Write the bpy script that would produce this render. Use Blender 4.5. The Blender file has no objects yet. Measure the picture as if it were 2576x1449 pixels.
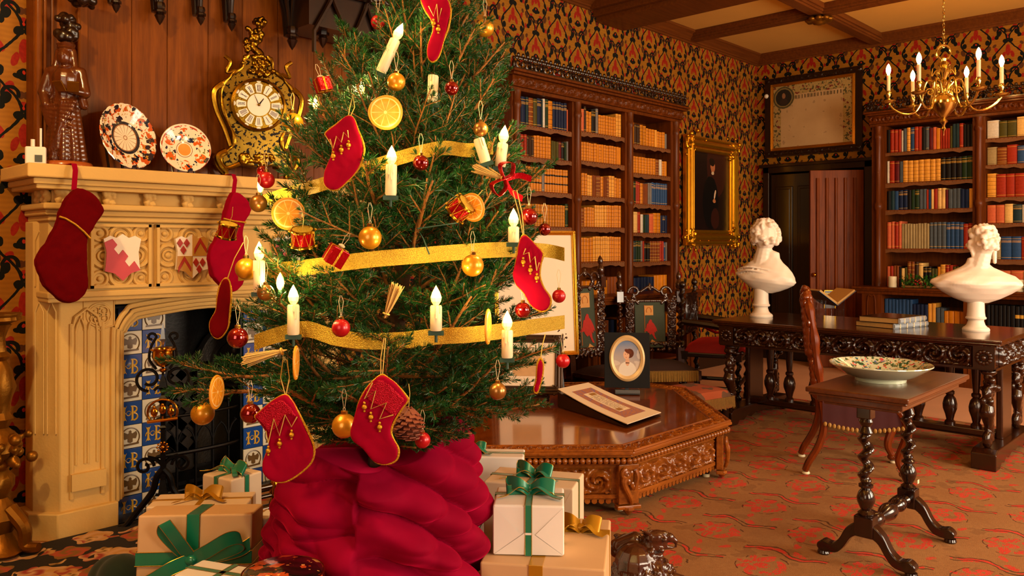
import bpy, bmesh, math, random
import numpy as np
from mathutils import Matrix, Vector
C = bpy.context.scene.collection
PI = math.pi
# ------------------------------------------------------------------ camera (room axes: x along the fireplace wall, y towards it)
F, CX, YH, EYE = 2020., 1288., 615., 1.4
FX, FY, RX, RY = .7193, .6947, .6947, -.7193
sc = bpy.context.scene
cd = bpy.data.cameras.new('camera'); cam = bpy.data.objects.new('camera', cd); C.objects.link(cam)
cd.sensor_width = 36; cd.lens = F / 2576 * 36; cd.shift_y = -(724.5 - YH) / 2576; cd.clip_start = .05
cam.location = (0, 0, EYE); cam.rotation_euler = (PI / 2, 0, math.atan2(-FX, FY)); sc.camera = cam
# ------------------------------------------------------------------ world, lights, exposure
w = bpy.data.worlds.new('world'); sc.world = w; w.use_nodes = True
w.node_tree.nodes['Background'].inputs[0].default_value = (1, .8, .58, 1)
w.node_tree.nodes['Background'].inputs[1].default_value = .25
def area(name, loc, target, sx, sy, power, col, spread=PI):
    l = bpy.data.lights.new(name, 'AREA'); l.shape = 'RECTANGLE'; l.size = sx; l.size_y = sy; l.energy = power; l.color = col; l.spread = spread
    o = bpy.data.objects.new(name, l); C.objects.link(o); o.location = loc
    o.rotation_euler = (Vector(target) - Vector(loc)).to_track_quat('-Z', 'Y').to_euler(); o['kind'] = 'helper'; return o
def point(name, loc, power, col, r):
    l = bpy.data.lights.new(name, 'POINT'); l.energy = power; l.color = col; l.shadow_soft_size = r
    o = bpy.data.objects.new(name, l); C.objects.link(o); o.location = loc; o['kind'] = 'helper'; return o
# daylight through the three windows of the right-hand wall
for i, x in enumerate((2.0, 4.9, 7.6)):
    area('window_and_fill_light', (x, -2.55, 1.75), (x, 2.0, .6), 1.5, 1.9, (105, 165, 95)[i], (1, .80, .58))
area('window_and_fill_light', (-1.75, 0, 1.9), (3, 1.0, 1.1), 1.6, 2.0, 34, (1, .76, .50))  # added soft fill behind the camera; the back wall has no window
# tungsten lamp out of view at the left, then warm points off to the right
point('warm_room_light', (-.05, 2.35, 3.2), 125, (1, .67, .29), .07)
point('warm_room_light', (3.0, -.9, 3.0), 50, (1, .67, .29), .12)
point('warm_room_light', (6.2, .2, 3.0), 38, (1, .60, .27), .12)
sc.view_settings.view_transform = 'Standard'; sc.view_settings.look = 'None'
sc.view_settings.exposure = 0.4; sc.view_settings.gamma = 1; sc.view_settings.use_curve_mapping = False
sc.cycles.use_adaptive_sampling = True; sc.cycles.adaptive_threshold = .03; sc.cycles.max_bounces = 6; sc.cycles.diffuse_bounces = 3; sc.cycles.glossy_bounces = 3
sc.cycles.transmission_bounces = 5; sc.cycles.transparent_max_bounces = 6; sc.cycles.caustics_reflective = False; sc.cycles.caustics_refractive = False
sc.cycles.sample_clamp_indirect = 4; sc.cycles.use_denoising = True

# ------------------------------------------------------------------ placing by sight line: a pixel of the photo and a depth or a plane give a point
def P(px, py, D):
    u = (px - CX) / F
    return Vector((D * (FX + u * RX), D * (FY + u * RY), EYE - (py - YH) / F * D))
def onZ(px, py, z): return P(px, py, (EYE - z) * F / (py - YH))
def onY(px, py, y): u = (px - CX) / F; return P(px, py, y / (FY + u * RY))
def onX(px, py, x): u = (px - CX) / F; return P(px, py, x / (FX + u * RX))
VIEW = math.atan2(RY, RX)          # turns local x to the picture's right, local y away from the lens
def V(*a): return Vector(a)
def rotz(a): return Matrix.Rotation(a, 4, 'Z')
def rotx(a): return Matrix.Rotation(a, 4, 'X')
def roty(a): return Matrix.Rotation(a, 4, 'Y')
def tr(x, y, z): return Matrix.Translation((x, y, z))
# ------------------------------------------------------------------ mesh builder
class MB:
    def __init__(s, T=None): s.v = []; s.f = []; s.T = T or Matrix()
    def add(s, vs, fs, T=None):
        n = len(s.v); M = s.T @ T if T else s.T
        s.v += [tuple(M @ Vector(v)) for v in vs]; s.f += [tuple(n + i for i in f) for f in fs]; return s
    def box(s, x0, x1, y0, y1, z0, z1, T=None):
        return s.add([(x, y, z) for x in (x0, x1) for y in (y0, y1) for z in (z0, z1)],
                     [(0, 1, 3, 2), (4, 6, 7, 5), (0, 4, 5, 1), (2, 3, 7, 6), (0, 2, 6, 4), (1, 5, 7, 3)], T)
    def lathe(s, prof, n=20, T=None, wob=None):
        vs = []; fs = []; m = len(prof)
        for (r, z) in prof:
            for k in range(n):
                a = 2 * PI * k / n; rr = r * (wob(a, z) if wob else 1)
                vs.append((rr * math.cos(a), rr * math.sin(a), z))
        for i in range(m - 1):
            for k in range(n): a = i * n + k; b = i * n + (k + 1) % n; fs.append((a, b, b + n, a + n))
        if prof[0][0] > 1e-5: fs.append(tuple(range(n))[::-1])
        if prof[-1][0] > 1e-5: fs.append(tuple(range((m - 1) * n, m * n)))
        return s.add(vs, fs, T)
    def tube(s, pts, r, n=8, closed=False, flat=1.0):
        pts = [Vector(p) for p in pts]; m = len(pts)
        if callable(r): R = [r(i / (m - 1)) for i in range(m)]
        else: R = r if isinstance(r, (list, tuple)) else [r] * m
        vs = []; fs = []; up = None
        for i, p in enumerate(pts):
            t = (pts[(i + 1) % m] - pts[i - 1]) if closed else (pts[min(i + 1, m - 1)] - pts[max(i - 1, 0)])
            if t.length < 1e-9: t = V(0, 0, 1)
            t.normalize()
            if up is None:
                up = V(0, 0, 1) if abs(t.z) < .9 else V(1, 0, 0)
            a = up - t * up.dot(t)
            if a.length < 1e-6: a = t.orthogonal()
            a.normalize(); up = a; b = t.cross(a)
            for k in range(n):
                q = 2 * PI * k / n; vs.append(p + a * (R[i] * math.cos(q)) + b * (R[i] * flat * math.sin(q)))
        for i in range(m if closed else m - 1):
            for k in range(n):
                a0 = i * n + k; a1 = i * n + (k + 1) % n; j = ((i + 1) % m) * n
                fs.append((a0, a1, j + (k + 1) % n, j + k))
        if not closed: fs += [tuple(range(n))[::-1], tuple(range((m - 1) * n, m * n))]
        return s.add(vs, fs)
    def cyl(s, p0, p1, r0, r1=None, n=12): return s.tube([p0, p1], [r0, r0 if r1 is None else r1], n)
    def sph(s, c, r, sc_=(1, 1, 1), n=12, m=8, R=None):
        pr = [(math.sin(PI * i / m) * 1.0 if 0 < i < m else 0.0, -math.cos(PI * i / m)) for i in range(m + 1)]
        T = tr(*c) @ (R or Matrix()) @ Matrix.Diagonal((r * sc_[0], r * sc_[1], r * sc_[2], 1))
        return s.lathe(pr, n, T)
    def prism(s, poly, h0, h1, T=None):
        n = len(poly)
        return s.add([(x, y, h0) for x, y in poly] + [(x, y, h1) for x, y in poly],
                     [tuple(range(n))[::-1], tuple(range(n, 2 * n))] + [(i, (i + 1) % n, n + (i + 1) % n, n + i) for i in range(n)], T)
    def strip(s, pts, wv, th=.0006, T=None):
        """ribbon: centre points and half-width vectors, given a little thickness"""
        pts = [Vector(p) for p in pts]; m = len(pts); vs = []; fs = []
        for i, p in enumerate(pts):
            w_ = Vector(wv[i] if isinstance(wv, list) else wv)
            t = pts[min(i + 1, m - 1)] - pts[max(i - 1, 0)]; nn = t.cross(w_)
            nn = nn.normalized() * th if nn.length > 1e-9 else V(0, 0, th)
            vs += [p - w_ - nn, p + w_ - nn, p + w_ + nn, p - w_ + nn]
        for i in range(m - 1):
            for k in range(4): a = 4 * i + k; b = 4 * i + (k + 1) % 4; fs.append((a, b, b + 4, a + 4))
        fs += [(3, 2, 1, 0), tuple(4 * (m - 1) + k for k in range(4))]
        return s.add(vs, fs, T)
    def surf(s, nu, nv, fn, cu=False, T=None):
        vs = [fn(i / (nu if cu else nu - 1), j / (nv - 1)) for j in range(nv) for i in range(nu)]; fs = []
        for j in range(nv - 1):
            for i in range(nu if cu else nu - 1): a = j * nu + i; b = j * nu + (i + 1) % nu; fs.append((a, b, b + nu, a + nu))
        return s.add(vs, fs, T)
    def build(s, name, mat, parent=None, smooth=35, bevel=0, seg=2, origin=False, **props):
        o_ = Vector((0, 0, 0))
        if origin and s.v:
            a = np.array(s.v); o_ = Vector(((a[:, 0].min() + a[:, 0].max()) / 2, (a[:, 1].min() + a[:, 1].max()) / 2, a[:, 2].min()))
            s.v = [tuple(Vector(v) - o_) for v in s.v]
        me = bpy.data.meshes.new(name); me.from_pydata(s.v, [], s.f); me.validate()
        o = bpy.data.objects.new(name, me); C.objects.link(o); o.location = o_
        if mat: me.materials.append(mat)
        if smooth:
            me.polygons.foreach_set('use_smooth', [True] * len(me.polygons)); me.set_sharp_from_angle(angle=math.radians(smooth))
        if bevel:
            b = o.modifiers.new('bevel', 'BEVEL'); b.width = bevel; b.segments = seg; b.limit_method = 'ANGLE'; b.angle_limit = math.radians(40)
        if parent: o.parent = parent
        for k, v_ in props.items(): o[k] = v_
        return o
def recalc(o):
    bm = bmesh.new(); bm.from_mesh(o.data); bmesh.ops.recalc_face_normals(bm, faces=bm.faces); bm.to_mesh(o.data); bm.free(); return o
def thing(name, label, cat, loc=(0, 0, 0), rz=0, group=None, rot=None):
    o = bpy.data.objects.new(name, None); C.objects.link(o); o.location = loc; o.rotation_euler = rot or (0, 0, rz); o.empty_display_size = .05
    o['label'] = label; o['category'] = cat
    if group: o['group'] = group
    return o
def tag(o, label, cat, group=None, kind=None):
    o['label'] = label; o['category'] = cat
    if group: o['group'] = group
    if kind: o['kind'] = kind
    return o
def copy_tree(o, parent=None):
    c = o.copy(); C.objects.link(c); c.parent = parent
    for ch in list(o.children): copy_tree(ch, c)
    return c
def clay(name, balls, mat, parent=None, voxel=.008, it=4, extra=None):
    """many overlapping rounded lumps fused into one continuous carved surface"""
    m = MB()
    for b in balls:
        c, r = b[0], b[1]; s_ = b[2] if len(b) > 2 else (1, 1, 1); R = b[3] if len(b) > 3 else None
        m.sph(c, r, s_, 12, 8, R)
    if extra: extra(m)
    o = m.build(name, mat, parent, smooth=0); recalc(o)
    r = o.modifiers.new('remesh', 'REMESH'); r.mode = 'VOXEL'; r.voxel_size = voxel; r.use_smooth_shade = True
    if it:
        q = o.modifiers.new('smooth', 'SMOOTH'); q.iterations = it; q.factor = .5
    return o
def limb(p0, p1, r0, r1, n=6):
    p0 = Vector(p0); p1 = Vector(p1)
    return [(p0.lerp(p1, i / (n - 1)), r0 + (r1 - r0) * i / (n - 1)) for i in range(n)]
def curvepts(pts, n=8, closed=False):
    """Catmull-Rom through the points"""
    pts = [Vector(p) for p in pts]; out = []; m = len(pts)
    for i in range(m if closed else m - 1):
        g = (lambda k: pts[k % m]) if closed else (lambda k: pts[max(0, min(m - 1, k))])
        a, b, c, d = g(i - 1), g(i), g(i + 1), g(i + 2)
        for k in range(n):
            t = k / n; out.append(.5 * ((2 * b) + (c - a) * t + (2 * a - 5 * b + 4 * c - d) * t * t + (3 * b - a - 3 * c + d) * t ** 3))
    if not closed: out.append(pts[-1])
    return out
def spiral(c, r0, r1, a0, turns, n=22, plane='xz', sgn=1):
    out = []
    for i in range(n + 1):
        t = i / n; a = a0 + sgn * turns * 2 * PI * t; r = r0 + (r1 - r0) * t
        d = (r * math.cos(a), r * math.sin(a)); c_ = Vector(c)
        out.append(c_ + (V(d[0], 0, d[1]) if plane == 'xz' else V(0, d[0], d[1]) if plane == 'yz' else V(d[0], d[1], 0)))
    return out
def twist(m, base, h, R, turns, amp=.35, n=12, ns=None):
    """barley-twist post"""
    ns = ns or int(turns * 16); vs = []; fs = []; b = Vector(base)
    for i in range(ns + 1):
        t = i / ns; z = h * t; env = min(1, t * 12, (1 - t) * 12); a = 2 * PI * turns * t
        cx, cy = R * amp * env * math.cos(a), R * amp * env * math.sin(a)
        for k in range(n): q = 2 * PI * k / n; vs.append((b.x + cx + R * .72 * math.cos(q), b.y + cy + R * .72 * math.sin(q), b.z + z))
    for i in range(ns):
        for k in range(n): a0 = i * n + k; a1 = i * n + (k + 1) % n; fs.append((a0, a1, a1 + n, a0 + n))
    fs += [tuple(range(n))[::-1], tuple(range(ns * n, ns * n + n))]
    return m.add(vs, fs)
def scrollwork(u, v):
    """height 0..1 of carved acanthus whorls; u, v in units of one whorl"""
    k = np.floor(u); a = u - k - .5; b = v - .5; h = np.where(np.mod(k, 2) == 0, 1., -1.)
    b = b * h; r = np.sqrt(a * a + b * b) + 1e-4; th = np.arctan2(b, a)
    arms = .5 + .5 * np.cos(2 * th + 7.5 * np.log(r + .06))
    lobes = .5 + .5 * np.cos(9 * th + 3 * np.log(r + .1)); ring = np.clip((.52 - r) * 9, 0, 1)
    inn = arms ** .8 * (.75 + .25 * lobes) * ring
    out = (.5 + .5 * np.cos(22 * (a + b)) * np.cos(20 * (a - b))) * np.clip((r - .42) * 7, 0, 1) * .8
    boss = np.clip(1.3 - r * 12, 0, 1) * .8
    return np.clip(np.maximum(np.maximum(inn, out), boss), 0, 1)
def carved(name, O, U, W, N, cell, depth, mat, parent=None, res=.006, fn=scrollwork, edge=.02, build=True, mb=None, label=None):
    """a carved relief panel from corner O, spanned by U and W, standing out along N"""
    O, U, W, N = map(Vector, (O, U, W, N)); lu, lw = U.length, W.length
    nu = max(4, int(lu / res)); nv = max(4, int(lw / res)); cnt = max(1, round(lu / cell))
    su = np.linspace(0, 1, nu); sv = np.linspace(0, 1, nv); uu, vv = np.meshgrid(su, sv)
    h = fn(uu * cnt * .9999, vv) * depth
    e = np.minimum(np.minimum(uu * lu, (1 - uu) * lu), np.minimum(vv * lw, (1 - vv) * lw)); h = h * np.clip(e / (edge * lw + 1e-6), 0, 1)
    A = np.array(O) + uu[..., None] * np.array(U) + vv[..., None] * np.array(W) + h[..., None] * np.array(N.normalized())
    vs = [tuple(p) for p in A.reshape(-1, 3)]
    flip = U.cross(W).dot(N) < 0
    fs = []
    for j in range(nv - 1):
        for i in range(nu - 1):
            a = j * nu + i; q = (a, a + 1, a + nu + 1, a + nu); fs.append(q[::-1] if flip else q)
    m = mb or MB(); m.add(vs, fs)
    return m.build(name, mat, parent, smooth=80) if not mb else m
# ------------------------------------------------------------------ colours and shader arithmetic
def srgb(h):
    h = h.lstrip('#'); c = [int(h[i:i + 2], 16) / 255 for i in (0, 2, 4)]
    return tuple((x / 12.92 if x <= .04045 else ((x + .055) / 1.055) ** 2.4) for x in c) + (1,)
class S:
    """one value in a shader, with ordinary arithmetic"""
    def __init__(s, nt, v): s.nt = nt; s.v = v
    def op(s, o, *a):
        n = s.nt.nodes.new('ShaderNodeMath'); n.operation = o
        for i, x in enumerate((s,) + a):
            x = x.v if isinstance(x, S) else x
            if isinstance(x, (int, float)): n.inputs[i].default_value = x
            else: s.nt.links.new(x, n.inputs[i])
        return S(s.nt, n.outputs[0])
    def __add__(s, o): return s.op('ADD', o)
    def __radd__(s, o): return s.op('ADD', o)
    def __sub__(s, o): return s.op('SUBTRACT', o)
    def __rsub__(s, o): return S(s.nt, o).op('SUBTRACT', s)
    def __mul__(s, o): return s.op('MULTIPLY', o)
    __rmul__ = __mul__
    def __truediv__(s, o): return s.op('DIVIDE', o)
    def abs(s): return s.op('ABSOLUTE')
    def sin(s): return s.op('SINE')
    def cos(s): return s.op('COSINE')
    def floor(s): return s.op('FLOOR')
    def frac(s): return s.op('FRACT')
    def mod(s, m): return s.op('FLOORED_MODULO', m)
    def max(s, o): return s.op('MAXIMUM', o)
    def min(s, o): return s.op('MINIMUM', o)
    def lt(s, o): return s.op('LESS_THAN', o)
    def gt(s, o): return s.op('GREATER_THAN', o)
    def sqrt(s): return s.op('SQRT')
    def pow(s, o): return s.op('POWER', o)
    def atan2(s, o): return s.op('ARCTAN2', o)
class B:
    """material under construction"""
    def __init__(s, name):
        s.m = bpy.data.materials.new(name); s.m.use_nodes = True; s.nt = s.m.node_tree; s.p = s.nt.nodes['Principled BSDF']; s.tc = s.nt.nodes.new('ShaderNodeTexCoord')
    def xyz(s, kind='Object', warp=0, wscale=10):
        src = s.tc.outputs[kind]
        if warp:
            n = s.nt.nodes.new('ShaderNodeTexNoise'); n.inputs['Scale'].default_value = wscale; n.inputs['Detail'].default_value = 2; s.nt.links.new(src, n.inputs['Vector'])
            v = s.nt.nodes.new('ShaderNodeVectorMath'); v.operation = 'SUBTRACT'; s.nt.links.new(n.outputs['Color'], v.inputs[0]); v.inputs[1].default_value = (.5, .5, .5)
            q = s.nt.nodes.new('ShaderNodeVectorMath'); q.operation = 'SCALE'; s.nt.links.new(v.outputs[0], q.inputs[0]); q.inputs['Scale'].default_value = warp
            a = s.nt.nodes.new('ShaderNodeVectorMath'); s.nt.links.new(src, a.inputs[0]); s.nt.links.new(q.outputs[0], a.inputs[1]); src = a.outputs[0]
        x = s.nt.nodes.new('ShaderNodeSeparateXYZ'); s.nt.links.new(src, x.inputs[0])
        return tuple(S(s.nt, o) for o in x.outputs)
    def noise(s, scale, detail=2, stretch=(1, 1, 1), kind='Object', rough=.5):
        mp = s.nt.nodes.new('ShaderNodeMapping'); mp.inputs['Scale'].default_value = stretch; s.nt.links.new(s.tc.outputs[kind], mp.inputs[0])
        n = s.nt.nodes.new('ShaderNodeTexNoise'); n.inputs['Scale'].default_value = scale; n.inputs['Detail'].default_value = detail; n.inputs['Roughness'].default_value = rough
        s.nt.links.new(mp.outputs[0], n.inputs['Vector']); return S(s.nt, n.outputs['Fac'])
    def mix(s, f, a, b):
        n = s.nt.nodes.new('ShaderNodeMix'); n.data_type = 'RGBA'
        for x, i in ((f, 0), (a, 6), (b, 7)):
            x = x.v if isinstance(x, S) else x
            if isinstance(x, str): x = srgb(x)
            if isinstance(x, (int, float, tuple)): n.inputs[i].default_value = x
            else: s.nt.links.new(x, n.inputs[i])
        return n.outputs[2]
    def ell(s, x, y, cx, cy, rx, ry, ang=0):
        dx = x - cx; dy = y - cy; c, n = math.cos(ang), math.sin(ang)
        a = (dx * c + dy * n) / rx; b = (dy * c - dx * n) / ry
        return (a * a + b * b).lt(1)
    def bump(s, h, dist=.002, strength=.5):
        n = s.nt.nodes.new('ShaderNodeBump'); n.inputs['Distance'].default_value = dist; n.inputs['Strength'].default_value = strength
        s.nt.links.new(h.v, n.inputs['Height']); s.nt.links.new(n.outputs[0], s.p.inputs['Normal'])
    def done(s, col, rough=.5, metal=0, **kw):
        for k, x in (('Base Color', col), ('Roughness', rough), ('Metallic', metal)) + tuple(kw.items()):
            x = x.v if isinstance(x, S) else x
            if isinstance(x, str): x = srgb(x)
            i = s.p.inputs[k]
            if isinstance(x, (int, float, tuple)): i.default_value = x
            else: s.nt.links.new(x, i)
        return s.m
def plain(name, col, rough=.5, metal=0, var=.25, scale=12, bump=0, bscale=60, **kw):
    b = B(name); c = srgb(col); d = tuple(x * (1 - var) for x in c[:3]) + (1,); e = tuple(min(1, x * (1 + var * .6)) for x in c[:3]) + (1,)
    f = b.noise(scale, 3); r = b.mix(f, d, e)
    if bump: b.bump(b.noise(bscale, 3), .003, bump)
    return b.done(r, rough, metal, **kw)
def wood(name, dark, light, rough=.35, axis=2, scale=9, coat=.25, bump=.08):
    b = B(name); st = [14, 14, 14]; st[axis] = 1
    f = b.noise(scale * .25, 5, st, rough=.65); g = b.noise(2.3, 2)
    c = b.mix((f * 1.5 - .25).max(0).min(1), dark, light); c = b.mix(g * .45, c, dark)
    b.bump(f, .0015, bump); return b.done(c, rough, 0, **{'Coat Weight': coat, 'Coat Roughness': .15, 'Specular IOR Level': .12 if coat < .2 else .4})
# ------------------------------------------------------------------ materials
def wallpaper():
    b = B('flock_wallpaper'); out = []
    x, y, z = b.xyz('Object', .012, 22)
    n = b.nt.nodes.new('ShaderNodeNewGeometry'); sx = b.nt.nodes.new('ShaderNodeSeparateXYZ'); b.nt.links.new(n.outputs['Normal'], sx.inputs[0])
    useY = S(b.nt, sx.outputs[0]).abs().gt(.5)
    s_ = y * useY + x * (1 - useY)
    W, Hh = .29, .41
    c = (s_ / W + .5).floor(); a = (s_ - c * W).abs(); v = (z + c.mod(2) * (Hh / 2)).mod(Hh)
    gold = b.mix(b.noise(5, 3), '#7c4a0a', '#a66f1a'); gold = b.mix((z * 260).sin() * .12 + .12, gold, '#6b430c')
    E = lambda cx, cy, rx, ry, ang=0: b.ell(a, v, cx, cy, rx, ry, ang)
    U = lambda *q: __import__('functools').reduce(lambda p, r: p.max(r), q)
    red = U(E(0, .290, .022, .058), E(.038, .245, .016, .036, .3), E(.070, .10, .022, .042, .5), E(0, .018, .020, .028), E(.102, .30, .017, .032, -.4), E(.13, .01, .014, .03))
    brn = U(E(.118, .115, .020, .032, -.3), E(.015, .075, .02, .018), E(.12, .345, .014, .02, .6))
    A = ((v * (2 * PI / Hh)).cos() * -.064 + .072)
    vine = (a - A).abs().lt(.0085)
    th = ((a - .058) * 1.0); r1 = (th * th + (v - .075) * (v - .075)).sqrt()
    curl = (r1 - .034).abs().lt(.009) * v.gt(.062)
    blk = U(vine, curl, E(.078, .055, .022, .03, .4), E(.022, .385, .024, .022), E(0, .175, .032, .03), E(.030, .165, .018, .012, .5), E(.105, .185, .02, .026), E(.118, .235, .013, .022, .3), E(.10, .02, .018, .022))
    eye = U(E(0, .185, .008, .010), E(0, .012, .006, .009))
    c0 = b.mix(brn, gold, '#4e2a10'); c1 = b.mix(red, c0, b.mix(b.noise(60, 2), '#6e0c05', '#a02410')); c2 = b.mix(blk, c1, '#0a0c08'); c3 = b.mix(eye, c2, '#a5260f')
    b.bump(blk + red * .6 + b.noise(220, 2) * .3, .004, .5)
    return b.done(c3, .6 - blk * -.15, 0, **{'Sheen Weight': .03, 'Specular IOR Level': .15})
def carpet():
    b = B('red_flower_carpet'); x, y, z = b.xyz('Object', .05, 13)
    ca, sa = math.cos(.0), math.sin(.0)
    W, Hh = .50, .36
    r_ = (y / Hh).floor(); u = (x + r_.mod(2) * (W / 2)).mod(W) - W / 2; v = (y).mod(Hh) - Hh / 2
    U = lambda *q: __import__('functools').reduce(lambda p, r: p.max(r), q)
    E = lambda cx, cy, rx, ry, ang=0: b.ell(u, v, cx, cy, rx, ry, ang)
    fl = U(E(-.078, .03, .052, .024, .35), E(.078, .03, .052, .024, -.4), E(-.05, .08, .036, .018, -.5), E(.05, .082, .034, .018, .5), E(0, .10, .016, .034), E(-.05, -.045, .050, .022, -.6), E(.05, -.048, .050, .024, .6), E(.0, .02, .030, .030), E(0, -.07, .018, .03))
    gaps = (b.noise(48, 3, (1, 2.2, 1))).gt(.57)
    wave = (u - .19 - (v * 26).sin() * .030).abs(); vine = wave.lt(.010) * b.noise(14, 2).gt(.45); dark = (wave - .016).abs().lt(.0055)
    lf = U(E(.19, .10, .022, .042, .8), E(.215, -.05, .02, .036, -.7), E(-.19, .0, .03, .015, .4), E(-.16, -.12, .03, .016, -.5))
    out = (U(E(0, .01, .128, .115)) - U(E(0, .01, .121, .109))).max(0) * b.noise(20, 1).gt(.5)
    g = b.mix(b.noise(3, 4), '#8a5c32', '#ab7e4e'); g = b.mix(b.noise(60, 3) * .55, g, '#74492a'); g = b.mix(b.noise(6, 3).gt(.6) * .35, g, '#6a4526')
    c = b.mix(((fl * (1 - gaps)).max(lf * (1 - gaps * .7)).max(vine)) * .9, g, b.mix(b.noise(9, 2), '#b32a1c', '#cf4636'))
    c = b.mix(dark.max(out) * .75, c, '#3a1d10')
    b.bump(b.noise(260, 3), .004, .5); return b.done(c, .95, 0, **{'Specular IOR Level': .15})
def floralrug():
    b = B('needlepoint_roses'); x, y, z = b.xyz('Object', .03, 14)
    c = (0.010, 0.006, 0.003, 1); col = c
    pal = ['#b98a4a', '#a8472e', '#c29a72', '#7c5a20', '#96322a', '#caa26a']
    for i, (W, ox, oy, r, k) in enumerate(((.30, 0, 0, .085, 0), (.30, .14, .13, .075, 1), (.24, .05, .16, .055, 2), (.19, .1, .05, .035, 3), (.30, .21, .04, .05, 4))):
        u = (x + ox).mod(W) - W / 2; v = (y + oy).mod(W) - W / 2; rr = (u * u + v * v * 1.2).sqrt(); th = v.atan2(u)
        f = (rr * 1.0 - (th * 5).cos() * r * .14).lt(r); sh = (rr * (95 / 1) + th * 2).sin() * .5 + .5
        col = b.mix(f * b.noise(6, 1).gt(.36 + .03 * i), col, b.mix(sh, pal[k], pal[(k + 2) % 6]))
    b.bump(b.noise(300, 2), .003, .4); return b.done(col, .95)
WP = wallpaper(); CARPET = carpet(); ROSES = floralrug()
M_panel = wood('oak_panelling', '#4a2002', '#94500c', .55, 2, 10, .06)
M_dark = wood('dark_carved_oak', '#0d0502', '#2a1105', .3, 2, 9, .4)
M_case = wood('bookcase_mahogany', '#351402', '#7c3b0a', .45, 2, 10, .12)
M_shelf = wood('shelf_mahogany', '#3e1603', '#8f430c', .5, 0, 10, .1)
M_oct = wood('walnut_carved', '#562408', '#bc6c22', .24, 0, 10, .4)
M_octtop = wood('polished_table_top', '#662a06', '#a8560f', .06, 0, 6, 1.0, .01)
M_desk = wood('desk_oak', '#150702', '#3c1907', .24, 1, 10, .5)
M_desktop = wood('desk_top_oak', '#250e04', '#4e220e', .18, 1, 8, .6, .02)
M_stab = wood('side_table_oak', '#351606', '#77401a', .28, 0, 10, .4)
M_post = wood('ebonised_turned_wood', '#100604', '#2c120a', .2, 2, 9, .7, .02)
M_chairw = wood('desk_chair_walnut', '#401403', '#8c3a0c', .22, 2, 9, .5, .02)
M_beam = wood('ceiling_beam_oak', '#4a230b', '#7d4416', .5, 0, 10, .1)
M_ceil = plain('ceiling_plaster', '#d6a045', .9, 0, .06, 3, .2, 30)
M_stone = plain('honey_limestone', '#d4ad62', .8, 0, .14, 6, .3, 70)
M_stonedark = plain('sooted_stone', '#6a533a', .85, 0, .35, 5, .3, 60)
M_iron = plain('black_iron', '#0c0b0b', .35, .7, .3, 20, .2, 60)
M_fireback = plain('cast_iron_fireback', '#4a4540', .4, .6, .35, 14, .6, 90)
M_brass = plain('polished_brass', '#c98a24', .16, 1, .15, 8)
M_gilt = plain('gilt_bronze', '#94701c', .26, 1, .45, 30, .2, 120)
M_giltwood = plain('gilded_carved_wood', '#8a5a10', .42, .8, .5, 14, .35, 70)
M_chand = plain('chandelier_brass', '#e6cc78', .18, 1, .12, 8)
M_marble = plain('white_marble', '#e6d6c4', .45, 0, .07, 3, .15, 30, **{'Subsurface Weight': .08})
M_statue = wood('statue_walnut', '#3a1706', '#6d3413', .25, 2, 8, .5)
M_white = plain('white_plastic', '#e8e0cf', .45, 0, .03)
M_lcd = plain('lcd_screen', '#3a3f28', .3, 0, .05)
M_velvet = plain('crimson_velvet', '#8a0228', .8, 0, .6, 5, .6, 12, **{'Sheen Weight': .7, 'Sheen Roughness': .35, 'Sheen Tint': srgb('#ff1c58'), 'Specular IOR Level': .05})
M_redfelt = plain('red_velvet_stocking', '#8c0222', .85, 0, .25, 9, .2, 60, **{'Sheen Weight': .15, 'Sheen Roughness': .4, 'Sheen Tint': srgb('#ff3050'), 'Specular IOR Level': .05})
M_darkfelt = plain('deep_red_felt', '#5a0105', .9, 0, .2, 9, .2, 60, **{'Sheen Weight': .12, 'Sheen Tint': srgb('#ff3040'), 'Specular IOR Level': .05})
M_sequin = plain('crimson_sequins', '#b00428', .22, .75, .6, 260, 1.0, 380)
M_goldcord = plain('gold_cord', '#c8921c', .4, .7, .4, 260, .8, 260)
M_thread = plain('gold_thread', '#c9a850', .5, .3, .1)
M_twine = plain('pale_twine', '#cdb894', .7, 0, .1)
M_cap = plain('bauble_cap_gold', '#e0b860', .2, 1, .1)
M_ballgold = plain('satin_gold_bauble', '#d0901a', .34, .55, .06, 200, .1, 500, **{'Coat Weight': .5})
M_ballbronze = plain('bronze_bauble', '#9a6a2c', .3, .7, .06, 60, **{'Coat Weight': .4})
M_ballmatred = plain('satin_red_bauble', '#b00718', .32, .3, .08, 60, **{'Coat Weight': .3})
M_ballred = plain('shiny_red_bauble', '#8c0512', .08, .75, .05, 60, **{'Coat Weight': 1.0})
M_bark = plain('spruce_bark', '#4d3017', .85, 0, .4, 60, .5, 90)
M_twig = plain('spruce_twig', '#a5692c', .75, 0, .35, 60, .4, 160)
def needles():
    b = B('spruce_needle'); o = b.nt.nodes.new('ShaderNodeObjectInfo'); r = S(b.nt, o.outputs['Random'])
    f = (b.noise(30, 2) * .8 + r * .35 - .05).max(0).min(1); c = b.mix(f, '#05260c', '#226420'); return b.done(c, .42, 0, **{'Specular IOR Level': .5})
M_needle = needles()
M_fresh = plain('fresh_needle', '#5f8f30', .45, 0, .25, 40)
def goldribbon():
    b = B('gold_lame_ribbon'); x, y, z = b.xyz('Object'); n = b.noise(420, 2); k = b.noise(16, 2)
    b.bump(n, .004, 1.0); return b.done(b.mix(n, '#5c4206', '#ffd648'), .36 - k * -.08, .55)
M_lame = goldribbon()
M_greenrib = plain('green_satin_ribbon', '#057a5a', .26, .15, .1, 14, **{'Sheen Weight': .1, 'Anisotropic': .6, 'Coat Weight': .6, 'Coat Roughness': .25})
M_goldrib = plain('gold_satin_ribbon', '#b8861e', .3, .4, .1, 14, **{'Anisotropic': .6})
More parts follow.
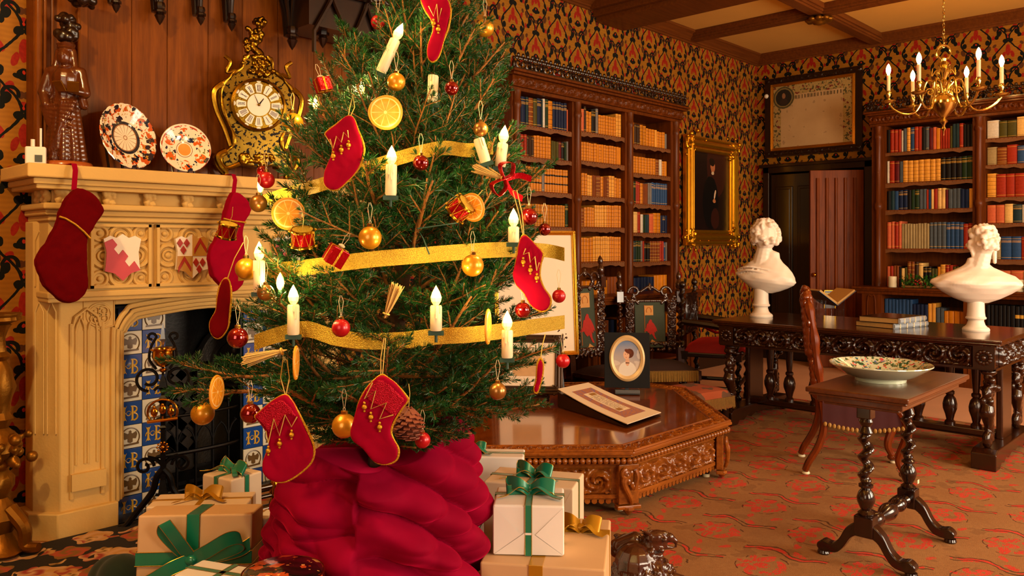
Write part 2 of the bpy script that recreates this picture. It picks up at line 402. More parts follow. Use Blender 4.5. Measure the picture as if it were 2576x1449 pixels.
M_goldedge = plain('gold_edge', '#caa03a', .35, .9, .4, 300)
M_kraft = plain('kraft_paper', '#d0a878', .6, 0, .08, 9, .12, 25)
M_kraft2 = plain('pale_kraft_paper', '#dcc4a4', .55, 0, .08, 9, .12, 25)
M_whitepaper = plain('white_wrapping_paper', '#e8e0d6', .5, 0, .05, 9, .12, 25)
M_wax = plain('ivory_wax', '#dccba4', .45, 0, .05, 9, **{'Subsurface Weight': .15})
def emit(name, col, st, base='#fff0c8'):
    b = B(name); b.p.inputs['Emission Color'].default_value = srgb(col); b.p.inputs['Emission Strength'].default_value = st
    return b.done(base, .3)
M_flame = emit('tree_light_bulb', '#ffbe30', 4)
M_bulb = emit('chandelier_bulb', '#ffb860', 110)
M_clear = plain('clear_bulb', '#ffe9a0', .05, 0, 0, **{'Transmission Weight': .6})
M_acrylic = plain('clear_acrylic', '#e8e6f0', .02, 0, 0, **{'Transmission Weight': .96, 'IOR': 1.49})
def orange():
    b = B('dried_orange_flesh'); x, y, z = b.xyz('Object'); r = (x * x + z * z).sqrt(); th = z.atan2(x)
    R = r / .05; seg = ((th * (5 / PI)).frac() - .5).abs().gt(.455) * R.gt(.1); rind = R.gt(.92); pith = R.gt(.84) * R.lt(.93); core = R.lt(.1)
    c = b.mix(b.noise(60, 3), '#c9700c', '#eea628'); c = b.mix(seg.max(core).max(pith) * .8, c, '#f6cf86'); c = b.mix(rind, c, '#d98a18')
    b.bump(seg + b.noise(90, 2) * .4, .003, .5); return b.done(c, .4, 0, **{'Subsurface Weight': .1})
M_orange = orange()
M_rind = plain('orange_rind', '#d9901e', .5, 0, .15, 30, .2, 80)
M_straw = plain('straw', '#cda55a', .7, 0, .3, 120)
M_cone = plain('pinecone_scales', '#7a3a22', .6, 0, .35, 40, .3, 90)
M_wire = plain('green_wire', '#1d4030', .5)
M_redfoil = plain('red_foil', '#b00818', .2, .7, .3, 40, .5, 90)
M_blue = plain('blue_tile_glaze', '#123e86', .18, 0, .2, 12, .05, 20, **{'Coat Weight': .5})
M_cream = plain('cream_tile_glaze', '#c9c6b4', .18, 0, .12, 12, .05, 20, **{'Coat Weight': .5})
M_tilegold = plain('tile_gold_glaze', '#b8922c', .25, 0, .25, 20)
M_tilebrown = plain('tile_brown_glaze', '#5b4420', .3, 0, .2, 20)  # brown glaze of the eagle emblems
M_brick = plain('firebrick', '#3b3530', .8, 0, .4, 9, .4, 60)
M_cushion = plain('red_cushion_velvet', '#8e0d10', .8, 0, .3, 12, .3, 60, **{'Sheen Weight': .6, 'Sheen Tint': srgb('#ff4040')})
M_fringe = plain('gold_fringe', '#a07630', .7, 0, .35, 120)
M_flag = plain('pinkish_floor_stone', '#cf9870', .6, 0, .12, 4)
M_paper = plain('old_paper', '#e6d3ae', .8, 0, .08, 5)
M_mat = plain('picture_mount', '#ead6bd', .8, 0, .04, 3)
M_black = plain('black_velvet_mount', '#060608', .9, 0, .1)
M_page = plain('page_edges', '#b58a4a', .8, 0, .2, 90)
M_leafgreen = plain('holly_green', '#2c5a1a', .35, 0, .4, 30)
M_berry = plain('holly_berry', '#a00d10', .25)
M_greyst = plain('grey_easel', '#5d6062', .5)
# ------------------------------------------------------------------ room shell
YA, XB, YC, XD, ZC = 4.75, 9.31, -2.9, -2.2, 3.74
YBR = 4.42      # chimney breast face
def slab(name, x0, x1, y0, y1, z0, z1, mat, kind='structure', bevel=0):
    return MB().box(x0, x1, y0, y1, z0, z1).build(name, mat, smooth=0, bevel=bevel, kind=kind)
fl = slab('floor', XD, XB, YC, YA, -.08, 0, M_flag)
ru = slab('carpet', -1.6, 6.98, -2.2, 4.12, .0005, .012, CARPET, kind='thing'); tag(ru, 'large worn brown carpet with red flowers under the desk and side table', 'carpet')
slab('ceiling', XD, XB, YC, YA, ZC, ZC + .1, M_ceil)
slab('wall_left', XD, XB + .1, YA, YA + .1, 0, ZC, WP)
slab('wall_chimney', XD, 1.5, YBR, YA, 0, ZC, WP); slab('wall_chimney', 2.54, 3.55, YBR, YA, 0, ZC, WP); slab('wall_chimney', 1.5, 2.54, YBR, YA, 1.12, ZC, WP)
slab('wall_far', XB, XB + .1, YC, 3.42, 0, ZC, WP)
slab('wall_far', XB, XB + .1, 4.6, YA, 0, ZC, WP)
slab('wall_far', XB, XB + .1, 3.42, 4.6, 2.27, ZC, WP)
slab('wall_back', XD - .1, XD, YC, YA, 0, ZC, WP)
for i, (x0, x1) in enumerate(((XD, 1.15), (2.85, 4.05), (5.75, 6.75), (8.45, XB))):
    slab('wall_right', x0, x1, YC - .1, YC, 0, ZC, WP)
for x in (2.0, 4.9, 7.6):
    slab('wall_right', x - .85, x + .85, YC - .1, YC, 0, .72, WP); slab('wall_right', x - .85, x + .85, YC - .1, YC, 2.78, ZC, WP)
    m = MB()
    for xx in (x - .85, x - .03, x + .79): m.box(xx, xx + .06, YC - .08, YC - .02, .72, 2.78)
    for zz in (.72, 1.7, 2.72): m.box(x - .85, x + .85, YC - .08, YC - .02, zz, zz + .06)
    m.build('window_%d' % {2.0: 1, 4.9: 2, 7.6: 3}[x], M_case, smooth=0, kind='structure')
slab('baseboard_left', 3.55, XB, YA - .025, YA, 0, .30, M_dark); slab('baseboard_left', 3.58, XB, YA - .035, YA, .29, .32, M_dark)
slab('baseboard_far', XB - .025, XB, 1.2, 3.42, 0, .3, M_dark)
# cornice and coffer ribs
def rib(name, x0, x1, y0, y1, z0, mat=M_beam, par=None, step=.03):
    """a moulded ceiling rib: three diminishing steps"""
    m = MB(); dx = x1 - x0; dy = y1 - y0
    if dx > dy:
        for k, (a, b_) in enumerate(((0, .55), (.18, .8), (.34, 1))): m.box(x0, x1, y0 + a * dy * .5, y1 - a * dy * .5, ZC - (ZC - z0) * b_, ZC)
    else:
        for k, (a, b_) in enumerate(((0, .55), (.18, .8), (.34, 1))): m.box(x0 + a * dx * .5, x1 - a * dx * .5, y0, y1, ZC - (ZC - z0) * b_, ZC)
    return m.build(name, mat, par, smooth=0, bevel=.006, kind='structure')
def cornice(name, T, L):
    pr = [(0, 0), (.11, 0), (.11, -.025), (.085, -.035), (.06, -.065), (.03, -.085), (.03, -.10), (.018, -.105), (.018, -.125), (0, -.125)]
    MB().prism(pr, 0, L, T).build(name, M_beam, smooth=30, kind='structure')
cornice('trim_1', Matrix(((0, 0, 1, XD), (-1, 0, 0, YA), (0, 1, 0, ZC), (0, 0, 0, 1))), XB - XD)
cornice('trim_2', Matrix(((-1, 0, 0, XB), (0, 0, -1, YA), (0, 1, 0, ZC), (0, 0, 0, 1))), YA - YC)
rib('ceiling_rib', 5.96, 6.62, YC, YA, 3.52)               # deep main beam
rib('ceiling_rib', 7.68, 7.86, YC, YA, 3.64); rib('ceiling_rib', 4.2, 4.4, YC, YA, 3.64)
rib('ceiling_rib', 6.62, XB, 3.22, 3.40, 3.64); rib('ceiling_rib', 6.62, XB, 1.2, 1.38, 3.64); rib('ceiling_rib', XD, 5.96, 3.2, 3.4, 3.64); rib('ceiling_rib', XD, 5.96, 1.2, 1.4, 3.64)
bo = clay('ceiling_boss', [((math.cos(a) * r, math.sin(a) * r, -.02), .035, (1, 1, .7)) for r in (.05, .1) for a in np.arange(0, 6.2, .7)] + [((0, 0, -.02), .06, (1, 1, .9))], M_giltwood, voxel=.01, it=1)
bo.location = (7.77, 3.31, 3.625); tag(bo, 'gilded carved foliage boss where two ceiling ribs cross', 'ceiling boss')
# ------------------------------------------------------------------ door wall
dz = 2.27
m = MB().box(XB - .03, XB + .1, 3.34, 3.44, 0, dz + .09).box(XB - .03, XB + .1, 4.58, 4.66, 0, dz + .09).box(XB - .03, XB + .1, 3.34, 4.66, dz, dz + .09)
m.box(XB - .06, XB, 3.30, 4.70, dz + .07, dz + .11)
m.build('trim_3', M_dark, smooth=0, bevel=.008, kind='structure')
slab('wall_passage', XB + .9, XB + 1.0, 3.0, 5.0, 0, 2.6, M_dark); slab('wall_passage', XB + .1, XB + 1, 4.75, 4.85, 0, 2.6, M_dark); slab('wall_passage', XB + .1, XB + 1, 3.1, 3.2, 0, 2.6, M_dark)
slab('ceiling_passage', XB + .1, XB + 1, 3.1, 4.85, 2.5, 2.6, M_dark); slab('floor_passage', XB, XB + 1, 3.1, 4.85, -.08, 0, M_flag)
def door(name, loc, rz, wd, ht, mat, panels, label=None):
    t = bpy.data.objects.new(name, None); C.objects.link(t); t.location = loc; t.rotation_euler = (0, 0, rz); t['kind'] = 'structure'
    MB().box(0, wd, -.02, .02, 0, ht).build('leaf', mat, t, smooth=0, bevel=.004)
    for (a, c, e, g) in panels:
        m = MB().box(a, c, -.035, .035, e, g); m.box(a + .03, c - .03, -.042, .042, e + .03, g - .03); m.build('panel', mat, t, smooth=0, bevel=.01)
    return t
d1 = door('door_1', (XB + .03, 4.57, .005), -PI / 2 - .0, .62, 2.25, M_dark, [(.06, .28, .2, 2.1), (.34, .56, .2, 2.1)])
# the open leaf: a thick edge and moulded panel facing the room
M_door = wood('door_mahogany', '#401803', '#a04c0a', .42, 2, 10, .03, .03)
t = bpy.data.objects.new('door_2', None); C.objects.link(t); t['kind'] = 'structure'; t.location = (XB + .0, 3.46, .005); t.rotation_euler = (0, 0, PI / 2 + .62)
MB().box(0, .58, -.03, .03, 0, 2.24).build('leaf', M_door, t, smooth=0, bevel=.004)
m = MB()
for a in (.10, .20, .30, .40, .50): m.tube([(a, .035, .15), (a, .035, 2.15)], .018, 10)
for a in (.10, .20, .30, .40, .50): m.tube([(a, -.035, .15), (a, -.035, 2.15)], .018, 10)
m.build('moulding', M_door, t)
MB().sph((.54, .06, 1.05), .025).cyl((.54, .03, 1.05), (.54, .06, 1.05), .008).build('door_handle', M_brass, t)
# ------------------------------------------------------------------ stone fireplace
fp = thing('fireplace', 'carved honey stone gothic fireplace with two painted shields and a tiled opening', 'fireplace', (1.95, 4.42, 0))
OX, OY = 1.95, 4.42
FT = tr(-OX, -OY, 0)
def fbuild(m, name, mat=M_stone, **k):
    m.v = [(a - OX, b - OY, c) for a, b, c in m.v]; return m.build(name, mat, fp, **k)
XL, XR = 1.06, 2.95
m = MB().box(XL, XR, 3.985, OY, 1.70, 1.762)
m.box(XL + .03, XR - .03, 4.01, OY, 1.672, 1.70).box(XL + .045, XR - .045, 4.025, OY, 1.652, 1.674)
fbuild(m, 'mantel_shelf', bevel=.007, smooth=0)
m = MB().box(XL + .13, XR - .13, 4.10, OY, 1.59, 1.655)
m.box(XL + .085, XR - .085, 4.06, OY, 1.562, 1.592).box(XL + .10, XR - .10, 4.085, OY, 1.535, 1.563).box(XL + .115, XR - .115, 4.10, OY, 1.508, 1.536)
fbuild(m, 'frieze', bevel=.009, seg=3, smooth=0)
ros = None; rnd = random.Random(4)
for px in (155, 274, 376, 471, 558, 640, 715):
    p = onY(px, 500, 4.085)
    if ros is None:
        ros = clay('rosette', [((rnd.uniform(-.024, .024), -.008 + rnd.uniform(-.004, .008), rnd.uniform(-.026, .026)), rnd.uniform(.008, .014)) for _ in range(34)] + [((0, .006, 0), .03, (1, .5, 1))], M_stone, fp, .004, 1)
        o = ros
    else: o = ros.copy(); C.objects.link(o)
    o.location = (p.x - OX, p.y - OY, 1.622)
for k, yy in enumerate((4.13, 4.22)):
    o = ros.copy(); C.objects.link(o); o.location = (XL + .115 - OX, yy - OY, 1.622); o.rotation_euler = (0, 0, -PI / 2)
# body: jamb blocks and lintel
JL0, JL1, JR0, JR1 = 1.165, 1.50, 2.52, 2.80
for a, b_ in ((JL0, JL1), (JR0, JR1)):
    m = MB(); c = .085
    poly = [(a, OY), (a, 4.19 + c * 1.25), (a + c, 4.19), (b_, 4.19), (b_, OY)]
    m.prism(poly, .12, 1.51)
    pl = [(a - .03, OY), (a - .03, 4.16 + c * 1.25), (a + c - .02, 4.155), (b_ + .005, 4.155), (b_ + .005, OY)]
    m.prism(pl, 0, .13)
    fbuild(m, 'jamb', bevel=.006)
    m = MB(); L = 1 if a < 2 else -1; e = a if a < 2 else b_
    # slender blind lancets down the face
    for lx0, lx1, z0, z1 in ((.155, .195, .34, .98), (.210, .25, .34, .98)):
        x0, x1 = sorted((e + L * lx0, e + L * lx1)); xm = (x0 + x1) / 2
        m.tube([(x0, 4.19, z0), (x0, 4.19, z1), (x0 + .004, 4.185, z1 + .03), (xm, 4.185, z1 + .07), (x1 - .004, 4.185, z1 + .03), (x1, 4.19, z1), (x1, 4.19, z0)], .0065, 6)
    for xx in (.135, .275): m.tube([(e + L * xx, 4.19, .18), (e + L * xx, 4.19, 1.02)], .011, 8)
    m.tube([(e + L * .14, 4.188, 1.0), (e + L * .15, 4.18, 1.05), (e + L * .20, 4.18, 1.09), (e + L * .25, 4.18, 1.05), (e + L * .265, 4.188, 1.0)], .008, 6)
    m.prism([(e + L * .13, 4.19), (e + L * .285, 4.19), (e + L * .285, 4.165), (e + L * .13, 4.165)][::L], .22, .30)
    # outer slanting face: paired lancets
    for z0, z1 in ((1.20, 1.42), (.5, 1.08)):
        for q in (.25, .7):
            w_ = .16; pts = []
            for t, z in ((q - w_, z0), (q - w_, z1), (q, z1 + .045), (q + w_, z1), (q + w_, z0)):
                pts.append((e + L * c * t - L * .002, 4.19 + c * 1.25 * (1 - t) - .003, z))
            m.tube(pts, .004, 6)
    fbuild(m, 'blind_tracery')
m = MB().box(JL0 + .02, JR1 - .02, 4.135, OY, 1.13, 1.51); m.box(JL1, JR0, 4.20, OY, 1.10, 1.14)
m.box(JL0 + .01, JR1 - .01, 4.11, OY, 1.148, 1.178).box(JL0 + .015, JR1 - .015, 4.123, OY, 1.128, 1.15)
fbuild(m, 'lintel', bevel=.006, smooth=0)
# arch mouldings
def archline(o, y):
    a, b_ = JL1 + o, JR0 - o
    pts = [(a, y, .12), (a, y, .9 - o * .3), (a + .015, y, .985 - o * .5), (a + .06, y, 1.055 - o * .8), (a + .13, y, 1.085 - o)]
    mid = ((a + b_) / 2, y, 1.115 - o)
    r_ = [(a + b_ - p[0], p[1], p[2]) for p in pts[::-1]]
    return curvepts(pts + [mid] + r_, 5)
m = MB()
for o_, y, r in ((-.012, 4.188, .013), (.012, 4.2, .012), (.033, 4.225, .014), (.052, 4.25, .012)): m.tube(archline(o_, y), r, 8)
fbuild(m, 'arch_moulding', M_stone)
# spandrel quatrefoils
for cx_ in (JL1 - .075, JR0 + .075):
    m = MB()
    for k in range(4):
        a = k * PI / 2 + PI / 4; q = V(cx_ + .026 * math.cos(a), 4.186, 1.055 + .026 * math.sin(a))
        m.tube(spiral(q, .022, .022, 0, 1, 14), .005, 6); m.sph(q, .009, (1, .6, 1), 8, 6)
    m.tube(spiral((cx_, 4.19, 1.055), .056, .056, 0, 1, 24), .006, 6)
    m.tube([(cx_ - .07, 4.19, .985), (cx_ - .07, 4.19, 1.125), (cx_ + .07, 4.19, 1.125), (cx_ + .07, 4.19, 1.0), (cx_ - .0, 4.19, .98)], .005, 6)
    fbuild(m, 'spandrel')
# three cusped panels with shields
pans = [(onY(226, 640, 4.13).x, onY(378, 640, 4.13).x), (onY(392, 640, 4.13).x, onY(560, 640, 4.13).x), (onY(574, 640, 4.13).x, JR1 - .05)]
M_shw = plain('shield_white_paint', '#efe3cf', .6, 0, .05); M_shr = plain('shield_rose_paint', '#c4404c', .6, 0, .15)
M_shred = plain('shield_red_paint', '#a8281a', .6, 0, .15); M_shgold = plain('shield_gold_paint', '#c08c34', .5, 0, .2)
Z0, Z1 = 1.188, 1.50
for k, (a, b_) in enumerate(pans):
    cx_, cz = (a + b_) / 2, (Z0 + Z1) / 2; y = 4.135; hw, hh = (b_ - a) / 2, (Z1 - Z0) / 2
    m = MB()
    for (x0, x1, z0, z1) in ((a, b_, Z1 - .014, Z1), (a, b_, Z0, Z0 + .014), (a, a + .014, Z0, Z1), (b_ - .014, b_, Z0, Z1)): m.box(x0, x1, y - .022, y + .01, z0, z1)
    for sx in (-1, 1):
        for sz in (-1, 1):
            q = V(cx_ + sx * (hw - .045), y - .004, cz + sz * (hh - .046)); r = .034
            pts = [q + V(sx * r * 1.25, 0, sz * r * 1.25)] + [q + V(sx * r * math.cos(t), 0, sz * r * math.sin(t)) for t in np.linspace(1.2, 2 * PI - 1.2 + 1.55 - .0, 12)]
            m.tube(curvepts(pts, 2, True), .009, 6, True); m.sph(q, .013, (1, .7, 1), 8, 6)
    R = .052
    for dx, dz in ((0, 1), (0, -1), (1, 0), (-1, 0)):
        q = V(cx_ + dx * (hw - .062), y - .004, cz + dz * (hh - .062))
        aa = math.atan2(dz, dx); m.tube([q + V(R * math.cos(aa + t), 0, R * math.sin(aa + t)) for t in np.linspace(-2.1, 2.1, 16)], .012, 6)
        m.tube([q + V(R * .5 * math.cos(aa + t), 0, R * .5 * math.sin(aa + t)) for t in np.linspace(-2.4, 2.4, 12)], .006, 6); m.sph(q + V(0, .003, 0), .016, (1, .7, 1), 8, 6)
    fbuild(m, 'quatrefoil_panel')
    if k > 2: continue
    S_ = .088; Hs = .112
    out = [(-1, .78), (-.66, .92), (-.33, .82), (0, 1), (.33, .82), (.66, .92), (1, .78), (.86, .2), (.9, -.3), (.95, -.62), (.45, -.72), (0, -1.05), (-.45, -.72), (-.95, -.62), (-.9, -.3), (-.86, .2)]
    TT = Matrix(((1, 0, 0, cx_ - OX), (0, 0, 1, y - .03 - OY), (0, 1, 0, cz - .004), (0, 0, 0, 1)))
    def plate(poly, h0, h1, mat, nm, par): return recalc(MB().prism([(px_ * S_, pz * Hs) for px_, pz in poly], h0, h1, TT).build(nm, mat, par, smooth=0))
    sh = plate(out, 0, .02, M_shw if k != 1 else M_shw, 'shield', fp)
    if k == 0 or k == 2:
        plate([(-.98, .62), (-.55, .78), (-.30, .52), (-.48, .34), (-.22, .08), (0, .3), (.28, .02), (.10, -.2), (.34, -.45), (.62, -.2), (.95, -.6), (.45, -.72), (0, -1.05), (-.45, -.72), (-.95, -.62), (-.9, -.3), (-.86, .2)], -.004, .001, M_shr, 'charge', sh)
    else:
        plate([(0, 1), (.33, .82), (.66, .92), (1, .78), (.86, .2), (.86, 0), (0, 0)], -.003, .001, M_shgold, 'quarter', sh)
        plate([(0, 0), (0, -1.05), (-.45, -.72), (-.95, -.62), (-.9, -.3), (-.88, 0)], -.003, .001, M_shgold, 'quarter', sh)
        for ox, oz in ((0, 0), (-.95, -.85)): plate([(ox + .1, oz + .1), (ox + .45, oz + .62), (ox + .85, oz + .12), (ox + .85, oz + .34), (ox + .45, oz + .85), (ox + .1, oz + .34)], -.006, .001, M_shred, 'charge', sh)
        for ox, oz in ((-.75, .6), (-.35, .6), (-.55, .28), (.2, -.3), (.6, -.3), (.4, -.62)): plate([(ox - .17, oz), (ox, oz + .2), (ox + .17, oz), (ox, oz - .2)], -.006, .001, M_shred, 'charge', sh)
# firebox
m = MB().box(1.50, 1.52, 4.42, 4.74, 0, 1.12).box(2.52, 2.54, 4.42, 4.74, 0, 1.12).box(1.5, 2.54, 4.72, 4.74, 0, 1.12).box(1.5, 2.54, 4.3, 4.74, 1.085, 1.12).box(1.5, 2.54, 4.16, 4.74, 0, .02)
fbuild(m, 'firebox', M_iron, smooth=0)
m = MB().box(1.50, 1.80, 4.300, 4.34, 0, 1.1).box(2.22, 2.52, 4.30, 4.34, 0, 1.1)
fbuild(m, 'tile_backing', M_iron, smooth=0)
T_ = .121
tb = MB().box(-T_ / 2 + .0015, T_ / 2 - .0015, -.010, 0, -T_ / 2 + .0015, T_ / 2 - .0015)
def flatp(m, poly, y0=-.0125, y1=-.0095):
    m.prism(poly, y0, y1, Matrix(((1, 0, 0, 0), (0, 0, 1, 0), (0, 1, 0, 0), (0, 0, 0, 1))))
def ser(x): return [(x - .013, .04), (x - .006, .032), (x, .036), (x + .006, .032), (x + .013, .04), (x + .005, .02), (x + .005, -.02), (x + .013, -.04), (x + .006, -.032), (x, -.036), (x - .006, -.032), (x - .013, -.04), (x - .005, -.02), (x - .005, .02)]
mono = MB(); flatp(mono, ser(-.030)); flatp(mono, [(.002, .038), (.016, .038), (.016, -.038), (.002, -.038), (.007, -.03), (.007, .03)])
for cz, r in ((.019, .0155), (-.019, .0185)): mono.tube([(.016 + r * math.cos(t) * 1.1, -.011, cz + r * math.sin(t)) for t in np.linspace(-PI / 2, PI / 2, 9)], .0042, 5)
mono.tube([(-.05 + .012 * math.cos(t) * 1.0 + t * .006, -.012, .010 * math.sin(t * 2)) for t in np.linspace(0, 6.28, 24)], .0014, 5)
mono.tube(spiral((-.008, -.012, 0), .012, .012, 0, 1, 14), .0014, 5)
mono_o = mono.build('monogram', M_tilegold, None); bird = MB()
bird.tube([(.046 * math.cos(t), -.011, .048 * math.sin(t) - .002) for t in np.linspace(-.75, PI + .75, 24)], .0032, 5)
flatp(bird, [(0, .034), (.007, .028), (.005, .020), (.012, .016), (.03, .026), (.035, .01), (.028, -.012), (.012, -.008), (.012, -.026), (0, -.032), (-.012, -.026), (-.012, -.008), (-.028, -.012), (-.035, .01), (-.03, .026), (-.012, .016), (-.005, .020), (-.007, .028)])
flatp(bird, [(-.042, -.046), (.042, -.042), (.044, -.032), (-.04, -.036)])
bird_o = bird.build('eagle_emblem', M_tilebrown, None)
tile_b = tb.build('tile', M_blue, None, smooth=0, bevel=.0015); tile_c = tile_b.copy(); tile_c.data = tile_b.data.copy(); tile_c.data.materials[0] = M_cream; C.objects.link(tile_c)
used = set()
for x0 in (1.548 + T_ / 2, 2.232 + T_ / 2):
    for cidx in range(2):
        for r in range(9):
            blue = (r + cidx) % 2 == 0; src = tile_b if blue else tile_c
            o = src.copy() if src in used else src; em = mono_o if blue else bird_o; e = em.copy() if em in used else em
            for q in (o, e):
                if q.name not in C.objects: C.objects.link(q)
            used |= {src, em}
            o.parent = fp; o.location = (x0 + cidx * T_ - OX, 4.298 - OY, 1.075 - T_ / 2 - r * T_); e.parent = o; e.location = (0, 0, 0)
            if not blue and (r % 4 == 1): e.data = e.data if e.data.name.startswith('gold') else e.data
for r in range(2): pass
bk = MB().box(-.10, .10, -.012, .01, -.03, .03).build('brick', M_brick, None, smooth=0, bevel=.004)
n = 0
for i in range(-2, 6):
    for j in range(0, 9):
        for q in (0, 1):
            bx = i * .148 + (j % 2) * .074 + (0 if q == 0 else .074); bz = j * .148 * .5 + .05 + (0 if q == 0 else .05)
            bx += 1.6
            if not (1.60 < bx < 2.32 and .05 < bz < 1.0) or n > 70: continue
            o = bk if n == 0 else bk.copy()
            if n: C.objects.link(o)
            n += 1; o.parent = fp; o.location = (bx - OX, 4.712 - OY + (n % 3) * .001, bz); o.rotation_euler = (0, PI / 4 * (1 if q == 0 else -1), 0)
fb = onY(590, 900, 4.66)
m = MB()
ax = Matrix(((1, 0, 0, fb.x), (0, 0, -1, fb.y), (0, 1, 0, fb.z - .02), (0, 0, 0, 1)))
m.lathe([(0, .01), (.13, .012), (.14, .03), (.155, .03), (.165, .012), (.205, .012), (.215, .03), (.235, .03), (.24, 0), (.24, -.02)], 48, ax)
m.box(fb.x - .24, fb.x + .24, fb.y - .012, fb.y + .02, .1, fb.z)
for s_ in (-1, 1):
    m.tube([p + V(fb.x + s_ * .05, fb.y - .022, fb.z) for p in spiral((0, 0, 0), .05, .012, 0, 1.3, 20, 'xz', s_)], .009, 6)
    m.sph((fb.x + s_ * .06, fb.y - .018, fb.z - .09), .03, (1, .5, 1.4))
m.sph((fb.x, fb.y - .02, fb.z + .05), .03, (1, .5, 1)); m.sph((fb.x, fb.y - .02, fb.z - .05), .045, (.8, .4, 1.3))
fb_o = m.build('fireback', M_fireback, None, smooth=40, origin=True); tag(fb_o, 'round-topped grey cast iron fireback behind the grate', 'fireback')
# basket grate
gr = thing('fire_grate', 'black iron fire grate with gothic tracery bars inside the stone fireplace', 'grate', (1.95, 4.33, .02))
m = MB()
for z, r in ((.26, .012), (.46, .008), (.06, .01)): m.tube(curvepts([(-.33, .02, z), (-.15, -.05, z), (.15, -.05, z), (.33, .02, z)], 6), r, 8)
m.build('rail', M_iron, gr)
for k in range(7):
    x = -.3 + k * .1; y = -.05 + .07 * (abs(x) / .33) ** 2; m = MB()
    m.tube([(x, y, .05), (x, y, .26), (x, y, .5)], lambda t: .008 if t < .6 else .006, 6)
    m.tube(curvepts([(x, y, .30), (x + .02, y, .36), (x + .048, y, .39)], 4), .005, 6); m.tube(curvepts([(x, y, .30), (x - .02, y, .36), (x - .048, y, .39)], 4), .005, 6)
    m.sph((x, y, .51), .012); m.build('bar', M_iron, gr)
m = MB()
for x in (-.33, .33): m.box(x - .012, x + .012, -.02, .2, 0, .5)
m.box(-.33, .33, .0, .2, .07, .09); m.build('basket', M_iron, gr, smooth=0)
# andirons
def andiron(loc, label):
    t = thing('andiron', label, 'andiron', loc, VIEW * .6, 'andirons in the fireplace opening'); s_ = 1
    m = MB()
    m.lathe([(.028, 0), (.03, .03), (.018, .1), (.014, .35), (.022, .36), (.014, .37), (.02, .48), (.03, .5), (.012, .52), (.013, .55), (.028, .56), (.02, .59), (.008, .62), (.008, .68)], 4, tr(0, 0, .13) @ rotz(PI / 4))
    m.box(-.012, .012, 0, .18, .16, .19)
    m.build('shaft', M_iron, t, smooth=0)
    for s2 in (-1, 1):
        m = MB().tube(curvepts([(0, 0, .28), (s2 * .03, 0, .24), (s2 * .05, 0, .17), (s2 * .12, -.01, .08), (s2 * .17, -.02, .02), (s2 * .2, -.02, .0145)], 6), lambda q: .017 - .003 * q, 8)
        m.tube(spiral((s2 * .085, 0, .30), .045, .012, PI if s2 > 0 else 0, 1.2, 22, 'xz', -s2), .008, 6)
        m.tube(curvepts([(0, 0, .30), (s2 * .03, 0, .33), (s2 * .07, 0, .345)], 5), .01, 6); m.build('foot', M_iron, t)
        m = MB().tube(spiral((s2 * .065, -.005, .735), .062, .028, -PI / 2, 1.1, 26, 'xz', s2), .0075, 6)
        m.tube(curvepts([(0, 0, .66), (s2 * .02, 0, .69), (s2 * .04, 0, .675)], 5), .007, 6)
        m.tube(curvepts([(s2 * .03, 0, .78), (s2 * .062, 0, .83), (s2 * .055, 0, .89), (s2 * .035, 0, .93)], 6) + [p for p in spiral((s2 * .052, 0, .94), .022, .01, PI if s2 > 0 else 0, .8, 12, 'xz', -s2)], .0065, 6)
        m.build('scroll', M_iron, t)
    m = MB().lathe([(.014, 0), (.03, .01), (.052, .05), (.05, .08), (.06, .085), (.06, .095), (.042, .09), (.03, .03), (0, .02)], 20, tr(0, 0, .79)); m.lathe([(.012, 0), (.02, .01), (.012, .02)], 12, tr(0, 0, .765)); m.build('cup', M_brass, t)
    m = MB()
    m.tube([(.068 * math.cos(a), -.022, .57 + .062 * math.sin(a)) for a in np.linspace(-.7, PI + .7, 26)], .0055, 8)
    m.tube([(-.07, -.022, .525), (.07, -.026, .535)], .009, 8)
    for s2 in (-1, 0, 1):
        m.sph((s2 * .038, -.022, .57 + .012 * (s2 == 0)), .017, (1, .5, 1.35)); m.sph((s2 * .038, -.026, .597 + .01 * (s2 == 0)), .008); m.tube([(s2 * .038, -.022, .55), (s2 * .038, -.022, .53)], .004)
    m.build('medallion', M_brass, t)
    m = MB().sph((0, -.022, .395), .01)
    for k in range(10): a = k * PI / 5; m.sph((.024 * math.cos(a), -.02, .395 + .024 * math.sin(a)), .006)
    m.tube(spiral((0, -.02, .395), .014, .014, 0, 1, 14), .003, 6); m.build('rosette', M_brass, t)
    m = MB().lathe([(.002, 0), (.016, .045), (.010, .09), (.001, .125)], 4, tr(0, 0, .885) @ rotz(PI / 4)); m.build('spear_tip', plain('steel_tip', '#8a9098', .25, .9), t, smooth=0)
    return t
q = P(410, 1200, 4.0)
andiron((q.x, q.y, .0), 'black iron andiron with brass cup and medallion left of the grate')
# fender
q = P(680, 1260, 3.95)
fe = thing('fender', 'polished steel and brass fireplace fender rail behind the small wrapped present', 'fender', (1.85, 3.62, 0))
m = MB()
for z, r in ((.205, .016), (.16, .011), (.10, .02), (.06, .014)): m.cyl((-.22, 0, z), (.75, 0, z), r, n=14)
m.build('rail', plain('steel_rail', '#5a5450', .18, 1, .1), fe)
for x in (-.21, .2, .74):
    MB().lathe([(.035, 0), (.03, .02), (.018, .04), (.022, .08), (.03, .1), (.018, .13), (.026, .16), (.026, .2), (.018, .22), (.022, .235), (.01, .25), (0, .262)], 14, tr(x, 0, .012)).build('post', M_brass, fe)
